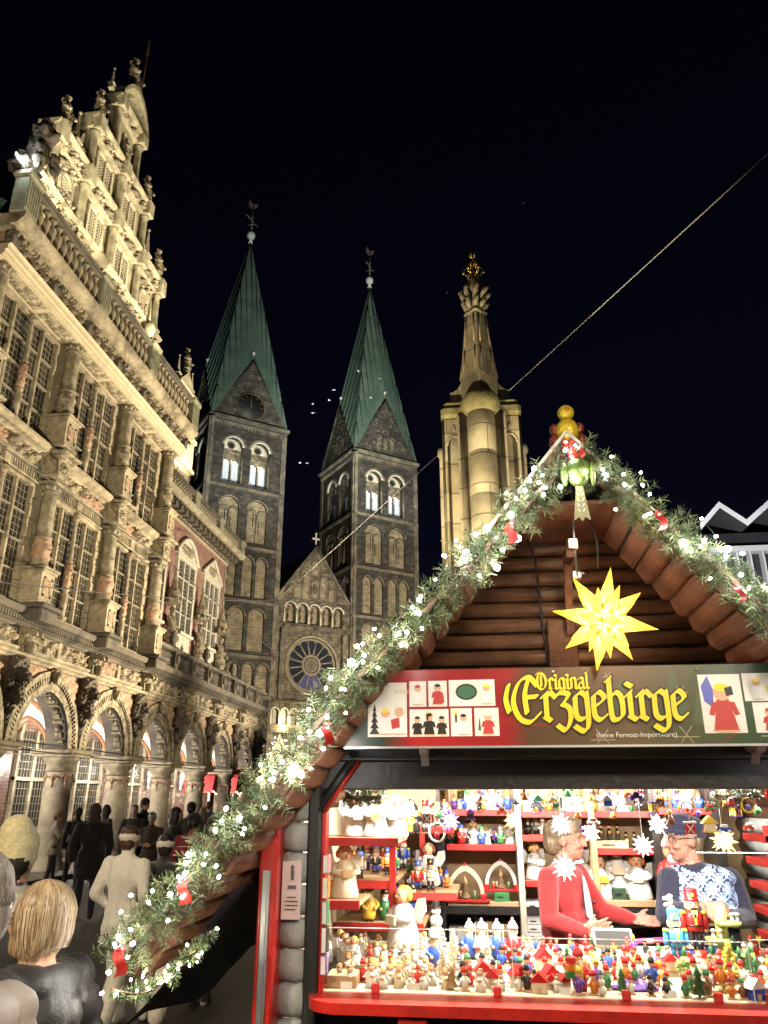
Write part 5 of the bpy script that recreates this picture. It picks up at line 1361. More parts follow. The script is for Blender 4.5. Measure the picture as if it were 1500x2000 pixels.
# counter slab with rounded ends
q = MB(); pts = [(-1.22, .0)] + [(-1.06 - .14 * math.cos(t) if t < 1.5 else -1.06, -.06 - .14 * math.sin(t)) for t in [i * PI / 16 for i in range(1, 9)]] + [(1.06, -.20)] + [(1.06 + .14 * math.sin(t), -.06 - .14 * math.cos(t)) for t in [i * PI / 16 for i in range(1, 8)]] + [(1.22, 0), (1.22, .08), (-1.22, .08)]
q.prism(pts, 1.105, 1.145, axis='z'); sp('counter', q, REDP)
q = MB(); q.box(-1.17, 1.17, .0, .95, 1.10, 1.15, bev=.004); sp('display_board', q, mat('pale_display_wood', (.60, .48, .32), .5, var=.15, scale=4))
q = MB(); q.box(-1.14, 1.14, .42, .90, 1.15, 1.175, bev=.004); q.box(-1.14, 1.14, .66, .92, 1.175, 1.20, bev=.004); sp('display_step', q, MATS['pale_display_wood'])
q = MB(); q.box(-1.15, -1.02, .03, .16, 1.15, 1.20, bev=.004); sp('wooden_block', q, TAN)
for x in (-.93, -.42, .1, .46, .66, .95):
    q = MB(); q.box(x - .016, x + .016, -.022, .012, 1.145, 1.178, bev=.003); sp('glass_clip', q, REDM)
GL = bpy.data.materials.new('clear_glass'); GL.use_nodes = True
nt = GL.node_tree; nt.nodes.remove(nt.nodes['Principled BSDF'])
tr_ = nt.nodes.new('ShaderNodeBsdfTransparent'); gs_ = nt.nodes.new('ShaderNodeBsdfGlossy'); gs_.inputs['Roughness'].default_value = .03; fz = nt.nodes.new('ShaderNodeFresnel'); fz.inputs['IOR'].default_value = 1.3; mx_ = nt.nodes.new('ShaderNodeMixShader')
tr_.inputs['Color'].default_value = (.97, .985, .975, 1)
nt.links.new(fz.outputs[0], mx_.inputs[0]); nt.links.new(tr_.outputs[0], mx_.inputs[1]); nt.links.new(gs_.outputs[0], mx_.inputs[2]); nt.links.new(mx_.outputs[0], nt.nodes['Material Output'].inputs['Surface'])
EDGE = mat('glass_edge', (.72, .82, .76), .3)
for x0, x1, zt in ((-1.15, -.35, 1.385), (-.345, .60, 1.36), (.605, 1.15, 1.37)):
    q = MB(); q.box(x0, x1, -.012, -.008, 1.15, zt); go_ = sp('glass_screen', q, GL); q = MB(); q.box(x0, x1, -.0125, -.0075, zt, zt + .003); q.box(x1 - .003, x1, -.0125, -.0075, 1.15, zt); q.build('glass_edge', EDGE, go_)
q = MB(); q.box(.60, 1.15, .62, .624, 1.15, 1.66); go_ = sp('glass_screen', q, GL); q = MB(); q.box(.60, 1.15, .619, .625, 1.66, 1.663); q.build('glass_edge', EDGE, go_)
# shelves along the back wall: (x0, x1, z) world x
def shelf(x0, x1, y0, y1, z, red=True, t=.022):
    q = MB(); q.box(x0 - XC, x1 - XC, y0 - YF, y1 - YF, z - t, z, bev=.003)
    o = sp('shelf', q, TAN)
    q = MB(); q.box(x0 - XC, x1 - XC, y0 - YF - .012, y0 - YF, z - t - .012, z + .006, bev=.002); q.build('shelf_edge', REDM if red else TAN, o)
for (x0, x1, zs) in ((-.27, .20, (1.84, 1.62, 1.27)), (.25, .70, (1.83, 1.68, 1.40)), (.73, 1.10, (1.83, 1.60, 1.29)), (1.15, 1.5, (1.85, 1.3))):
    for z in zs: shelf(x0, x1, 5.72, 6.05, z, z > 1.3)
for x, w_, mt in ((-.31, .05, BLACKW), (.225, .04, PALEW), (.715, .04, TAN), (1.125, .05, BLACKW), (1.53, .06, BLACKW)):
    q = MB(); q.box(x - XC - w_ / 2, x - XC + w_ / 2, 1.98, 2.34, .15, 2.15, bev=.004); sp('shelf_upright', q, mt)
q = MB(); q.box(-.75, .66, 1.99, 2.0, 1.20, 1.25); q.box(-.75, .70, 2.3, 2.35, .15, 1.24); q.box(-.75, .7, 2.0, 2.3, .6, .63); sp('dark_cupboard', q, BLACKW)
# left corner shelving
shelf(-.84, -.42, 4.0, 4.45, 1.73); shelf(-.84, -.50, 4.45, 5.25, 1.50); shelf(-.84, -.60, 3.95, 4.3, 1.46); shelf(-.62, -.18, 4.9, 5.5, 1.40); shelf(-.84, -.2, 5.3, 6.0, 1.74); shelf(-.84, -.35, 4.6, 5.5, 1.28)
for x, y in ((-.50, 4.45), (-.83, 4.0), (-.40, 5.25)):
    q = MB(); q.box(x - XC - .016, x - XC + .016, y - YF - .016, y - YF + .016, 1.15, 1.74); sp('red_upright', q, REDM)
q = MB(); q.box(-.86 - XC, -.845 - XC, .1, 1.9, 1.15, 1.95); sp('side_board', q, mat('pale_side_board', (.66, .55, .38), .6, var=.1))
# right red drawer rack
for k in range(5):
    q = MB(); q.box(1.56 - XC, 1.74 - XC, 1.2, 1.6, 1.16 + k * .13, 1.20 + k * .13, bev=.004); q.box(1.56 - XC, 1.74 - XC, 1.2, 1.215, 1.16 + k * .13, 1.25 + k * .13); sp('drawer_tray', q, REDM)
# lamps under the ceiling of the stall
for x in (-.55, .35, 1.2):
    q = MB(); q.box(x - XC - .30, x - XC + .30, .30, .36, 2.12, 2.16, bev=.005); lo = sp('strip_light', q, ALU); q = MB(); q.box(x - XC - .29, x - XC + .29, .305, .355, 2.112, 2.12); q.build('tube', mat('tube_glow', (1, 1, 1), .4, emit=9, ecol=(1, .95, .86)), lo)
    area((x, YF + .33, 2.10), (x, YF + .36, 1.2), 58, (1, .95, .86), .56, .06)
    area((x, YF + 1.72, 2.10), (x, YF + 2.5, 1.5), 24, (1, .95, .86), .5, .06)

# ------------------------------------------------------------------ banner
def bx_(px): return -.4785 + (px - 745) * .002262        # banner metres
BN = thing('shop_banner', 'long printed stall banner reading Original Erzgebirge in yellow blackletter', 'sign', (0, 3.42, 0), 0)
bm = bpy.data.materials.new('banner_print'); bm.use_nodes = True
nt = bm.node_tree; b = nt.nodes['Principled BSDF']; b.inputs['Roughness'].default_value = .28
tc = nt.nodes.new('ShaderNodeTexCoord'); sep = nt.nodes.new('ShaderNodeSeparateXYZ'); nt.links.new(tc.outputs['Object'], sep.inputs[0])
nz = nt.nodes.new('ShaderNodeTexNoise'); nz.inputs['Scale'].default_value = 3.0; nz.inputs['Detail'].default_value = 3; nt.links.new(tc.outputs['Object'], nz.inputs['Vector'])
ad = nt.nodes.new('ShaderNodeMath'); ad.operation = 'MULTIPLY_ADD'; ad.inputs[1].default_value = .32; nt.links.new(nz.outputs['Fac'], ad.inputs[0]); nt.links.new(sep.outputs['X'], ad.inputs[2])
rp = nt.nodes.new('ShaderNodeValToRGB'); cr = rp.color_ramp
mr = nt.nodes.new('ShaderNodeMapRange'); mr.inputs['From Min'].default_value = -.5; mr.inputs['From Max'].default_value = 1.6; nt.links.new(ad.outputs[0], mr.inputs['Value']); nt.links.new(mr.outputs[0], rp.inputs['Fac'])
stops = [(.0, (.012, .03, .02)), (.12, (.02, .05, .03)), (.17, (.38, .02, .02)), (.34, (.30, .016, .016)), (.40, (.10, .05, .02)), (.62, (.16, .10, .045)), (.80, (.06, .09, .04)), (.92, (.03, .06, .03)), (1, (.02, .045, .03))]
cr.elements[0].position = 0; cr.elements[0].color = (*stops[0][1], 1); cr.elements[1].position = 1; cr.elements[1].color = (*stops[-1][1], 1)
for p, c in stops[1:-1]:
    e = cr.elements.new(p); e.color = (*c, 1)
nt.links.new(rp.outputs['Color'], b.inputs['Base Color'])
q = MB(); q.prism([(XC - 1.035, 2.12), (XC + 1.035, 2.12), (XC + .80, 2.445), (XC - .80, 2.445)], -.008, .008); q.build('panel', bm, BN)
q = MB(); q.box(XC - 1.035, XC + 1.035, -.011, .011, 2.112, 2.121); q.build('metal_edge', ALU, BN)
YEL = mat('yellow_print', (.90, .70, .02), .35); BLKP = mat('black_print', (.02, .015, .01), .4); WHP = mat('white_print', (.85, .83, .76), .35)
TILE = mat('photo_tile', (.84, .80, .70), .35, var=.06, scale=8); SKIN_P = mat('print_skin', (.72, .42, .25), .4); REDPR = mat('print_red', (.55, .05, .04), .4); BLUP = mat('print_blue', (.12, .14, .5), .4); GRP = mat('print_green', (.05, .14, .07), .4)
def catmull(pts, n=5):
    P = [Vector(p) for p in pts]; out = []
    if len(P) < 3: return P
    for i in range(len(P) - 1):
        a, b, c, d = P[max(i - 1, 0)], P[i], P[i + 1], P[min(i + 2, len(P) - 1)]
        for k in range(n):
            t = k / n; out.append(.5 * ((2 * b) + (c - a) * t + (2 * a - 5 * b + 4 * c - d) * t * t + (3 * b - a - 3 * c + d) * t ** 3))
    return out + [P[-1]]
GLY = {'r': (.50, [[(.04, .86), (.20, 1.0)], [(.16, .95), (.16, .10)], [(.10, .12), (.28, .0)], [(.22, .86), (.34, 1.0), (.50, .84)]]),
 'z': (.56, [[(.02, .92), (.2, 1.0), (.45, .92), (.22, .58)], [(.22, .58), (.46, .42), (.46, .0), (.26, -.35), (.0, -.2)]]),
 'g': (.62, [[(.08, .84), (.08, .18), (.26, .02), (.50, .16)], [(.08, .84), (.30, 1.0), (.50, .84)], [(.50, .98), (.50, -.10), (.32, -.40), (.02, -.24)]]),
 'e': (.54, [[(.08, .84), (.08, .18), (.26, .0), (.48, .14)], [(.08, .84), (.30, 1.0), (.47, .76), (.12, .48)]]),
 'b': (.60, [[(.02, 1.42), (.14, 1.52)], [(.10, 1.46), (.10, .16), (.28, .0), (.50, .18), (.50, .78), (.32, .98), (.12, .80)]]),
 'i': (.36, [[(.04, .86), (.20, 1.0)], [(.16, .95), (.16, .10)], [(.10, .12), (.30, .0)], [(.08, 1.30), (.24, 1.20)]]),
 'n': (.66, [[(.0, .86), (.14, 1.0)], [(.10, .95), (.10, .08)], [(.12, .84), (.32, 1.0), (.48, .86), (.48, .10)], [(.44, .12), (.62, .0)]]),
 'a': (.64, [[(.08, .88), (.26, 1.0), (.46, .88), (.46, .12)], [(.42, .12), (.60, .0)], [(.46, .54), (.24, .56), (.07, .38), (.07, .14), (.24, .0), (.46, .16)]]),
 'l': (.34, [[(.02, 1.42), (.16, 1.52)], [(.12, 1.46), (.12, .12)], [(.08, .14), (.28, .0)]]),
 'O': (1.0, [[(.46, 1.48), (.14, 1.22), (.08, .40), (.36, .0), (.74, .18), (.86, .80), (.70, 1.30), (.46, 1.48)], [(.42, 1.24), (.42, .28)], [(.02, 1.4), (.3, 1.55)]]),
 'E': (1.12, [[(1.02, 1.30), (.74, 1.60), (.36, 1.40), (.12, .74), (.30, .12), (.70, -.06), (1.06, .24)], [(.74, 1.56), (.56, .98), (.60, .30)], [(.56, .84), (.98, .88)], [(-.04, 1.30), (-.16, .80), (-.06, .34)]])}
def blackletter(txt, x, z, s, name, nib=.27, track=.05):
    quads = []; cx = 0
    for ch in txt:
        adv, strokes = GLY[ch]
        for st in strokes:
            P = catmull([(cx + a, 0, c) for a, c in st]); quads.append(P)
        cx += adv + track
    for grow, mt, y in ((.035, BLKP, -.0105), (0, YEL, -.0125)):
        q = MB(); k = 0
        nv = Vector((math.cos(R(42)), 0, math.sin(R(42)))) * (nib / 2 + grow); cv = Vector((-nv.z, 0, nv.x)).normalized() * (.03 + grow)
        for P in quads:
            for a, b in zip(P[:-1], P[1:]):
                yy = y - .00002 * k; k += 1
                d = (b - a); 
                if d.length < 1e-6: continue
                e = d.normalized() * (.02 + grow * .6)
                A = [a - e, b + e]
                pts = [A[0] - nv - cv, A[0] + nv - cv, A[0] + nv + cv, A[0] - nv + cv, A[1] - nv - cv, A[1] + nv - cv, A[1] + nv + cv, A[1] - nv + cv]
                hull = hull2([(p.x, p.z) for p in pts])
                q.add([(x + h[0] * s, yy, z + h[1] * s) for h in hull], [tuple(range(len(hull)))])
        q.build(name + ('_outline' if grow else ''), mt, BN)
def hull2(pts):
    pts = sorted(set(pts))
    def half(ps):
        h = []
        for p in ps:
            while len(h) > 1 and (h[-1][0] - h[-2][0]) * (p[1] - h[-2][1]) - (h[-1][1] - h[-2][1]) * (p[0] - h[-2][0]) <= 0: h.pop()
            h.append(p)
        return h
    a = half(pts); b = half(pts[::-1]); return a[:-1] + b[:-1]
blackletter('Original', bx_(1066), 2.352, .046, 'small_lettering', .24)
blackletter('Erzgebirge', bx_(1014), 2.222, .114, 'large_lettering', .20)
def text(t, x, y, z, size, m, parent, name='lettering', align='LEFT', rot=(R(90), 0, 0)):
    cu = bpy.data.curves.new(name, 'FONT'); cu.body = t; cu.size = size; cu.align_x = align; cu.extrude = .0006
    tmp = bpy.data.objects.new(name, cu); COL.objects.link(tmp)
    me = bpy.data.meshes.new_from_object(tmp.evaluated_get(bpy.context.evaluated_depsgraph_get())); bpy.data.objects.remove(tmp)
    me.materials.clear(); me.materials.append(m)
    o = inst(name, me, parent); o.location = (x, y, z); o.rotation_euler = rot; return o
text('(keine Fernost-Importware)', bx_(1168), -.0125, 2.150, .029, WHP, BN)
bz_ = lambda py: 2.435 - (py - 1308) * .00216
def disc(q, x, z, r, y, mi, rz=None): q.add([(x + r * math.cos(a), y, z + (rz or r) * math.sin(a)) for a in [i * PI / 7 for i in range(14)]], [tuple(range(14))], mi)
def tri(q, pts, y, mi): q.add([(p[0], y, p[1]) for p in pts], [tuple(range(len(pts)))], mi)
PR = [TILE, SKIN_P, REDPR, BLKP, BLUP, GRP, WHP, YEL]
def tile(x0, y0, x1, y1, figs):
    q = MB(); X0, X1, Z0, Z1 = bx_(x0), bx_(x1), bz_(y1), bz_(y0)
    q.add([(X0, -.0095, Z0), (X1, -.0095, Z0), (X1, -.0095, Z1), (X0, -.0095, Z1)], [(0, 1, 2, 3)], 0)
    w, h = X1 - X0, Z1 - Z0
    for kind, fx, fz, s, c1, c2 in figs:
        x, z, u = X0 + w * fx, Z0 + h * fz, h * s
        if kind == 'fig':
            tri(q, [(x - .24 * u, z), (x + .24 * u, z), (x + .12 * u, z + .6 * u), (x - .12 * u, z + .6 * u)], -.0100, c1); disc(q, x, z + .74 * u, .17 * u, -.0105, 1); disc(q, x, z + .84 * u, .14 * u, -.0108, c2, .08 * u)
            tri(q, [(x - .3 * u, z + .3 * u), (x - .22 * u, z + .55 * u), (x - .1 * u, z + .55 * u), (x - .2 * u, z + .28 * u)], -.0106, c1); tri(q, [(x + .3 * u, z + .3 * u), (x + .2 * u, z + .28 * u), (x + .1 * u, z + .55 * u), (x + .22 * u, z + .55 * u)], -.0106, c1)
            disc(q, x, z - .01 * u, .28 * u, -.0098, 1, .05 * u)
        elif kind == 'oval': disc(q, x, z, u, -.0100, c1, u * .75); disc(q, x, z, u * .85, -.0103, c2, u * .6)
        elif kind == 'star':
            tri(q, [(x + (u if i % 2 else .45 * u) * math.sin(i * PI / 5), z + (u if i % 2 else .45 * u) * math.cos(i * PI / 5)) for i in range(10)], -.0109, c1); tri(q, [(x - .004, z - 3.5 * u), (x + .004, z - 3.5 * u), (x + .004, z), (x - .004, z)], -.0108, 3)
        elif kind == 'tree':
            for i in range(5): tri(q, [(x - .16 * u * (1 - i / 6), z + i * .17 * u), (x + .16 * u * (1 - i / 6), z + i * .17 * u), (x, z + (i + 1.4) * .17 * u)], -.0100 - i * .00005, c1)
        elif kind == 'wing': tri(q, [(x, z), (x - .18 * u, z + .15 * u), (x - .22 * u, z + .5 * u), (x - .05 * u, z + .75 * u), (x + .05 * u, z + .4 * u)], -.0099, c1)
        elif kind == 'box': tri(q, [(x, z), (x + .25 * u, z + .05 * u), (x + .22 * u, z + .35 * u), (x - .04 * u, z + .28 * u)], -.0110, c1)
    q.build('photo_tile', PR, BN)
tile(740, 1328, 816, 1435, [('tree', .17, .05, .62, 3, 0), ('fig', .45, .06, .50, 6, 7), ('fig', .80, .06, .52, 6, 1), ('box', .62, .14, .6, 2, 0)])
tile(821, 1326, 854, 1377, [('fig', .5, .1, .82, 6, 2)])
tile(858, 1326, 894, 1377, [('fig', .5, .1, .85, 2, 3), ('box', .55, .1, .9, 2, 0)])
tile(898, 1325, 986, 1377, [('oval', .38, .54, .42, 3, 5), ('fig', .82, .1, .78, 6, 7)])
tile(821, 1382, 896, 1435, [('fig', .2, .08, .72, 3, 3), ('fig', .5, .08, .85, 3, 3), ('fig', .82, .08, .72, 3, 3), ('star', .46, .88, .08, 7, 0)])
tile(900, 1381, 940, 1435, [('fig', .6, .08, .78, 6, 3), ('star', .25, .84, .10, 7, 0)])
tile(945, 1381, 991, 1435, [('fig', .55, .08, .82, 2, 6), ('tree', .2, .2, .5, 5, 0)])
tile(1363, 1323, 1438, 1434, [('wing', .28, .42, .75, 4, 0), ('fig', .52, .05, .86, 2, 7), ('box', .62, .62, .5, 3, 0)])
tile(1442, 1322, 1502, 1375, [('fig', .4, .08, .8, 6, 7), ('box', .7, .2, 1.2, 7, 0)]); tile(1453, 1378, 1512, 1434, [('fig', .45, .08, .8, 2, 2)])
text('FLADE', bx_(793), -.0106, bz_(1350), .022, SKIN_P, BN)
q = MB()
for c, r, t, mi in (((bx_(1060), 2.30), .22, .010, 0), ((bx_(930), 2.33), .30, .006, 0), ((bx_(1290), 2.24), .34, .008, 0)):
    for i in range(18):
        a0, a1 = -2.6 + i * .12, -2.6 + (i + 1) * .12
        pts = [(c[0] + rr * math.cos(a), c[1] + rr * .45 * math.sin(a)) for rr, a in ((r, a0), (r, a1), (r - t, a1), (r - t, a0))]
        if all(2.13 < p[1] < 2.44 for p in pts): tri(q, pts, -.0088 - i * 1e-6, mi)
q.build('ribbon_print', mat('print_dark_red', (.34, .02, .02), .35), BN)
q = MB()
for cx, cz, r in ((bx_(1180), 2.14, .05), (bx_(1330), 2.33, .03), (bx_(1480), 2.15, .045), (bx_(1200), 2.40, .02), (bx_(1330), 2.15, .05)):
    for k in range(3):
        a = k * PI / 3; dx, dz = math.cos(a) * r, math.sin(a) * r; nx, nz_ = -math.sin(a) * .0018, math.cos(a) * .0018
        tri(q, [(cx - dx - nx, max(2.125, cz - dz - nz_)), (cx + dx - nx, max(2.125, min(2.44, cz + dz - nz_))), (cx + dx + nx, max(2.125, min(2.44, cz + dz + nz_))), (cx - dx + nx, max(2.125, cz - dz + nz_))], -.0089 - k * 1e-5, 0)
q.build('snowflake_print', mat('print_pale_gold', (.45, .40, .22), .35), BN)['kind'] = 'stuff'
for a, b, c, d in ((1200, 1240, 2.25, 2.40), (1290, 1345, 2.24, 2.43), (1345, 1372, 2.2, 2.34)):
    q = MB(); tri(q, [(bx_(a), c), (bx_(b), c), (bx_((a + b) / 2), d)], -.0087, 0); q.build('tree_print', mat('print_olive', (.09, .12, .05), .35), BN)
for x in (-.55, .32, .92): q = MB(); q.ball((x, -.012, 2.425), .007, 8, 6); q.build('screw', ALU, BN)
# paper notice on the log wall
NT = thing('paper_notice', 'pink and white paper notice pinned to the grey log wall', 'notice', (-.855, 3.645, 1.42), 0)
q = MB(); q.add([(-.045, -.002, 0), (.04, .0, 0), (.04, 0, .235), (-.045, -.004, .23)], [(0, 1, 2, 3)]); q.build('sheet', mat('notice_paper', (.74, .58, .55), .6, var=.12, scale=9), NT)
q = MB()
disc(q, .0, .205, .008, -.006, 0, .012); tri(q, [(-.006, .155), (.008, .155), (.010, .195), (-.008, .195)], -.006, 0); tri(q, [(-.02, .12), (.02, .12), (.018, .135), (-.018, .135)], -.006, 0)
for i, (a, b) in enumerate(((-.02, .02), (-.03, .03), (-.028, .03), (-.03, .02))): tri(q, [(a, .085 - i * .016), (b, .085 - i * .016), (b, .090 - i * .016), (a, .090 - i * .016)], -.006, 0)
q.build('notice_print', mat('print_grey', (.12, .11, .11), .6), NT)

# ------------------------------------------------------------------ lit paper star and its bracket
def star_mesh(r_in, r_out, n_sides=4, seed=0, jitter=.12):
    dirs = []
    for x in (-1, 0, 1):
        for y in (-1, 0, 1):
            for z in (-1, 0, 1):
                if (x, y, z) != (0, 0, 0): dirs.append(Vector((x, y, z)).normalized())
    rnd = random.Random(seed); q = MB()
    for d in dirs:
        k = sum(abs(c) > .1 for c in d); L = r_out * (1.0 if k == 1 else .92 if k == 2 else .72) * (1 - rnd.random() * jitter)
        b = r_in * (.50 if k != 3 else .42); u = d.orthogonal().normalized(); v = d.cross(u); c = d * r_in * .80
        base = [c + (u * math.cos(a) + v * math.sin(a)) * b for a in [R(45) + i * 2 * PI / n_sides for i in range(n_sides)]]
        q.add([tuple(d * L)] + [tuple(p) for p in base], [(0, 1 + i, 1 + (i + 1) % n_sides) for i in range(n_sides)])
    return q
PAPER = bpy.data.materials.new('lit_yellow_paper'); PAPER.use_nodes = True
nt = PAPER.node_tree; nt.nodes.remove(nt.nodes['Principled BSDF'])
t1 = nt.nodes.new('ShaderNodeBsdfTranslucent'); t1.inputs['Color'].default_value = (.95, .60, .09, 1); d1 = nt.nodes.new('ShaderNodeBsdfDiffuse'); d1.inputs['Color'].default_value = (.85, .55, .08, 1); mxs = nt.nodes.new('ShaderNodeMixShader'); mxs.inputs[0].default_value = .25
em = nt.nodes.new('ShaderNodeEmission'); em.inputs['Color'].default_value = (1, .60, .05, 1); em.inputs['Strength'].default_value = .28; adds = nt.nodes.new('ShaderNodeAddShader')
nt.links.new(t1.outputs[0], mxs.inputs[1]); nt.links.new(d1.outputs[0], mxs.inputs[2]); nt.links.new(mxs.outputs[0], adds.inputs[0]); nt.links.new(em.outputs[0], adds.inputs[1]); nt.links.new(adds.outputs[0], nt.nodes['Material Output'].inputs['Surface'])
SL_ = thing('star_lantern', 'large glowing yellow paper star lantern hanging in the gable of the stall', 'star lantern', (.545, 3.33, 2.63), 0)
so = star_mesh(.085, .245, 4, 3).build('paper_star', PAPER, SL_, None, (R(14), R(9), R(11)))
point((.545, 3.33, 2.63), 30.0, (1, .72, .32), .03)
q = MB(); q.tube([(0, 0, .24), (.01, .02, .36), (.0, .05, .46), (-.02, .10, .52)], .005, 6); q.build('cord', IRON, SL_)
q = MB(); q.tube([(-.30, .41, .62), (-.24, .40, .40), (-.22, .42, .0), (-.2, .43, -.22)], .006, 6); q.tube([(.02, .38, -.18), (.06, .40, -.28), (.16, .42, -.34)], .005, 6); q.build('cable', IRON, SL_)
BR = thing('lamp_bracket', 'brown wooden lamp bracket fixed to the dark gable boards', 'bracket', (.43, 3.76, 2.60), 0)
q = MB(); q.box(-.09, .05, -.02, .03, -.13, .13, bev=.006); q.build('back_plate', BRN2, BR)
q = MB(); q.prism([(-.02, .10), (-.06, .20), (-.10, .34), (-.16, .42), (-.30, .40), (-.30, .36), (-.18, .36), (-.13, .30), (-.09, .18), (-.06, .05)], .0, .035, axis='x'); q.build('arm', BRN2, BR)
q = MB(); q.cbox((.03, -.30, .42), (.05, .05, .05), 0, .006); q.cbox((.04, -.26, .28), (.045, .05, .04), 0, .006); q.tube([(.05, -.30, .72), (.04, -.3, .44), (.04, -.28, .3), (.06, -.36, .26)], .006, 6); q.build('lamp_holder', ALU, BR)
# ------------------------------------------------------------------ wooden birds
def paint(n, c, r=.35): return mat(n, c, r, var=.25, scale=18, coat=.3)
YB = thing('wooden_bird', 'round yellow painted wooden bird figure perched on the gable tip', 'wooden figure', (.45, 3.21, 3.40), 0)
q = MB(); q.ball((0, 0, .08), (.052, .055, .062), 18, 14); q.build('body', paint('yellow_paint', (.62, .46, .03)), YB)
q = MB(); q.ball((0, -.005, .172), .038, 18, 14); q.build('head', paint('yellow_paint', (.62, .46, .03)), YB)
q = MB(); q.lathe([(.012, 0), (.001, .03)], 10); q.build('beak', paint('orange_paint', (.6, .18, .02)), YB, (0.003, -.04, .175), (R(100), 0, 0))
for sx in (-1, 1):
    q = MB(); q.ball((sx * .058, .004, .095), (.020, .03, .028), 14, 10); q.ball((sx * .060, .01, .035), (.024, .03, .036), 14, 10); q.build('wing', paint('dark_red_paint', (.16, .03, .02), .25), YB)
q = MB(); q.cbox((0, -.01, -.0), (.075, .06, .025), 0, .004, (0, R(40), 0)); q.cbox((0, -.012, -.0), (.075, .06, .025), 0, .004, (0, R(-40), 0)); q.build('perch', REDP, YB)
GB = thing('wooden_parrot', 'green wooden parrot figure with red head hanging below the gable tip', 'wooden figure', (.46, 3.08, 3.14), 0)
q = MB(); q.ball((0, 0, .08), (.056, .05, .066), 18, 14); q.build('body', paint('green_paint', (.14, .22, .06), .3), GB)
q = MB(); q.ball((0, -.01, .162), .036, 16, 12); q.build('head', paint('red_paint', (.42, .03, .02), .3), GB)
q = MB(); q.lathe([(.012, 0), (.001, .028)], 10); q.build('beak', BLKP, GB, (0, -.042, .165), (R(110), 0, 0))
for sx in (-1, 1):
    q = MB(); q.ball((sx * .058, .0, .072), (.016, .036, .056), 12, 10); q.build('wing', paint('green_paint', (.14, .22, .06), .3), GB)
    q = MB(); q.ball((sx * .03, -.03, .175), .006, 8, 6); q.build('eye', BLKP, GB)
q = MB(); q.prism([(-.012, .03), (.012, .03), (.034, -.14), (.012, -.125), (0, -.145), (-.012, -.125), (-.034, -.14)], -.004, .006)
for i in range(5):
    for sx in (-1, 1): q.cbox((sx * .010, -.005, -.0 - i * .024), (.004, .003, .014), 1, 0, (0, sx * .5, 0))
q.build('tail', [paint('olive_paint', (.20, .19, .05)), WHP], GB)
TP = thing('tarpaulin', 'dark tarpaulin hanging under the left eave beside the red post', 'tarpaulin', (-1.0, 3.9, 1.0), 0)
q = MB(); vs = []; F = []
for i in range(9):
    for j in range(9):
        u, v = i / 8, j / 8; x = -1.02 - .44 * u; z = 1.70 - .55 * u - .05 * math.sin(v * 9 + u * 4) * u
        vs.append((x + 1.0, -.58 + 2.4 * v - .02 * math.sin(u * 12), z - 1.0 - .13))
        if i and j: F.append(((i - 1) * 9 + j - 1, i * 9 + j - 1, i * 9 + j, (i - 1) * 9 + j))
q.add(vs, F, 0, True); q.build('sheet', mat('dark_blue_tarp', (.010, .012, .018), .5, var=.3, scale=6), TP)
# ------------------------------------------------------------------ fir garland along the roof edge and its fairy lights
NG = mat('fir_needles', (.036, .066, .018), .55, var=.5, scale=20)
NG2 = mat('fir_needles_dry', (.14, .16, .07), .6, var=.4, scale=20)
NG3 = mat('fir_needles_frosted', (.14, .18, .09), .6, var=.2, scale=20)
TWG = mat('twig', (.10, .065, .04), .8)
def garland(name, path, label, seed, rad=.125, dens=190, r_end=None):
    rnd = random.Random(seed); P = [Vector(p) for p in catmull(path, 10)]
    th_ = thing(name, label, 'garland', tuple(P[0]), 0); o0 = P[0].copy()
    acc = [0.0]
    for a, b in zip(P[:-1], P[1:]): acc.append(acc[-1] + (b - a).length)
    L = acc[-1]; q = MB(); tw = MB()
    def at(s):
        for i in range(len(P) - 1):
            if acc[i + 1] >= s:
                t = (s - acc[i]) / max(1e-6, acc[i + 1] - acc[i]); return P[i].lerp(P[i + 1], t), (P[i + 1] - P[i]).normalized()
        return P[-1], (P[-1] - P[-2]).normalized()
    tw.tube([p - o0 for p in P], .014 if rad > .05 else .003, 6)
    n = int(L * dens)
    for i in range(n):
        s = L * (i + rnd.random()) / n; p, d = at(s); p = p - o0
        u = d.orthogonal().normalized(); v = d.cross(u); a = rnd.random() * 2 * PI
        lump = .78 + .35 * noise.noise(Vector((s * 5, seed, 0)))
        out = (u * math.cos(a) + v * math.sin(a)); dirn = (out + d * rnd.uniform(-.7, .9)).normalized(); ln = rad * lump * rnd.uniform(.7, 1.35)
        tw.tube([p, p + dirn * ln], [.003, .0012], 3)
        k = 36; tone = rnd.random(); mi = 0 if tone < .6 else 1 if tone < .86 else 2
        for j in range(k):
            t = .12 + .88 * (j + rnd.random()) / k; b = p + dirn * ln * t
            pu = dirn.orthogonal().normalized(); pv = dirn.cross(pu); aa = j * 2.4 + rnd.random()
            nd = (pu * math.cos(aa) + pv * math.sin(aa) + dirn * rnd.uniform(.3, .9)).normalized(); nl = rnd.uniform(.022, .038); side = nd.cross(Vector((rnd.uniform(-1, 1), rnd.uniform(-1, 1), rnd.uniform(-1, 1)))).normalized() * .0017
            e = b + nd * nl
            q.add([tuple(b - side), tuple(b + side), tuple(e + side * .4), tuple(e - side * .4)], [(0, 1, 2, 3)], mi if rnd.random() < .85 else 2)
    o = q.build('needles', [NG, NG2, NG3], th_); o['kind'] = 'stuff'
    tw.build('twigs', TWG, th_)
    return th_, at, L
GP_L = [(.45, 3.14, 3.32), (.20, 3.14, 3.06), (-.13, 3.14, 2.73), (-.60, 3.14, 2.26), (-.90, 3.13, 1.90), (-1.16, 3.12, 1.58), (-1.40, 3.12, 1.34)]
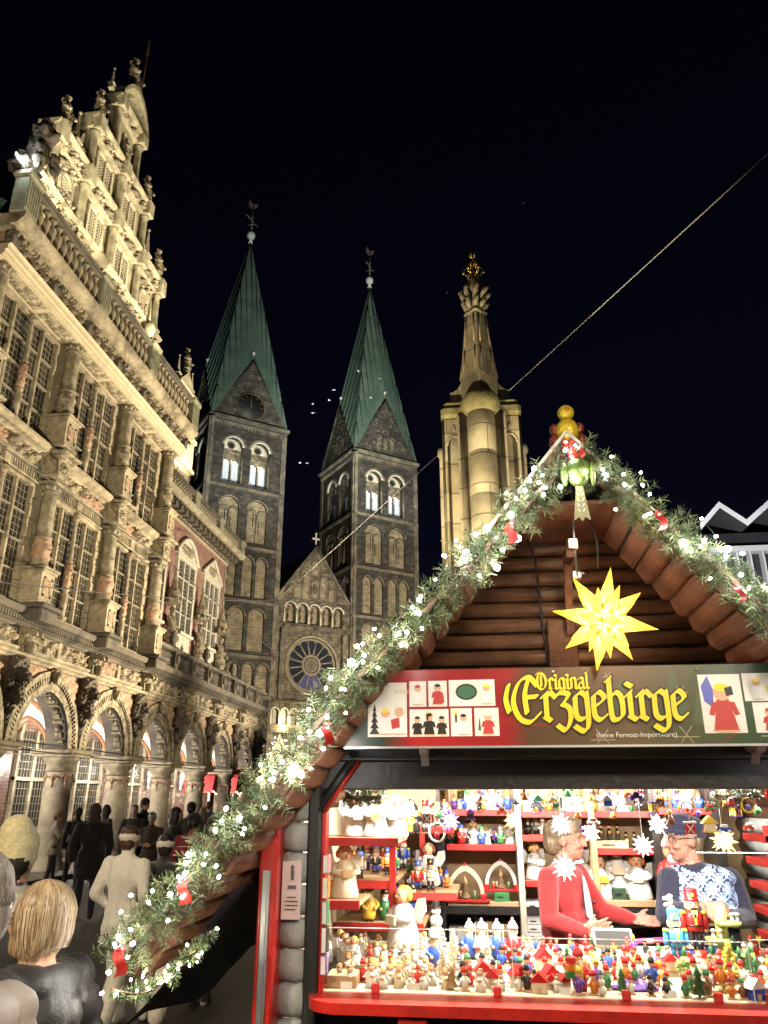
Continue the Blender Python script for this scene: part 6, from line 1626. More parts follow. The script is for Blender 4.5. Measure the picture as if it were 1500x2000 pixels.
GP_R = [(.45, 3.14, 3.32), (.72, 3.14, 3.08), (1.05, 3.14, 2.73), (1.30, 3.14, 2.42), (1.75, 3.14, 1.88), (2.25, 3.14, 1.30)]
G1, at1, L1 = garland('fir_garland', GP_L, 'thick fir garland with fairy lights along the left roof slope of the stall', 11)
G2, at2, L2 = garland('fir_garland', GP_R, 'fir garland with fairy lights along the right roof slope of the stall', 12, .115)
BULB = mat('fairy_bulb', (1, 1, 1), .3, emit=210, ecol=(1, .90, .70))
BULBW = mat('fairy_bulb_cool', (1, 1, 1), .3, emit=260, ecol=(.95, .96, 1))
bb = MB(); bb.ball((0, 0, 0), (.0055, .0055, .0080), 6, 4); bulb_me = bb.data('bulb', BULB); bbw = MB(); bbw.ball((0, 0, 0), (.0075, .0075, .0095), 6, 4); bulbw_me = bbw.data('bulb', BULBW)
big = MB(); big.ball((0, 0, 0), (.0135, .0135, .015), 8, 6); big_me = big.data('bulb', mat('fairy_bulb_big', (1, 1, 1), .3, emit=260, ecol=(1, .97, .9)))
def fairy(label, at, L, n, seed, rad=.10, extra=()):
    rnd = random.Random(seed); p0, _ = at(0)
    f = thing('fairy_lights', label, 'string lights', tuple(p0), 0); pts = []
    for i in range(n):
        s = L * (i + rnd.random() * .8) / n; p, d = at(s); a = rnd.uniform(-2.6, .6)
        # mostly on the side that faces the square
        off = Vector((rnd.uniform(-.55, .55), -abs(math.cos(a)) * .75 - .2, rnd.uniform(-.7, .7))).normalized() * rad * rnd.uniform(.75, 1.15)
        w = p + off - p0; pts.append(w); me = big_me if rnd.random() < .10 else (bulbw_me if rnd.random() < .35 else bulb_me)
        inst('bulb', me, f, tuple(w), (rnd.random() * 3, rnd.random() * 3, 0))
    for e in extra:
        w = Vector(e) - p0; inst('bulb', bulb_me, f, tuple(w), None, .7)
    q = MB(); q.tube(pts, .0018, 4, smooth=False); q.build('wire', mat('green_wire', (.02, .04, .02), .6), f)
rnd = random.Random(4)
tail = []
for i in range(26):
    t = i / 25; c = Vector((-1.38, 3.07, 1.27)).lerp(Vector((-1.02, 3.07, 1.43)), t); tail.append(tuple(c + Vector((rnd.uniform(-.04, .04), rnd.uniform(-.04, .04), rnd.uniform(-.05, .03) - .03 * math.sin(t * PI)))))
fairy('string of white fairy lights in the left garland with a loose hanging end', at1, L1, 100, 21, .128, extra=tail)
garland('fir_garland', [(-1.38, 3.08, 1.26), (-1.26, 3.08, 1.25), (-1.13, 3.08, 1.33), (-1.02, 3.08, 1.45)], 'thin loose fir sprig with lights dangling below the left garland', 14, .022, 90)
fairy('string of white fairy lights in the right roof garland', at2, L2 * .72, 60, 22, .118)
RIB = mat('red_ribbon', (.55, .03, .025), .4, var=.15, scale=10)
def ribbon(p, rz, s, label):
    q = MB(); t = thing('ribbon_bow', label, 'ribbon', p, rz)
    vs = []; F = []
    for i in range(9):
        u = i / 8; vs += [(-.02 * s + .01 * math.sin(u * 6), -.02 * math.sin(u * PI), u * .11 * s), (.028 * s + .012 * math.sin(u * 5 + 1), -.025 * math.sin(u * PI), u * .11 * s + .01)]
        if i: F.append((2 * i - 2, 2 * i - 1, 2 * i + 1, 2 * i))
    q.add(vs, F, 0, True); q.build('tail', RIB, t)
    q = MB(); q.ball((0, 0, .11 * s), (.022 * s, .015 * s, .016 * s), 8, 6); q.build('knot', RIB, t)
for p, rz, s, lb in (((-1.33, 3.0, 1.31), .6, .8, 'red ribbon tail at the lower end of the left garland'), ((-1.12, 3.03, 1.54), .2, .8, 'small red ribbon in the left garland above the lower end'), ((-.60, 3.04, 2.10), .3, .7, 'red ribbon under the left garland beside the banner'),
    ((.16, 3.05, 2.90), -.3, .75, 'red ribbon in the left garland near the parrot'), ((.76, 3.05, 2.93), .4, .7, 'red ribbon in the right garland near the gable tip'), ((1.02, 3.05, 2.62), .3, .6, 'red ribbon in the right garland halfway down the slope'), ((1.18, 3.05, 2.42), .1, .7, 'red ribbon in the right garland at the frame edge')):
    ribbon(p, rz, s, lb)
# ------------------------------------------------------------------ wooden toys and figures for sale
def toy(n, c, r=.35): return mat('toy_' + n, c, r, var=.06, scale=30, coat=.2)
T_W = toy('white', (.82, .79, .72)); T_R = toy('red', (.55, .02, .02)); T_B = toy('blue', (.03, .09, .42)); T_LB = toy('light_blue', (.05, .33, .62)); T_K = toy('black', (.015, .014, .014)); T_G = toy('green', (.04, .20, .07)); T_Y = toy('yellow', (.80, .52, .06)); T_S = toy('skin', (.78, .46, .26)); T_N = toy('natural_wood', (.66, .46, .24)); T_BR = toy('brown', (.20, .08, .035)); T_P = toy('purple', (.16, .05, .34)); T_O = toy('orange', (.70, .22, .03)); T_PK = toy('pink', (.72, .30, .32)); T_CR = toy('cream', (.78, .66, .46)); T_LG = toy('olive_green', (.24, .30, .07))
LIT = mat('white_star_glow', (1, 1, 1), .4, emit=5.5, ecol=(1, .96, .88)); LITY = mat('yellow_star_glow', (1, .8, .3), .4, emit=3.2, ecol=(1, .70, .20)); LITV = mat('violet_star_glow', (.5, .3, 1), .4, emit=2.5, ecol=(.50, .34, 1))
ZD = 1.15
def tpart(t, name, mats, fn, loc=None, rot=None):
    q = MB(); fn(q); return q.build(name, mats, t, loc, rot)
def angel(label, loc, rz=0, s=1.0, hair=T_Y, robe=T_W, held=T_CR, group='large angel figures'):
    t = thing('angel_figure', label, 'figurine', loc, rz, group)
    tpart(t, 'robe', robe, lambda q: q.lathe([(.062, 0), (.066, .01), (.058, .05), (.044, .11), (.032, .145), (.02, .155)], 16))
    tpart(t, 'head', [T_S, T_R, T_K], lambda q: (q.ball((0, -.004, .178), (.030, .031, .032), 14, 10), q.ball((0, -.033, .168), (.007, .004, .006), 8, 6, 1), q.ball((-.011, -.030, .185), .0035, 6, 5, 2), q.ball((.011, -.030, .185), .0035, 6, 5, 2), q.ball((0, -.036, .178), .005, 6, 5)))
    tpart(t, 'hair', hair, lambda q: (q.ball((0, .006, .190), (.033, .031, .026), 14, 8), q.ball((-.03, .004, .178), (.012, .014, .018), 8, 6), q.ball((.03, .004, .178), (.012, .014, .018), 8, 6)))
    for sx in (-1, 1):
        tpart(t, 'wing', robe, lambda q: q.prism([(sx * .015, .10), (sx * .05, .17), (sx * .085, .175), (sx * .09, .13), (sx * .06, .09)], .028, .036))
        tpart(t, 'arm', [robe, T_S], lambda q: (q.tube([(sx * .036, 0, .135), (sx * .056, -.02, .105), (sx * .022, -.052, .10)], [.015, .016, .014], 8), q.ball((sx * .016, -.056, .10), .012, 8, 6, 1)))
    tpart(t, 'instrument', held, lambda q: q.box(-.026, .026, -.072, -.060, .082, .118, bev=.004))
    t.scale = (s,) * 3; return t
def nutcracker(label, loc, rz=0, s=1.0, coat=T_R, trou=T_K, hat=T_K, hair=T_W, group='painted nutcrackers', feather=False):
    t = thing('nutcracker', label, 'figurine', loc, rz, group)
    tpart(t, 'base', T_BR, lambda q: q.box(-.03, .03, -.03, .03, 0, .012, bev=.003))
    for sx in (-1, 1):
        tpart(t, 'leg', [trou, T_K], lambda q: (q.lathe([(.012, .012), (.012, .04)], 10, (sx * .014, 0, 0), 1), q.lathe([(.011, .04), (.012, .075)], 10, (sx * .014, 0, 0), 0)))
        tpart(t, 'arm', [coat, T_S, T_Y], lambda q: (q.lathe([(.011, .078), (.012, .095), (.010, .13), (.004, .136)], 10, (sx * .040, 0, 0)), q.ball((sx * .040, -.002, .074), .010, 8, 6, 1), q.lathe([(.014, .128), (.010, .14)], 10, (sx * .038, 0, 0), 2)))
    tpart(t, 'jacket', [coat, T_Y, T_K], lambda q: (q.lathe([(.030, .072), (.029, .10), (.031, .13), (.018, .14)], 14), q.lathe([(.0305, .088), (.0305, .094)], 14, mi=2), q.box(-.004, .004, -.034, -.028, .096, .13, 1)))
    tpart(t, 'head', [T_S, T_K], lambda q: (q.lathe([(.021, .138), (.024, .15), (.024, .168), (.022, .175)], 14), q.ball((0, -.026, .158), (.005, .006, .006), 8, 6), q.ball((-.009, -.022, .164), .003, 6, 5, 1), q.ball((.009, -.022, .164), .003, 6, 5, 1), q.box(-.010, .010, -.026, -.020, .143, .149, 1)))
    tpart(t, 'beard', hair, lambda q: (q.prism([(-.012, .142), (.012, .142), (.006, .118), (-.006, .118)], -.034, -.022), q.ball((-.022, .004, .158), (.006, .012, .016), 8, 6), q.ball((.022, .004, .158), (.006, .012, .016), 8, 6), q.box(-.012, .012, -.028, -.022, .150, .154)))
    tpart(t, 'hat', [hat, T_Y], lambda q: (q.lathe([(.026, .172), (.025, .177), (.023, .178), (.025, .21), (.024, .213)], 14), q.ball((0, -.025, .192), (.007, .004, .008), 8, 6, 1)))
    if feather: tpart(t, 'feather', T_W, lambda q: [q.ball((-.012 + .012 * math.sin(i * 2.2), .0, .21 + i * .008), (.013, .009, .009), 7, 5) for i in range(7)])
    t.scale = (s,) * 3; return t
def smoker(label, loc, rz=0, s=1.0, coat=T_R, hat=T_R, beard=T_W, group='incense smoker figures'):
    t = thing('smoker_figure', label, 'figurine', loc, rz, group)
    tpart(t, 'coat', coat, lambda q: q.lathe([(.03, .012), (.034, .03), (.036, .07), (.026, .105), (.012, .112)], 14))
    tpart(t, 'boots', T_K, lambda q: (q.ball((-.014, -.008, .008), (.013, .02, .010), 8, 6), q.ball((.014, -.008, .008), (.013, .02, .010), 8, 6)))
    tpart(t, 'head', [T_S, T_K], lambda q: (q.ball((0, 0, .130), .023, 12, 8), q.ball((0, -.023, .130), .005, 6, 5), q.ball((-.008, -.020, .136), .003, 6, 5, 1), q.ball((.008, -.020, .136), .003, 6, 5, 1)))
    tpart(t, 'beard', beard, lambda q: q.ball((0, -.012, .108), (.018, .015, .024), 10, 7))
    tpart(t, 'hat', hat, lambda q: (q.lathe([(.025, .140), (.026, .148), (.016, .168), (.004, .180)], 12), q.ball((0, 0, .182), .007, 8, 6)))
    for sx in (-1, 1): tpart(t, 'arm', [coat, T_S], lambda q: (q.tube([(sx * .026, 0, .098), (sx * .042, -.012, .075), (sx * .026, -.036, .062)], .010, 8), q.ball((sx * .024, -.04, .062), .009, 8, 6, 1)))
    t.scale = (s,) * 3; return t
def snowman(label, loc, s=1.0):
    t = thing('snowman_figure', label, 'figurine', loc, 0, 'snowman figures')
    tpart(t, 'body', T_W, lambda q: (q.ball((0, 0, .045), .047, 16, 10), q.ball((0, 0, .112), .036, 16, 10)))
    tpart(t, 'head', [T_W, T_K], lambda q: (q.ball((0, 0, .162), .026, 14, 10), q.ball((-.009, -.023, .168), .003, 6, 5, 1), q.ball((.009, -.023, .168), .003, 6, 5, 1)))
    tpart(t, 'nose', T_O, lambda q: q.tube([(0, -.024, .162), (0, -.046, .16)], [.005, .001], 6))
    tpart(t, 'hat', T_K, lambda q: q.lathe([(.032, .180), (.032, .184), (.019, .185), (.020, .212)], 14))
    tpart(t, 'buttons', T_K, lambda q: [q.ball((0, -.036 - .008 * (i < 1), .085 + i * .022), .004, 6, 5) for i in range(3)])
    t.scale = (s,) * 3; return t
def candle_arch(label, loc, s=1.0, stand=T_R, arch=T_CR):
    t = thing('wooden_arch', label, 'candle arch', loc, 0, 'wooden arches on the back shelf')
    tpart(t, 'base', stand, lambda q: (q.box(-.16, .16, -.035, .035, 0, .018, bev=.003), q.box(-.14, -.10, -.03, .03, .018, .05, bev=.003), q.box(.10, .14, -.03, .03, .018, .05, bev=.003)))
    def ar(q):
        A = arch_pts(0, .125, .05, .5, 16); B = arch_pts(0, .10, .05, .5, 16)
        for i in range(16): q.add([(p[0], y, p[1]) for y in (-.012, .012) for p in (A[i], A[i + 1], B[i + 1], B[i])], [(0, 1, 2, 3), (7, 6, 5, 4), (0, 4, 5, 1), (3, 2, 6, 7)])
    tpart(t, 'arch', arch, ar)
    tpart(t, 'tree', T_N, lambda q: q.lathe([(.004, .02), (.035, .03), (.01, .07), (.026, .07), (.008, .11), (.018, .11), (.001, .16)], 10))
    for x, c in ((-.06, T_R), (.06, T_G), (-.035, T_BR)): tpart(t, 'figure', [c, T_S], lambda q: (q.lathe([(.014, .018), (.008, .055)], 8, (x, -.01, 0)), q.ball((x, -.01, .062), .009, 8, 6, 1)))
    tpart(t, 'star', T_R, lambda q: q.add([(.016 * (1 if i % 2 else .45) * math.sin(i * PI / 6), -.016, .232 + .016 * (1 if i % 2 else .45) * math.cos(i * PI / 6)) for i in range(12)], [tuple(range(12))]))
    t.scale = (s,) * 3; return t
def shaving_tree(label, loc, h, m=T_CR, group='curled wood trees'):
    t = thing('shaving_tree', label, 'wooden tree', loc, 0, group)
    tpart(t, 'trunk', T_BR, lambda q: (q.lathe([(.016, 0), (.016, .006), (.004, .006), (.003, h)], 8)))
    def cr(q):
        for k in range(9):
            z = h * (.16 + .088 * k); r = h * .20 * (1 - k / 10)
            for i in range(14): q.tube([(0, 0, z), (r * .7 * math.cos(i * .449 + k), r * .7 * math.sin(i * .449 + k), z + .004), (r * math.cos(i * .449 + k), r * math.sin(i * .449 + k), z + .02 * h / .12), (r * .85 * math.cos(i * .449 + k), r * .85 * math.sin(i * .449 + k), z + .03 * h / .12)], [.0018, .0016, .0014, .0008], 3)
    tpart(t, 'crown', m, cr); return t
def box_thing(name, label, cat, loc, sz, m, rz=0, group=None, lid=None):
    t = thing(name, label, cat, loc, rz, group); tpart(t, 'carton', m, lambda q: q.box(-sz[0] / 2, sz[0] / 2, -sz[1] / 2, sz[1] / 2, 0, sz[2], bev=.003))
    tpart(t, 'print', lid or T_K, lambda q: (q.box(-sz[0] * .3, sz[0] * .1, -sz[1] / 2 - .001, -sz[1] / 2, sz[2] * .35, sz[2] * .55))); return t
# --- left shelving
angel('large white angel with golden hair at the shelf end by the fir twigs', (-.66, 4.20, 1.73), .3, .98, T_BR); angel('large singing angel with an open book on the upper left shelf', (-.55, 4.16, 1.73), .1, 1.0, T_O, T_W, T_Y); angel('large pale angel beside the corner upright on the upper shelf', (-.455, 4.22, 1.73), -.2, .98, T_O)
angel('angel playing a guitar on the red side shelf', (-.70, 4.10, 1.46), .4, 1.1, T_O, T_CR, T_N); angel('big white angel with yellow hair low behind the glass screen', (-.44, 4.40, 1.20), -.7, 1.35, T_Y); angel('angel with spread white wings before the dark upright', (-.36, 5.2, 1.42), -.3, 1.1, T_BR, T_W, T_W)
nutcracker('red and blue nutcracker on the corner shelf', (-.41, 5.0, 1.40), 0, .8, T_R, T_B, T_B); nutcracker('white-coated nutcracker with black crown on the corner shelf', (-.335, 5.0, 1.40), 0, .85, T_W, T_K, T_K); nutcracker('nutcracker in a blue coat at the back of the left shelf', (-.52, 5.2, 1.50), 0, .9, T_B, T_W, T_R)
nutcracker('nutcracker with red hat on the left shelf', (-.60, 5.1, 1.50), .2, .9, T_R, T_W, T_R); nutcracker('green-coated nutcracker behind the red upright', (-.46, 5.35, 1.40), 0, .95, T_G, T_K, T_K); smoker('smoker in dark green on the low left shelf', (-.58, 4.75, 1.28), .2, .95, T_G, T_K); smoker('smoker with a yellow cello on the low left shelf', (-.66, 4.7, 1.28), .3, 1.1, T_Y, T_K, T_W)
smoker('smoker with purple cap behind the big white angel', (-.54, 4.85, 1.28), 0, 1.0, T_P, T_P); smoker('blue-coated smoker behind the red upright', (-.44, 4.95, 1.28), 0, 1.0, T_B, T_K); snowman('white snowman in a black top hat beside the cupboard', (-.28, 4.55, 1.20), .95)
rnd = random.Random(17)
cols = [(T_R, 'red'), (T_B, 'blue'), (T_G, 'green'), (T_W, 'white'), (T_K, 'black'), (T_BR, 'brown'), (T_P, 'purple'), (T_O, 'orange'), (T_Y, 'yellow')]
ORD = ['first', 'second', 'third', 'fourth', 'fifth', 'sixth', 'seventh', 'eighth', 'ninth', 'tenth'] + [f'{i}th' for i in range(11, 41)]
ORD[20:23] = ['21st', '22nd', '23rd']; ORD[30:33] = ['31st', '32nd', '33rd']
def fill(n, x0, x1, y0, y1, z, s0, s1, where, kinds='asn'):
    for i in range(n):
        x, y = x0 + (x1 - x0) * (i + rnd.uniform(.2, .8)) / n, rnd.uniform(y0, y1); s = rnd.uniform(s0, s1); k = rnd.choice(kinds); c, cn_ = rnd.choice(cols); c2, cn2 = rnd.choice(cols)
        if k == 'a': angel(f'white angel with {rnd.choice(["yellow", "brown"])} hair, {ORD[i]} {where}', (x, y, z), rnd.uniform(-.4, .4), s, rnd.choice((T_Y, T_BR)))
        elif k == 's': smoker(f'{cn_} smoker figure with {cn2} hat, {ORD[i]} {where}', (x, y, z), rnd.uniform(-.4, .4), s, c, c2)
        else: nutcracker(f'{cn_} nutcracker with {cn2} hat, {ORD[i]} {where}', (x, y, z), rnd.uniform(-.3, .3), s * .9, c, rnd.choice((T_K, T_W, T_B)), c2)
fill(9, -.78, -.30, 4.55, 4.8, 1.73, .7, .95, 'along the back of the upper left shelf', 'sn'); fill(10, -.80, -.24, 5.45, 5.7, 1.74, .8, 1.0, 'along the rear left shelf', 'sn'); fill(10, -.80, -.52, 4.6, 5.2, 1.50, .7, .9, 'on the middle left shelf', 'sn'); fill(5, -.80, -.62, 4.05, 4.3, 1.18, .5, .7, 'along the base below the red side shelf', 'a'); fill(7, -.60, -.22, 5.1, 5.4, 1.40, .55, .7, 'on the corner shelf', 'ns')
# --- back shelves
candle_arch('round wooden candle arch with a small tree on the back shelf', (-.15, 5.72, 1.27), 1.0, T_R, T_CR); candle_arch('white dotted wooden arch with a red star', (.09, 5.80, 1.33), .85, T_R, T_W)
box_thing('green_plinth', 'dark green plinth block under the white dotted arch', 'plinth', (.09, 5.80, 1.272), (.10, .08, .055), T_G)
angel('large angel with an accordion-like yellow sun on the wooden shelf', (.75, 5.80, 1.29), .2, 1.25, T_BR, T_W, T_Y); angel('tall angel holding a long flute behind the green box', (.885, 5.88, 1.32), -.1, 1.45, T_Y, T_W, T_CR); angel('red-cheeked angel playing a horn near the dark upright', (1.0, 5.80, 1.29), -.2, 1.3, T_O, T_W, T_CR)
box_thing('green_box', 'small dark green gift box between the large angels', 'box', (.86, 5.76, 1.29), (.085, .05, .075), toy('dark_green', (.04, .08, .045)))
angel('white angel on the shelf behind the red cardigan', (.33, 5.85, 1.40), .5, 1.1, T_Y); angel('second white angel half hidden by the seller\'s shoulder', (.60, 5.85, 1.40), -.5, 1.1, T_BR)
smoker('very large santa figure with white beard behind the beret seller', (1.18, 5.55, 1.30), .1, 2.3, T_R, T_W, T_W)
for z, x0, x1, n, wh in ((1.84, -.25, .18, 9, 'on the top back shelf behind the hanging stars'), (1.62, -.25, .18, 9, 'on the second back shelf above the arches'), (1.83, .28, .68, 8, 'on the top shelf behind the red cardigan seller'), (1.68, .28, .68, 8, 'on the shelf behind the seller\'s hair'), (1.83, .75, 1.08, 7, 'on the top shelf between the sellers'), (1.85, 1.18, 1.48, 6, 'on the top shelf behind the beret')):
    fill(n, x0, x1, 5.78, 5.95, z, .55, .8, wh, 'asn')
for i in range(5):
    t = thing('choir_figure', ['black choir figure with a lantern on the stepped board', 'black choir figure with a star staff on the stepped board', 'black choir figure in a tall hat on the stepped board', 'small black choir boy at the left of the lower row', 'small black choir boy at the right of the lower row'][i], 'figurine', (.79 + .055 * i, 5.84, 1.60 + (.05 if i < 3 else 0)), 0, 'black choir figures')
    tpart(t, 'cloak', T_K, lambda q: q.lathe([(.018, 0), (.016, .04), (.009, .075)], 10)); tpart(t, 'head', [T_S, T_K], lambda q: (q.ball((0, 0, .085), .011, 8, 6), q.lathe([(.015, .092), (.010, .096), (.008, .104)], 10, mi=1))); tpart(t, 'book', T_Y, lambda q: q.box(-.008, .008, -.020, -.016, .045, .060))
box_thing('wooden_step', 'pale wooden step board under the black choir figures', 'display step', (.85, 5.85, 1.60), (.22, .10, .048), T_N)
for i in range(6): box_thing('cardboard_box', f'{["topmost", "second", "third", "fourth", "fifth", "lowest"][i]} flat white box in the stack beside the red cardigan', 'box', (.295, 5.80, 1.235 - .045 * i - .0), (.10, .2, .042), toy('box_grey', (.55, .54, .52), .6), 0, 'flat boxes under the shelf')
for i, (x, y, z, w_, h_, c, lb) in enumerate(((-.20, 5.85, .95, .14, .16, T_W, 'white carton low in the dark cupboard'), (-.04, 5.88, .95, .12, .20, toy('box_tan', (.45, .33, .2), .7), 'brown carton low in the dark cupboard'), (.10, 5.88, .95, .12, .18, toy('box_tan', (.45, .33, .2), .7), 'second brown carton beside the pale upright'), (-.45, 4.9, 1.15, .14, .12, T_W, 'white box with blue print behind the snowman'), (.52, 5.85, .98, .14, .12, T_W, 'white carton under the seller\'s outstretched arm'), (.75, 5.85, .96, .2, .1, T_CR, 'cream carton low between the sellers'))):
    box_thing('cardboard_box', lb, 'box', (x, y, z), (w_, .18, h_), c)
# --- counter: figures with names of their own
def gift_santa():
    t = smoker('red santa in a long coat carrying a pile of coloured presents', (.37, 3.80, 1.15), .15, .95, T_R, T_R, T_CR, None)
    tpart(t, 'sack', T_O, lambda q: q.ball((.035, .025, .085), (.026, .024, .035), 10, 8)); 
    for i, c in enumerate((T_G, T_O, T_R)): tpart(t, 'present', c, lambda q: q.cbox((-.052 + i * .004, -.04, .072 + i * .028), (.042 - .006 * i, .034, .026), 0, .002, (0, 0, .3 * i)))
    tpart(t, 'apron', T_Y, lambda q: q.ball((0, -.020, .07), (.013, .02, .045), 10, 8))
gift_santa()
nutcracker('light blue nutcracker with tall hat and white feather', (.87, 4.22, 1.176), .1, 1.15, T_LB, T_LB, T_LB, T_W, None, True); nutcracker('large red soldier nutcracker below the crossed arm', (1.015, 4.45, 1.20), 0, 1.35, T_R, T_K, T_R, T_N)
t = thing('tiered_stand', 'olive green tiered stand carrying tiny mushroom figures', 'display stand', (1.10, 4.28, 1.176), 0)
tpart(t, 'stem', T_LG, lambda q: q.lathe([(.03, 0), (.028, .26)], 14)); 
for x, z in ((.03, .17), (-.025, .10), (.07, .04)): tpart(t, 'tray', T_LG, lambda q: q.lathe([(.058, z), (.060, z + .018), (.052, z + .018)], 18, (x, -.01, 0)))
for i, (x, z) in enumerate(((.045, .188), (.068, .188), (-.05, .118), (-.018, .118), (.08, .058))):
    m = thing('mushroom_figure', f'tiny mushroom figure {["on the top tray by the stem", "at the edge of the top tray", "at the edge of the middle tray", "on the middle tray by the stem", "on the lowest tray"][i]} of the green stand', 'figurine', (1.10 + x, 4.245, 1.176 + z), 0, 'mushroom figures'); tpart(m, 'stalk', T_W, lambda q: q.lathe([(.009, 0), (.007, .02)], 8)); tpart(m, 'face', T_S, lambda q: q.ball((0, 0, .026), .009, 8, 6)); tpart(m, 'cap', T_CR, lambda q: q.lathe([(.013, .030), (.010, .038), (.001, .042)], 10))
def leaf_tree(label, loc, tall, m):
    t = thing('miniature_tree', label, 'model tree', loc, 0); r_ = random.Random(5)
    tpart(t, 'trunk', T_O, lambda q: q.lathe([(.014, 0), (.006, .01), (.005, .06)], 8))
    def cr(q):
        for i in range(60):
            a, z = r_.random() * 6.3, r_.random()
            rad = (.030 * (1 - z * .9) if tall else .036 * math.sqrt(max(.05, 1 - (2 * z - 1) ** 2))); zz = .045 + z * (.13 if tall else .06); q.ball((rad * math.cos(a), rad * math.sin(a), zz), .009, 6, 4, 0, False)
    tpart(t, 'crown', m, cr)
leaf_tree('tall yellow larch model tree at the front glass', (1.03, 3.95, 1.15), True, toy('larch', (.62, .52, .06))); leaf_tree('round olive green model tree left of the yellow larch', (.84, 3.95, 1.15), False, toy('olive_leaf', (.36, .40, .10)))
for i, x in enumerate((-.10, -.04, .035)):
    t = smoker(['figure in a dark cap and white coat holding a star', 'middle figure in a white cap with a yellow star', 'figure in a white cap with a lantern'][i], (x, 4.3, 1.176), 0, .95, (T_B, T_CR, T_B)[i], T_W, T_S, 'white-capped lantern figures')
    tpart(t, 'staff', T_N, lambda q: q.tube([(.03, -.04, 0), (.03, -.04, .17)], .002, 5))
smoker('round red-coated smoker in a pink cap', (.11, 4.2, 1.176), 0, 1.05, T_R, T_PK, T_W); smoker('sailor smoker in a dark blue striped jersey', (-.26, 4.1, 1.16), .2, .95, T_B, T_W, T_S)
shaving_tree('tall pale curled wood tree left of the white-capped figures', (-.17, 4.02, 1.15), .17); shaving_tree('shorter curled wood tree at the front glass', (-.215, 3.86, 1.15), .13); shaving_tree('small curled wood tree near the purple turntable', (.56, 3.95, 1.15), .10)
t = thing('turntable_scene', 'purple oval turntable with tiny white figures', 'toy scene', (.60, 3.86, 1.15), 0); tpart(t, 'plate', T_P, lambda q: q.lathe([(.10, 0), (.105, .006), (.10, .012), (.07, .012), (.07, .026), (.04, .026), (.04, .04), (.001, .04)], 24, sy=.45))
t = thing('turntable_scene', 'brown wooden plate with tiny brown houses', 'toy scene', (.96, 3.88, 1.15), 0); tpart(t, 'plate', T_N, lambda q: q.lathe([(.10, 0), (.102, .010), (.001, .010)], 24, sy=.5)); tpart(t, 'house', [T_N, T_BR], lambda q: (q.box(.0, .05, -.02, .02, .01, .04), q.prism([(-.006, .04), (.056, .04), (.025, .07)], -.024, .024, 1)))
t = thing('card_reader', 'small dark screen in a white frame standing behind the figures', 'till screen', (.62, 4.52, 1.20), 0); tpart(t, 'frame', T_W, lambda q: q.cbox((0, 0, .05), (.20, .015, .085), 0, .008, (R(-20), 0, 0))); tpart(t, 'screen', T_K, lambda q: q.cbox((0, -.010, .05), (.175, .004, .065), 0, 0, (R(-20), 0, 0)))
t = thing('bird_toy', 'pink wooden bird toy with spread wings by the screen', 'toy', (.80, 4.5, 1.22), .3); tpart(t, 'body', T_PK, lambda q: q.ball((0, 0, .02), (.03, .012, .014), 10, 7)); tpart(t, 'wing', toy('magenta', (.75, .05, .18)), lambda q: (q.prism([(-.09, .03), (-.02, .035), (-.02, .015), (-.085, .012)], -.004, .004), q.prism([(.09, .035), (.02, .035), (.02, .012), (.085, .015)], -.004, .004)))
# --- counter: crowd of miniatures
def mini(kind, c1, c2, hat=None):
    q = MB(); h = .05
    if kind == 'angel': q.lathe([(.015, 0), (.011, .02), (.006, .034)], 8); q.ball((0, 0, .041), .009, 8, 6, 1); q.ball((0, .002, .045), (.0095, .009, .007), 8, 5, 2); q.prism([(-.02, .022), (-.006, .034), (.006, .034), (.02, .022), (.006, .018), (-.006, .018)], .006, .009); q.ball((0, -.012, .026), (.008, .005, .005), 6, 5, 1)
    elif kind == 'man': q.box(-.012, .012, -.010, .010, 0, .004, 3); q.lathe([(.008, .004), (.011, .018), (.009, .032), (.004, .036)], 8); q.ball((0, 0, .042), .008, 8, 6, 1); q.lathe([(.010, .046), (.007, .052), (.006, .058), (.001, .060)], 8, mi=2); q.tube([(-.010, 0, .03), (-.014, -.008, .02)], .003, 5); q.tube([(.010, 0, .03), (.014, -.008, .02)], .003, 5)
    elif kind == 'house': q.box(-.02, .02, -.014, .014, 0, .026); q.prism([(-.025, .026), (.025, .026), (0, .05)], -.018, .018, 2); q.box(-.006, .006, -.015, -.014, 0, .014, 3)
    elif kind == 'tree': q.lathe([(.003, 0), (.003, .008), (.018, .008), (.008, .028), (.014, .028), (.005, .046), (.010, .046), (.0005, .07)], 9)
    elif kind == 'snow': q.ball((0, 0, .012), .013, 8, 6); q.ball((0, 0, .032), .010, 8, 6); q.ball((0, 0, .047), .0075, 8, 6); q.lathe([(.010, .052), (.006, .053), (.006, .062)], 8, mi=2); q.tube([(0, -.007, .047), (0, -.015, .047)], [.002, .0005], 5, 3)
    elif kind == 'star': q.lathe([(.014, 0), (.014, .004), (.002, .005), (.002, .035)], 8, mi=3); q.add([(.016 * (1 if i % 2 else .45) * math.sin(i * PI / 5), 0, .045 + .016 * (1 if i % 2 else .45) * math.cos(i * PI / 5)) for i in range(10)], [tuple(range(10))])
    return q.data('figure', [c1, T_S, c2, T_N])
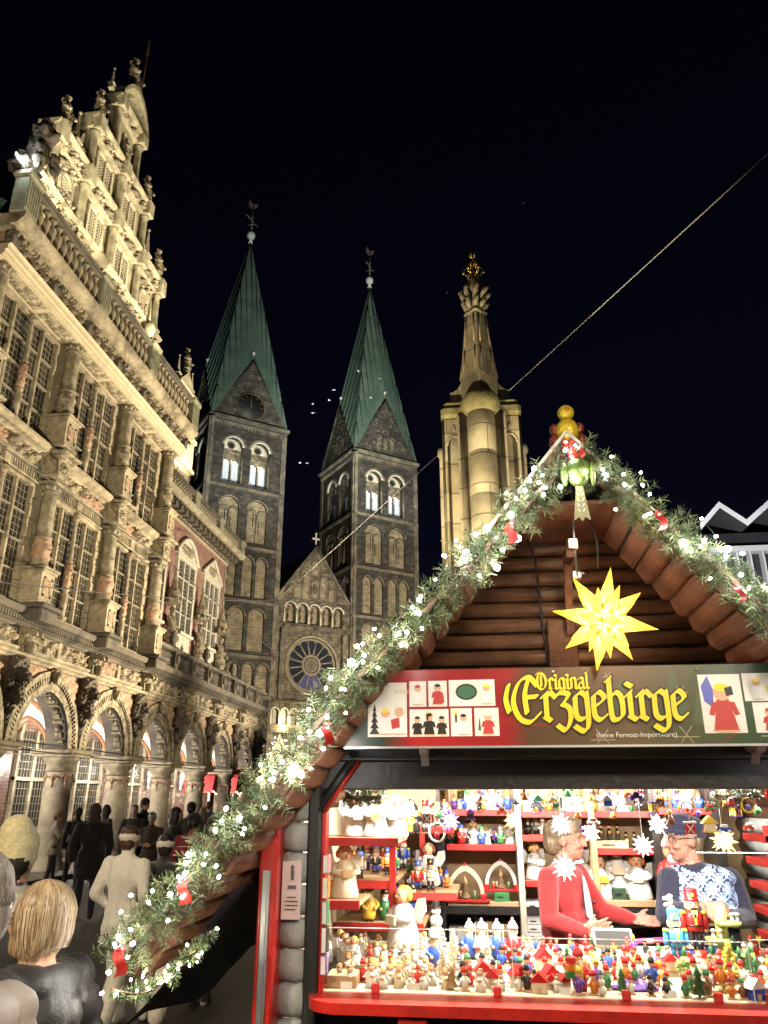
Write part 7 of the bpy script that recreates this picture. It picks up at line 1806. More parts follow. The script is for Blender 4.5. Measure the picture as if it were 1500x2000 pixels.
MN = [('angel', T_W, T_Y, 'white angel miniature with yellow hair'), ('angel', T_W, T_BR, 'white angel miniature with brown hair'), ('angel', T_CR, T_O, 'cream angel miniature with orange hair'), ('man', T_R, T_R, 'red-coated miniature man'), ('man', T_B, T_K, 'blue-coated miniature man'), ('man', T_G, T_R, 'green-coated miniature man'), ('man', T_K, T_K, 'black-coated miniature man'), ('man', T_BR, T_G, 'brown-coated miniature man'), ('man', T_W, T_R, 'white-coated miniature man with red cap'), ('house', T_CR, T_R, 'miniature house with red roof'), ('house', T_B, T_W, 'miniature blue house with white roof'), ('tree', T_G, T_G, 'miniature green tree'), ('tree', T_N, T_N, 'miniature natural wood tree'), ('snow', T_W, T_K, 'miniature snowman'), ('star', T_Y, T_Y, 'miniature yellow star on a stick'), ('man', T_P, T_Y, 'purple-coated miniature man'), ('man', T_O, T_R, 'orange-coated miniature man')]
MM = [mini(k, a, b) for k, a, b, _ in MN]
ZONE = [(-.70, -.20, 'at the left end of the counter', [0, 1, 2, 0, 1, 0, 3, 2]), (-.20, .30, 'left of the santa with presents', [3, 4, 6, 8, 9, 12, 13, 2, 7, 1]), (.30, .80, 'around the purple turntable', [3, 4, 6, 8, 15, 13, 16, 11, 5]), (.80, 1.56, 'at the right end of the counter', [8, 3, 11, 5, 16, 7, 10, 14, 9, 1])]
BUSY = [(.37, 3.80, .055), (.87, 4.22, .04), (1.015, 4.45, .05), (1.10, 4.28, .07), (1.03, 3.95, .04), (.84, 3.95, .04), (-.10, 4.3, .04), (-.04, 4.3, .035), (.035, 4.3, .04), (.11, 4.2, .045), (-.26, 4.1, .045), (-.17, 4.02, .04), (-.215, 3.86, .03), (.56, 3.95, .03), (.62, 4.52, .11), (.80, 4.5, .06), (-.44, 4.4, .09), (-.28, 4.55, .06)]
cnt = 0
for row in range(9):
    y = 3.755 + row * .088; zt = 1.151 if y < 4.11 else 1.201 if y < 4.35 else 1.261; n = 36 - row; seq = -1
    for i in range(n):
        x = -.68 + 2.22 * (i + rnd.uniform(.15, .85)) / n; yy = y + rnd.uniform(-.022, .022)
        if any(math.hypot(x - a, yy - b) < r for a, b, r in BUSY): continue
        zt = 1.151 if yy < 4.10 else 1.176 if yy < 4.35 else 1.201
        if 4.095 < yy < 4.13: yy = 4.14; zt = 1.176
        if 4.34 < yy < 4.37: yy = 4.385; zt = 1.201
        zz = next(z for z in ZONE if z[0] <= x <= z[1] + .01); k = rnd.choice(zz[3]); s = rnd.uniform(1.15, 1.75) * (1 if row < 5 else .8); seq = seq + 1
        lift = 0
        if any(abs(x - cx) < .11 and abs(yy - 3.87) < .06 for cx in (.60, .96)): lift = .028
        o = inst('miniature_figure', MM[k], None, (x, yy, zt + lift), rnd.uniform(-.5, .5), s); tag(o, MN[k][3] + f', {ORD[seq]} from left in the {["front", "second", "third", "fourth", "fifth", "sixth", "seventh", "eighth", "rearmost"][row]} counter row', 'figurine', 'miniature figures on the counter'); cnt += 1
# price tags and cards
for i, x in enumerate((-.62, -.33, .02, .30, .72, 1.2)):
    o = MB(); o.cbox((0, 0, .014), (.05, .002, .026), 0, 0, (R(-15), 0, 0)); o = o.build('price_card', T_W, None, (x, 3.725, 1.150)); tag(o, ['blank white price card at the left end of the counter', 'white price card before the angel miniatures', 'white price card before the white-capped figures', 'white price card beside the santa with presents', 'white price card beside the purple turntable', 'white price card at the right end of the counter'][i], 'price card', 'price cards on the counter')
# books and boxes clamped along the left frame
for i, (z, h_, c, lb) in enumerate(((1.60, .075, T_PK, 'pink booklet high on the left frame post'), (1.50, .085, T_O, 'orange book on the left frame post'), (1.40, .09, T_G, 'green book on the left frame post'), (1.29, .10, T_K, 'dark book on the left frame post'), (1.21, .07, toy('violet_card', (.4, .3, .7)), 'violet card low on the left frame post'))):
    t = thing('book', lb, 'book', (-.712, 3.70, z), 0, 'books on the left frame post'); tpart(t, 'cover', c, lambda q: q.box(-.012, .012, -.035, .03, 0, h_, bev=.002)); tpart(t, 'pages', T_W, lambda q: q.box(-.009, .009, -.036, .028, .003, h_ - .003))
# --- hanging ornaments
def hang(label, x, y, z, kind, c1, c2, s=1.0):
    t = thing('hanging_ornament', label, 'ornament', (x, y, z), rnd.uniform(-.5, .5), 'ornaments hanging in the opening')
    tpart(t, 'string', mat('ribbon_string', (.55, .12, .10), .7), lambda q: q.tube([(0, 0, .03 * s), (0, 0, 2.10 - z)], .0012, 4))
    def body(q):
        if kind == 'house': q.box(-.028, .028, -.015, .015, 0, .006, 1); q.box(-.020, .020, -.012, .012, .006, .034); q.prism([(-.032, .032), (.032, .032), (0, .062)], -.016, .016, 1)
        elif kind == 'ball': q.ball((0, 0, .02), .02, 12, 8); q.lathe([(.006, .038), (.004, .046)], 8, mi=1)
        elif kind == 'car': q.box(-.03, .03, -.012, .012, .008, .022, bev=.004); q.box(-.014, .016, -.011, .011, .022, .036, 1, .004); [q.ball((sx * .018, sy * .012, .008), (.008, .004, .008), 8, 6, 1) for sx in (-1, 1) for sy in (-1, 1)]
        elif kind == 'angel': q.lathe([(.020, 0), (.012, .03), (.006, .042)], 10); q.ball((0, 0, .052), .011, 8, 6, 1); q.prism([(-.03, .03), (-.008, .044), (.008, .044), (.03, .03), (.008, .022), (-.008, .022)], .006, .009)
        elif kind == 'lantern': q.box(-.02, .02, -.02, .02, 0, .005, 1); q.box(-.024, .024, -.024, .024, .046, .052, 1); [q.box(a - .003, a + .003, b - .003, b + .003, .005, .046) for a in (-.016, .016) for b in (-.016, .016)]; q.tube([(-.016, -.016, .006), (.016, -.016, .045)], .0022, 4, 1); q.tube([(.016, -.016, .006), (-.016, -.016, .045)], .0022, 4, 1); q.box(-.014, .014, -.012, .012, .008, .044)
        elif kind == 'ring': q.tube([(.032 * math.cos(a), 0, .032 + .032 * math.sin(a)) for a in [i * PI / 10 for i in range(21)]], .004, 6); q.ball((0, 0, .022), (.010, .008, .014), 8, 6, 1)
        elif kind == 'bell': q.lathe([(.022, 0), (.016, .012), (.012, .028), (.004, .034)], 12); q.ball((0, 0, -.002), .005, 6, 5, 1)
    b = tpart(t, 'body', [c1, c2], body); b.scale = (s,) * 3
kn = ['house', 'ball', 'car', 'angel', 'lantern', 'ring', 'bell']
for row, (y, z0, n) in enumerate(((3.82, 1.84, 22), (3.98, 1.86, 22))):
    for i in range(n):
        x = -.30 + 1.85 * (i + .5 + rnd.uniform(-.3, .3)) / n; k = rnd.choice(kn); c, cn_ = rnd.choice(cols); c2, _ = rnd.choice(cols)
        hang(f'small {cn_} {k} ornament on a red string {ORD[i]} from left in the {["front", "rear"][row]} hanging row', x, y, z0 + rnd.uniform(-.05, .07), k, c, c2, rnd.uniform(.75, 1.05))
hang('large red lantern ornament in front of the beret', .915, 3.85, 1.755, 'lantern', T_R, T_W, 1.15); hang('yellow gabled house ornament right of the beret', 1.0, 3.85, 1.77, 'house', T_CR, T_Y, 1.15); hang('blue sledge-like car ornament hanging low at the right', 1.06, 3.85, 1.765, 'car', T_B, T_W, 1.1); hang('red toy car ornament near the right shelf', 1.17, 3.85, 1.775, 'car', T_R, T_W, 1.0); hang('white house ornament with red roof at the far right', 1.28, 3.85, 1.775, 'house', T_CR, T_R, 1.0); hang('white ring ornament with a red figure beside the dark upright', -.23, 3.95, 1.72, 'ring', T_W, T_R, 1.3)
# --- small lit stars
sm4 = star_mesh(.022, .062, 4, 8, .1)
for x, z, m, s, lb in ((.355, 1.615, LIT, 1.1, 'white glowing star hanging in front of the red cardigan'), (.352, 1.80, LIT, .95, 'white glowing star over the seller\'s hair'), (1.072, 1.735, LITY, 1.15, 'large yellow glowing star right of the beret'), (1.10, 1.915, LITY, .75, 'small yellow glowing star high near the fir twigs'), (.485, 1.765, LIT, .8, 'white and red star between the sellers'), (.715, 1.71, LIT, .95, 'white glowing star in front of the large angels'), (-.165, 1.815, LITV, .9, 'violet glowing star above the candle arch'), (.128, 1.815, LITY, .8, 'pale yellow star in front of the pale upright'), (.79, 1.80, LIT, .85, 'white glowing star left of the beret')):
    t = thing('small_star', lb, 'star lantern', (x, 3.93, z), rnd.random(), 'small lit stars in the stall'); me = sm4.data('star', m); inst('star', me, t, None, (rnd.random(), rnd.random(), 0), s); tpart(t, 'cord', T_W, lambda q: q.tube([(0, 0, .02), (0, 0, 2.1 - z)], .0015, 4))
# fir twigs in the upper corners of the opening
for x0, sg, lb in ((-.66, 1, 'bunch of fir twigs in the upper left corner of the opening'), (1.22, -1, 'bunch of fir twigs in the upper right corner of the opening')):
    g_, _, _ = garland('fir_twigs', [(x0, 3.86, 1.93), (x0 + sg * .08, 3.88, 1.91), (x0 + sg * .17, 3.9, 1.925)], lb, 31, .075, 170)
# ------------------------------------------------------------------ people
SKIN = mat('skin', (.56, .32, .22), .5, var=.12, scale=14)
LIPS = mat('lips', (.42, .16, .13), .45)
EYEW = mat('eye_dark', (.03, .025, .02), .3)
def hair_mat(name, c, c2, sc=60):
    if name in MATS: return MATS[name]
    m = bpy.data.materials.new(name); m.use_nodes = True; nt = m.node_tree; b = nt.nodes['Principled BSDF']; b.inputs['Roughness'].default_value = .42
    tc = nt.nodes.new('ShaderNodeTexCoord'); mp = nt.nodes.new('ShaderNodeMapping'); mp.inputs['Scale'].default_value = (sc, sc, sc * .07); n = nt.nodes.new('ShaderNodeTexNoise'); n.inputs['Scale'].default_value = 1.6; n.inputs['Detail'].default_value = 4
    r = nt.nodes.new('ShaderNodeValToRGB'); r.color_ramp.elements[0].position = .35; r.color_ramp.elements[1].position = .65; r.color_ramp.elements[0].color = (*c2, 1); r.color_ramp.elements[1].color = (*c, 1)
    nt.links.new(tc.outputs['Object'], mp.inputs[0]); nt.links.new(mp.outputs[0], n.inputs['Vector']); nt.links.new(n.outputs['Fac'], r.inputs['Fac']); nt.links.new(r.outputs[0], b.inputs['Base Color'])
    bp = nt.nodes.new('ShaderNodeBump'); bp.inputs['Strength'].default_value = .7; bp.inputs['Distance'].default_value = .01; nt.links.new(n.outputs['Fac'], bp.inputs['Height']); nt.links.new(bp.outputs[0], b.inputs['Normal'])
    MATS[name] = m; return m
def fabric(name, c, rough=.85, var=.25, sc=12, bump=.25, bs=120, sheen=.2): return mat(name, c, rough, var=var, scale=sc, bump=bump, bscale=bs, sheen=sheen)
HB = hair_mat('brown_hair', (.10, .055, .03), (.035, .02, .012)); HK = hair_mat('dark_hair', (.03, .02, .015), (.010, .008, .006)); HBL = hair_mat('blond_hair', (.46, .33, .19), (.17, .11, .055), 70); HG = hair_mat('grey_hair', (.50, .46, .40), (.22, .19, .16), 70); HSB = hair_mat('short_grey_brown_hair', (.23, .17, .105), (.09, .065, .04), 60)
SHOE = mat('dark_shoes', (.02, .018, .016), .5); SHOEW = mat('pale_shoes', (.55, .50, .42), .6)
def head_prims(c, yaw, sk=2, hr=3, s=1.0, hair='short', hat=None, pitch=0.0):
    """c = centre of the head; faces -y turned by yaw"""
    M = Matrix.Rotation(yaw, 3, 'Z') @ Matrix.Rotation(pitch, 3, 'X'); C_ = Vector(c)
    def e(p, r, mi, rot=(0, 0, 0)):
        return ('e', C_ + M @ (Vector(p) * s), tuple(v * s for v in r), M @ Euler(rot).to_matrix(), mi)
    P = [e((0, .005, .025), (.074, .094, .094), sk), e((0, -.022, -.045), (.058, .070, .072), sk), e((0, -.055, -.085), (.032, .030, .026), sk), e((0, -.098, -.012), (.013, .022, .026), sk), e((0, -.108, -.028), (.014, .016, .011), sk),
         e((-.075, .012, -.008), (.010, .018, .030), sk), e((.075, .012, -.008), (.010, .018, .030), sk), e((0, -.085, .035), (.05, .014, .010), sk), e((-.034, -.070, -.028), (.024, .022, .020), sk), e((.034, -.070, -.028), (.024, .022, .020), sk), e((0, -.086, -.060), (.026, .014, .010), sk)]
    if hair == 'short': P += [e((0, .022, .055), (.083, .096, .080), hr), e((0, .055, .0), (.078, .062, .075), hr), e((0, -.045, .098), (.062, .045, .030), hr)]
    elif hair == 'bob': P += [e((0, .018, .052), (.092, .104, .086), hr), e((-.072, .018, -.035), (.030, .072, .085), hr), e((.072, .018, -.035), (.030, .072, .085), hr), e((0, .062, -.03), (.084, .050, .088), hr), e((-.068, -.03, -.06), (.026, .045, .058), hr), e((.068, -.03, -.06), (.026, .045, .058), hr)]
    elif hair == 'long': P += [e((0, .022, .052), (.088, .100, .082), hr), e((0, .07, -.08), (.086, .05, .17), hr), e((0, .09, -.22), (.08, .045, .12), hr), e((-.07, .02, -.05), (.026, .05, .11), hr), e((.07, .02, -.05), (.026, .05, .11), hr)]
    elif hair == 'bun': P += [e((0, .022, .052), (.086, .100, .082), hr), e((0, .06, -.03), (.075, .05, .07), hr), e((0, .085, .085), (.05, .05, .045), hr)]
    if hat == 'beanie': P += [e((0, .012, .062), (.094, .108, .088), 5), e((0, .01, .018), (.096, .109, .034), 5, (.12, 0, 0))]
    elif hat == 'tall_beanie': P += [e((0, .012, .07), (.098, .110, .10), 5), e((0, .045, .13), (.075, .08, .075), 5), e((0, .01, .018), (.100, .112, .038), 5, (.12, 0, 0))]
    elif hat == 'band': P += [e((0, .016, .018), (.103, .124, .044), 5, (.10, 0, 0))]
    elif hat == 'beret': P += [e((0, .020, .088), (.112, .122, .062), 5, (-.14, .10, 0)), e((-.01, .055, .055), (.110, .090, .055), 5, (-.3, 0, 0)), e((0, .004, .052), (.092, .110, .036), 5)]
    elif hat == 'hood': P += [e((0, .03, .03), (.105, .115, .13), 5), e((0, .05, -.09), (.11, .09, .08), 5)]
    eyes = [e((sx * .031, -.082, .012), (.015, .016, .009), 7) for sx in (-1, 1)] + [e((0, -.094, -.062), (.024, .020, .0085), 6)] + [e((sx * .033, -.086, .037), (.020, .016, .006), hr) for sx in (-1, 1)]
    return P, eyes
def hand_prims(w, d, n, mi=2, s=1.0, curl=.25, thumb=1):
    """w wrist, d direction of the fingers, n palm normal"""
    w, d, n = Vector(w), Vector(d).normalized(), Vector(n).normalized(); n = (n - d * n.dot(d)).normalized(); a = d.cross(n)
    P = []
    for k in range(4): P.append(cap(w + (a * (k - 1.5) * .017) * s, .013 * s, w + (d * .078 + a * (k - 1.5) * .0205) * s, .0115 * s, mi))
    for k, ln in enumerate((.062, .074, .070, .054)):
        b = w + (d * .080 + a * (k - 1.5) * .0215) * s; f1 = (d + n * curl * .6 + a * (k - 1.5) * .05).normalized(); m_ = b + f1 * ln * .5 * s; f2 = (d + n * curl * 1.8 + a * (k - 1.5) * .05).normalized()
        P += [cap(b, .0095 * s, m_, .0088 * s, mi), cap(m_, .0088 * s, m_ + f2 * ln * .5 * s, .0072 * s, mi)]
    b = w + (d * .022 + a * thumb * -.024) * s; t1 = b + (d * .6 + a * -thumb * .75 + n * .25).normalized() * .036 * s; P += [cap(b, .014 * s, t1, .0105 * s, mi), cap(t1, .0105 * s, t1 + (d * .9 + a * -thumb * .35 + n * .3).normalized() * .03 * s, .0085 * s, mi)]
    return P
def person(label, loc, h, face, coat, pants, hair=HK, hstyle='short', hat=None, hatm=None, stride=0.0, long_coat=.0, skin=SKIN, shoe=SHOE, arms='down', puff=None, voxel=.022, bulk=1.0, scarf=None, headturn=0.0, group='people in the market crowd', wide=0.0, cloth=.012, extra=None):
    k = h / 1.75; V = lambda x, y, z: (x * k, y * k, z * k)
    b = bulk; P = []
    st = stride
    for sx in (-1, 1):
        f = st * sx; hx, kn, an = V(sx * .09, 0, .92), V(sx * .10, -.20 * f - .03 * abs(st), .50), V(sx * .10, -.36 * f + (.10 * abs(st) if f < 0 else 0), .09 + (.06 * abs(st) if f < 0 else 0))
        P += [cap(hx, .095 * k, kn, (.068 + wide) * k, 1), cap(kn, (.068 + wide) * k, an, (.052 + wide * 1.5) * k, 1), ell((an[0], an[1] - .06 * k, an[2] - .045 * k), (.048 * k, .13 * k, .042 * k), (0, 0, sx * .12), 4), cap(an, .045 * k, (an[0], an[1], an[2] - .03 * k), .045 * k, 4)]
    zb = .90 - long_coat
    P += [ell(V(0, .01, .98), (.175 * k * b, .135 * k * b, .17 * k), mi=0), cap(V(0, 0, 1.05), .135 * k * b, V(0, .01, 1.30), .155 * k * b, 0), ell(V(0, .01, 1.28), (.19 * k * b, .135 * k * b, .19 * k), mi=0), ell(V(0, .01, 1.41), (.205 * k * b, .10 * k * b, .075 * k), mi=0), cap(V(0, .01, 1.42), .075 * k, V(0, .0, 1.50), .066 * k, 0 if hat or scarf else 2)]
    if long_coat > 0: P += [ell(V(0, .01, .92 - long_coat * .5), (.19 * k * b, .155 * k * b, .12 * k + long_coat * .5 * k), mi=0), ell(V(0, .01, .90 - long_coat), (.195 * k * b, .165 * k * b, .08 * k), mi=0)]
    for sx in (-1, 1):
        sh = V(sx * .195 * b, .01, 1.40)
        if arms == 'down': el, wr, hd = V(sx * .255 * b, .03 + st * sx * .10, 1.13), V(sx * .25 * b, -.06 + st * sx * .16, .90), (0, -.2, -1)
        elif arms == 'pockets': el, wr, hd = V(sx * .28 * b, .07, 1.14), V(sx * .19 * b, -.06, 1.0), (-sx * .5, -.5, -.6)
        elif arms == 'phone': el, wr, hd = V(sx * .24 * b, -.10, 1.16), V(sx * .07, -.30, 1.42), (-sx * .2, -.2, 1)
        else: el, wr, hd = V(sx * .24 * b, -.02, 1.15), V(sx * .10, -.22, 1.10), (-sx * .8, -.4, 0)
        P += [cap(sh, .072 * k * b, el, .060 * k * b, 0), cap(el, .060 * k * b, wr, .045 * k * b, 0)]
        if arms != 'pockets': P += hand_prims(Vector(wr) + Vector(hd).normalized() * .03, hd, (-sx, 0, 0), 2, k * 1.05, .4, sx)
    hc = Vector(V(0, -.015, 1.625))
    hp, eyes = head_prims(hc, headturn, 2, 3, k * 1.02, hstyle, hat); P += hp
    P += [cap(V(0, .012, 1.44), .055 * k, V(0, -.005, 1.56), .052 * k, 2)]
    if scarf: P += [ell(V(0, -.005, 1.475), (.115 * k, .115 * k, .06 * k), mi=8), ell(V(0, .02, 1.42), (.15 * k, .12 * k, .05 * k), mi=8)]
    if extra: P += extra(V, k)
    mats = [coat, pants, skin, hair, shoe, hatm or HK, LIPS, EYEW, scarf or coat]
    me = sculpt('person_body', P, mats, voxel, 2, 0, 8, eyes, puff=(puff[0], puff[1], [0]) if puff else None, cloth=(cloth, 7.0, [0, 1, 8]))
    o = inst('person', me, None, loc, face); tag(o, label, 'person', group); return o
FN = PI; BLK = fabric('black_wool', (.012, .011, .012)); BLK2 = fabric('black_down_jacket', (.016, .015, .017), .5, sheen=.05); DKG = fabric('dark_grey_coat', (.035, .034, .036)); NAVY = fabric('navy_cloth', (.014, .017, .035)); BEI = fabric('beige_coat', (.36, .30, .22)); WHC = fabric('cream_teddy_coat', (.76, .71, .60), .95, .12, 30, .5, 160, .5)
CREAMP = fabric('cream_trousers', (.70, .65, .54)); JEANS = fabric('dark_jeans', (.02, .024, .035)); REDJ = fabric('red_jacket', (.26, .018, .028)); FUR = fabric('black_fur', (.010, .010, .011), .95, .5, 60, .9, 90, .4); HATY = fabric('pale_yellow_knit', (.60, .53, .30), .9, .3, 70, .5, 110, .3); HATW = fabric('white_knit', (.70, .64, .52), .9, .1, 40, .5, 90, .3); HATK = fabric('black_knit', (.012, .012, .013)); HATG = fabric('pale_green_knit', (.38, .44, .38)); WPUF = mat('white_down_jacket', (.66, .58, .52), .55, var=.08, scale=8, bump=.15, bscale=40)
PLAID = brick_mat('plaid_scarf', (.60, .56, .48), (.10, .09, .08), (.55, .50, .42), .07, .05, .010, .9, .3, 'XZ', .3)
BROWNC = fabric('brown_coat', (.07, .045, .03)); OLIV = fabric('olive_coat', (.05, .05, .035)); OCH = fabric('ochre_knit', (.34, .20, .10))
# foreground
F1 = person('woman with blond bob and glasses in a black quilted jacket', (-1.59, 2.90, 0), 1.61, R(-98), BLK2, JEANS, HBL, 'bob', puff=(.022, .115), voxel=.014, arms='pockets', bulk=1.10, headturn=R(12))
q = MB()
for sx in (-1, 1): q.tube([(sx * .034 + .028 * math.cos(a), -.102, 1.511 + .02 * math.sin(a)) for a in [i * PI / 8 for i in range(17)]], .0025, 5); q.tube([(sx * .062, -.10, 1.514), (sx * .080, -.02, 1.517), (sx * .082, .02, 1.513)], .0025, 5)
q.tube([(-.006, -.108, 1.513), (.006, -.108, 1.513)], .0025, 5); g_ = q.build('glasses', mat('black_frames', (.01, .01, .01), .3), F1); g_.rotation_euler = (0, 0, R(12))
F2 = person('grey-haired person in a white quilted jacket at the very front', (-1.12, 1.70, 0), 1.80, R(-92), WPUF, JEANS, HG, 'short', puff=(.012, .085), voxel=.014, arms='front', bulk=1.0)
F3 = person('person in a pale yellow knitted hat and black and white plaid scarf', (-2.20, 3.69, 0), 1.76, R(-170), DKG, JEANS, HK, 'short', 'tall_beanie', HATY, scarf=PLAID, voxel=.016, arms='pockets', bulk=1.05)
# the pair in white head bands walking away
person('woman in a long cream teddy coat with white headband walking away', (-3.38, 7.58, 0), 1.68, FN - .25, WHC, CREAMP, HB, 'bun', 'band', HATW, .55, .16, shoe=SHOEW, voxel=.018, wide=.02, arms='pockets', bulk=1.02)
M2 = person('woman in a black fur jacket with white headband and cream trousers', (-3.10, 7.79, 0), 1.61, FN + .2, FUR, CREAMP, HK, 'bun', 'band', HATW, .4, 0, shoe=SHOEW, voxel=.018, wide=.02, arms='pockets', bulk=1.14, cloth=.02)
q = MB(); q.tube([(.16, .12, 1.36), (.05, .17, 1.22), (-.08, .17, 1.06), (-.17, .12, .95)], .009, 5); q.build('bag_strap', HATW, M2)
M3 = person('person in a red jacket and black beanie with back turned', (-4.10, 11.28, 0), 1.73, FN - .2, REDJ, JEANS, HK, 'short', 'beanie', HATK, .3, .05, arms='pockets', bulk=1.08)
q = MB(); q.tube([(-.19, .10, 1.30), (-.10, .155, 1.31), (0, .165, 1.315), (.10, .155, 1.31), (.19, .10, 1.30)], .006, 5); q.build('reflective_piping', mat('pale_piping', (.8, .78, .7), .4), M3)
person('man in a black jacket and dark grey beanie beside the red jacket', (-3.36, 9.95, 0), 1.71, FN + .3, BLK, JEANS, HK, 'short', 'beanie', DKG, .3, .05, arms='pockets', bulk=1.1)
person('tall figure in a long black hooded coat striding away', (-6.9, 13.9, 0), 1.84, FN + .5, BLK, JEANS, HK, 'short', 'hood', BROWNC, .6, .22, bulk=1.15)
person('person in a beige coat and ochre hat holding up a phone by the column', (-10.3, 18.85, 0), 1.66, R(120), BEI, DKG, HB, 'short', 'beanie', OCH, .2, .12, arms='phone')
person('dark-clad man with cap standing beyond the hooded figure', (-9.6, 18.5, 0), 1.75, FN + .7, BLK, JEANS, HK, 'short', 'beanie', HATK, .3, .05)
person('man in glasses and dark coat facing the camera near the second column', (-8.11, 18.28, 0), 1.82, R(15), DKG, JEANS, HB, 'short', None, None, .2, .15, arms='pockets')
person('man in a black beanie standing in front of the arcade wall', (-8.31, 19.29, 0), 1.96, R(70), BLK, JEANS, HK, 'short', 'beanie', HATK, 0, .05, arms='pockets')
person('woman in a pale green knitted hat facing the camera', (-6.96, 16.60, 0), 1.67, R(10), BROWNC, JEANS, HB, 'short', 'beanie', HATG, .2, .1, arms='front')
person('woman with long dark hair turned towards the stalls', (-5.43, 13.98, 0), 1.80, R(115), BLK, JEANS, HK, 'long', None, None, .2, .1, arms='pockets', bulk=1.08)
person('man in a black knitted hat and olive coat further back', (-6.23, 16.89, 0), 1.87, FN + .3, OLIV, JEANS, HK, 'short', 'beanie', HATK, .3, .05, arms='pockets')
person('person with long blond hair in the middle of the crowd', (-6.32, 17.92, 0), 1.77, FN, BROWNC, JEANS, HBL, 'long', None, None, .3, .1, arms='pockets')
person('man in a navy coat walking beside the fourth column', (-8.16, 23.63, 0), 1.90, R(150), NAVY, JEANS, HB, 'short', None, None, .4, .1)
person('blond person in a black coat far along the arcade', (-8.34, 25.68, 0), 1.80, R(200), BLK, JEANS, HBL, 'short', None, None, .3, .1)
person('person in dark jeans and pale trainers half hidden behind the garland', (-2.90, 8.51, 0), 1.70, FN + .1, BLK, JEANS, HK, 'short', None, None, .35, .05, shoe=SHOEW)
person('person in a dark coat seen between the columns', (-9.0, 18.7, 0), 1.82, FN - .6, DKG, JEANS, HK, 'long', None, None, .3, .1)
for i, (x, y, c, hm) in enumerate(((-7.4, 28, BLK, HK), (-8.6, 31, DKG, HB), (-8.0, 34, NAVY, HK), (-9.2, 37, BROWNC, HB))):
    person(['dark-coated walker far back in the crowd', 'grey-coated walker far down the square', 'navy-coated walker near the arcade end', 'brown-coated walker at the far end of the square'][i], (x, y, 0), 1.75 + .03 * i, FN + i, c, JEANS, hm, 'short', None, None, .4, .1, voxel=.035)

# ------------------------------------------------------------------ the two sellers
def seller(name, label, P, mats, eyes, loc, vox, cloth, slots):
    me = sculpt('person_body', P, mats, vox, 2, 0, 8, eyes, cloth=(cloth, 9.0, slots)); o = inst('person', me, None, loc, 0); tag(o, label, 'person', 'sellers inside the stall'); return o
REDC = fabric('red_wool_cardigan', (.30, .006, .007), .85, .25, 20, .5, 140, .25); LGREY = fabric('grey_rollneck', (.50, .50, .50), .8); SKIN2 = mat('seller_skin', (.36, .175, .12), .5, var=.28, scale=30, bump=.5, bscale=90)
rot55 = R(52)
hp, ey = head_prims((.035, -.01, 1.685), R(78), 2, 3, .98, 'short', None)
hp += [ell((-.01, -.005, 1.735), (.098, .088, .070), mi=3), ell((-.055, -.0, 1.67), (.05, .072, .072), mi=3), ell((.07, -.02, 1.745), (.05, .065, .035), mi=3)]
P = hp + [cap((.0, 0, 1.50), .062, (.025, -.005, 1.60), .055, 2), ell((.0, .0, 1.525), (.080, .080, .055), mi=8), ell((.005, 0, 1.40), (.175, .125, .17), (0, 0, rot55), 0), ell((0, 0, 1.50), (.185, .085, .065), (0, 0, rot55), 0), ell((0, 0, 1.22), (.17, .145, .20), (0, 0, rot55), 0), ell((0, 0, 1.06), (.18, .15, .12), (0, 0, rot55), 0), cap((0, 0, .95), .13, (0, 0, .45), .11, 1), cap((-.04, -.06, .9), .08, (-.04, -.06, .25), .06, 1), cap((.04, .06, .9), .08, (.04, .06, .25), .06, 1), ell((.03, -.09, .19), (.12, .05, .04), mi=4), ell((.09, .04, .19), (.12, .05, .04), mi=4),
     cap((-.10, -.135, 1.49), .060, (-.11, -.21, 1.29), .052, 0), cap((-.11, -.21, 1.29), .052, (.05, -.26, 1.245), .040, 0), cap((.10, .14, 1.49), .060, (.21, .08, 1.30), .054, 0), cap((.21, .08, 1.30), .054, (.355, .02, 1.275), .040, 0)]
P += hand_prims((.075, -.265, 1.245), (.62, .05, .12), (.15, .95, .25), 2, 1.0, .12, -1) + hand_prims((.385, .015, 1.272), (1, -.12, -.10), (-.1, -.6, .8), 2, 1.0, .15, 1)
dec = ey + [('e', Vector((.11, -.085, 1.40)), (.030, .05, .12), Euler((0, .15, rot55)).to_matrix(), 8)]
dec = ey
S1 = seller('person', 'older woman seller in a red cardigan holding both hands open', P, [REDC, JEANS, SKIN2, HSB, SHOE, HATK, LIPS, EYEW, LGREY], dec, (.44, 5.02, 0), .0078, .006, [0, 8])
q = MB(); vs = []; F = []      # light blouse showing in the open cardigan
fd = Vector((math.sin(rot55), -math.cos(rot55), 0)); sd = Vector((math.cos(rot55), math.sin(rot55), 0))
for i in range(10):
    z = 1.50 - .36 * i / 9; w_ = .008 + .026 * math.sin(PI * min(1, i / 8)); c = fd * (.140 + .012 * math.sin(i / 9 * PI)) + sd * (-.01 + .03 * i / 9)
    if z < 1.3: c = fd * .163 + sd * (.02 + .03 * i / 9)
    vs += [tuple(c - sd * w_ + Vector((0, 0, z))), tuple(c + sd * w_ + Vector((0, 0, z)))]
    if i: F.append((2 * i - 2, 2 * i - 1, 2 * i + 1, 2 * i))
q.add(vs, F, 0, True); q.build('blouse', fabric('white_blouse', (.68, .70, .74), .7), S1)
for z, a in ((1.36, .06), (1.27, .07), (1.18, .075)):
    q = MB(); p = fd * .152 + sd * a; q.ball((p.x, p.y, z), .010, 8, 6); q.build('button', mat('dark_button', (.04, .02, .02), .3), S1)
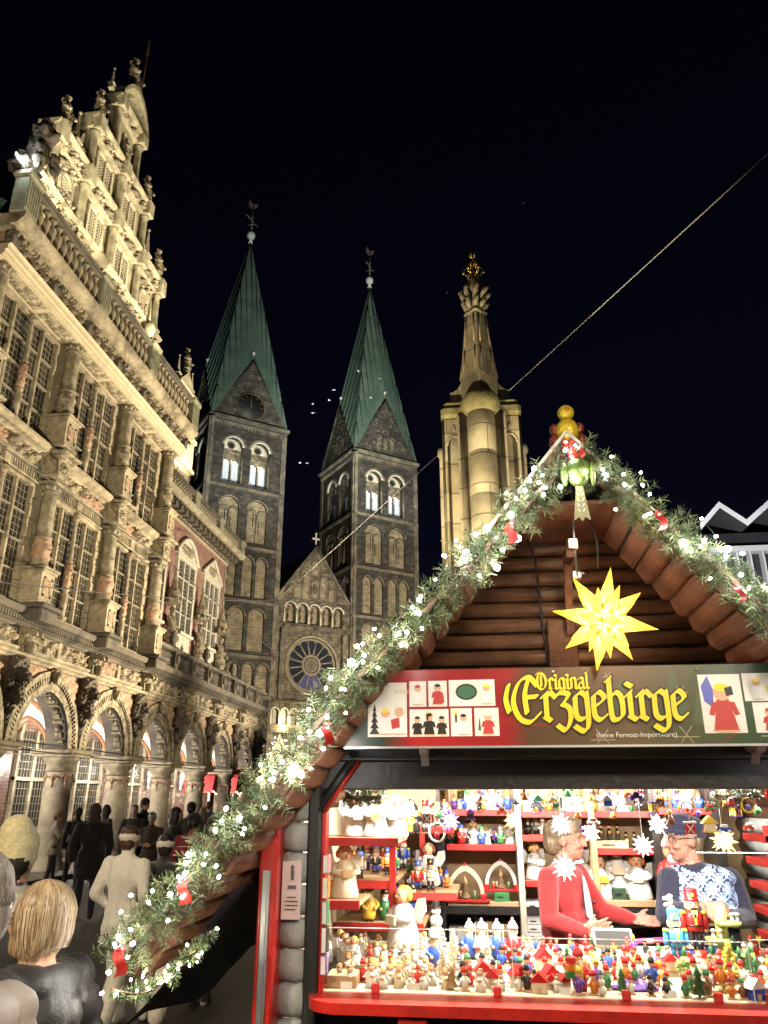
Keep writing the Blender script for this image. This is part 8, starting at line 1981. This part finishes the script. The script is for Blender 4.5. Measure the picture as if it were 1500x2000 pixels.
# sweater with knitted snow stars
SW = bpy.data.materials.new('snowflake_sweater'); SW.use_nodes = True; nt = SW.node_tree; b = nt.nodes['Principled BSDF']; b.inputs['Roughness'].default_value = .85
tc = nt.nodes.new('ShaderNodeTexCoord'); sx_ = nt.nodes.new('ShaderNodeSeparateXYZ'); nt.links.new(tc.outputs['Object'], sx_.inputs[0])
def mth(op, a, b_=None, c_=None):
    n = nt.nodes.new('ShaderNodeMath'); n.operation = op
    for i, v in enumerate((a, b_, c_)):
        if v is None: continue
        if isinstance(v, (int, float)): n.inputs[i].default_value = v
        else: nt.links.new(v, n.inputs[i])
    return n.outputs[0]
def starmask(period, ox, oz, r0):
    u = mth('SUBTRACT', mth('FRACT', mth('MULTIPLY_ADD', sx_.outputs['X'], 1 / period, ox)), .5); v = mth('SUBTRACT', mth('FRACT', mth('MULTIPLY_ADD', sx_.outputs['Z'], 1 / period, oz)), .5)
    r = mth('SQRT', mth('ADD', mth('MULTIPLY', u, u), mth('MULTIPLY', v, v))); a = mth('ARCTAN2', v, u)
    lim = mth('MULTIPLY_ADD', mth('ABSOLUTE', mth('COSINE', mth('MULTIPLY', a, 4.0))), r0 * .62, r0 * .38)
    gap = mth('GREATER_THAN', mth('ABSOLUTE', mth('SINE', mth('MULTIPLY', a, 4.0))), .16)
    return mth('MULTIPLY', mth('LESS_THAN', r, lim), mth('MAXIMUM', gap, mth('LESS_THAN', r, .03)))
m1 = starmask(.095, .1, .35, .46); m2 = starmask(.095, .6, .85, .40); m3 = starmask(.0237, .3, .4, .30)
mk = mth('MAXIMUM', mth('MAXIMUM', m1, m2), mth('MULTIPLY', m3, .8)); hi = mth('MULTIPLY', mk, mth('MULTIPLY', mth('GREATER_THAN', sx_.outputs['Z'], 1.345), mth('LESS_THAN', sx_.outputs['Z'], 1.575)))
mxc = nt.nodes.new('ShaderNodeMix'); mxc.data_type = 'RGBA'; mxc.inputs['A'].default_value = (.008, .009, .030, 1); mxc.inputs['B'].default_value = (.34, .43, .66, 1); nt.links.new(hi, mxc.inputs['Factor']); nt.links.new(mxc.outputs['Result'], b.inputs['Base Color'])
NAVS = fabric('navy_sweater_sleeve', (.008, .009, .030), .85, .2, 30, .4, 140); BERET = fabric('navy_beret', (.010, .013, .045), .8)
hp, ey = head_prims((-.055, .0, 1.685), R(-72), 2, 3, 1.0, 'short', 'beret')
P = hp + [cap((-.01, 0, 1.48), .066, (-.035, 0, 1.60), .058, 2), ell((-.01, .0, 1.535), (.088, .085, .048), mi=8), ell((0, .0, 1.38), (.195, .130, .19), (0, 0, R(-15)), 0), ell((0, 0, 1.495), (.205, .095, .075), (0, 0, R(-15)), 0), ell((0, 0, 1.18), (.195, .15, .20), mi=8), ell((0, 0, 1.0), (.20, .16, .12), mi=8), cap((-.08, 0, .95), .10, (-.08, 0, .25), .07, 1), cap((.08, 0, .95), .10, (.08, 0, .25), .07, 1), ell((-.08, -.06, .19), (.05, .12, .04), mi=4), ell((.08, -.06, .19), (.05, .12, .04), mi=4),
     cap((-.165, -.01, 1.48), .068, (-.225, -.10, 1.31), .057, 8), cap((-.225, -.10, 1.31), .057, (-.085, -.20, 1.345), .048, 8), cap((-.085, -.20, 1.345), .036, (-.06, -.205, 1.352), .034, 2), cap((.18, .02, 1.48), .068, (.225, -.02, 1.29), .057, 8), cap((.225, -.02, 1.29), .057, (.12, -.17, 1.30), .048, 8)]
P += hand_prims((-.05, -.21, 1.352), (1, -.05, .04), (0, .9, -.5), 2, 1.05, .55, 1) + hand_prims((.10, -.18, 1.305), (-1, -.1, .06), (0, .9, -.3), 2, 1.0, .6, 1)
S2 = seller('person', 'seller with navy beret, glasses and blue snowflake sweater', P, [SW, JEANS, SKIN2, HSB, SHOE, BERET, LIPS, EYEW, NAVS], ey, (1.20, 5.02, 0), .0078, .005, [0, 8])
q = MB(); Mh = Matrix.Translation((-.055, 0, 1.685)) @ Matrix.Rotation(R(-72), 4, 'Z'); q.M = Mh
for sx in (-1, 1): q.tube([(sx * .034 + .026 * math.cos(a), -.100, .012 + .018 * math.sin(a)) for a in [i * PI / 8 for i in range(17)]], .0022, 5); q.tube([(sx * .06, -.098, .016), (sx * .078, -.02, .018), (sx * .080, .02, .012)], .0022, 5)
q.build('glasses', MATS['black_frames'], S2)
q = MB(); q.M = Mh
for z in (-.045, -.060, -.075): q.ball((-.083, .01, z), .006, 8, 6)
q.build('earring', mat('pearl', (.8, .75, .7), .2), S2)
# loose strands over the near heads
def strands(parent, c, yaw, mats, n, drop, r=(.094, .106, .090), front=-.35, seed=1, w=.0035, wave=.006):
    rnd = random.Random(seed); q = MB(); M = Matrix.Translation(c) @ Matrix.Rotation(yaw, 4, 'Z'); q.M = M
    for i in range(n):
        a = rnd.uniform(-PI, PI); d = Vector((math.sin(a), math.cos(a), 0))       # a=0 is the back of the head
        if abs(a) > 2.2: continue
        t0 = rnd.uniform(.0, .5); L = drop * rnd.uniform(.8, 1.08) * (1 if abs(a) < 1.9 else .85); ph = rnd.random() * 6; mi = rnd.randrange(len(mats)); ro = rnd.uniform(1.0, 1.07); pts = []
        for k in range(10):
            s = k / 9; ang = t0 + (PI / 2 - t0) * min(1, s * 1.8)
            x, y, z = d.x * r[0] * math.sin(ang) * ro, d.y * r[1] * math.sin(ang) * ro + .012, .045 + r[2] * math.cos(ang) * ro
            if s > .55: z -= (s - .55) / .45 * L; fl = 1 + .05 * math.sin((s - .55) * 5 + ph) - .10 * max(0, s - .85) / .15; x *= fl; y = .012 + (y - .012) * fl
            side = Vector((math.cos(a), -math.sin(a), 0)) * (w * (1 if s < .9 else .5)); p = Vector((x + wave * math.sin(s * 7 + ph) * .4, y, z))
            pts.append((p - side, p + side))
        q.add([tuple(v) for pr in pts for v in pr], [(2 * k, 2 * k + 1, 2 * k + 3, 2 * k + 2) for k in range(9)], mi, True)
    o = q.build('hair_strands', mats, parent); o['kind'] = 'stuff'
B1 = mat('blond_strand', (.56, .42, .26), .4); B2 = mat('dark_blond_strand', (.27, .18, .095), .42); B3 = mat('pale_blond_strand', (.66, .55, .39), .4)
strands(F1, (0, -.015 * .94, 1.625 * 1.61 / 1.75), R(12), [B1, B2, B3, B2], 3000, .115, w=.0010)
strands(F2, (0, -.015 * .97, 1.625 * 1.80 / 1.75), 0, [mat('grey_strand', (.55, .50, .43), .45), mat('dark_grey_strand', (.28, .24, .20), .45)], 2200, .03, (.087, .100, .085), seed=2, w=.0011)
strands(S1, (.035, -.005, 1.690), R(78), [mat('grey_brown_strand', (.28, .21, .13), .5), mat('dark_brown_strand', (.13, .09, .055), .5), mat('pale_brown_strand', (.40, .32, .21), .5)], 700, .02, (.088, .100, .080), seed=3, w=.0025)
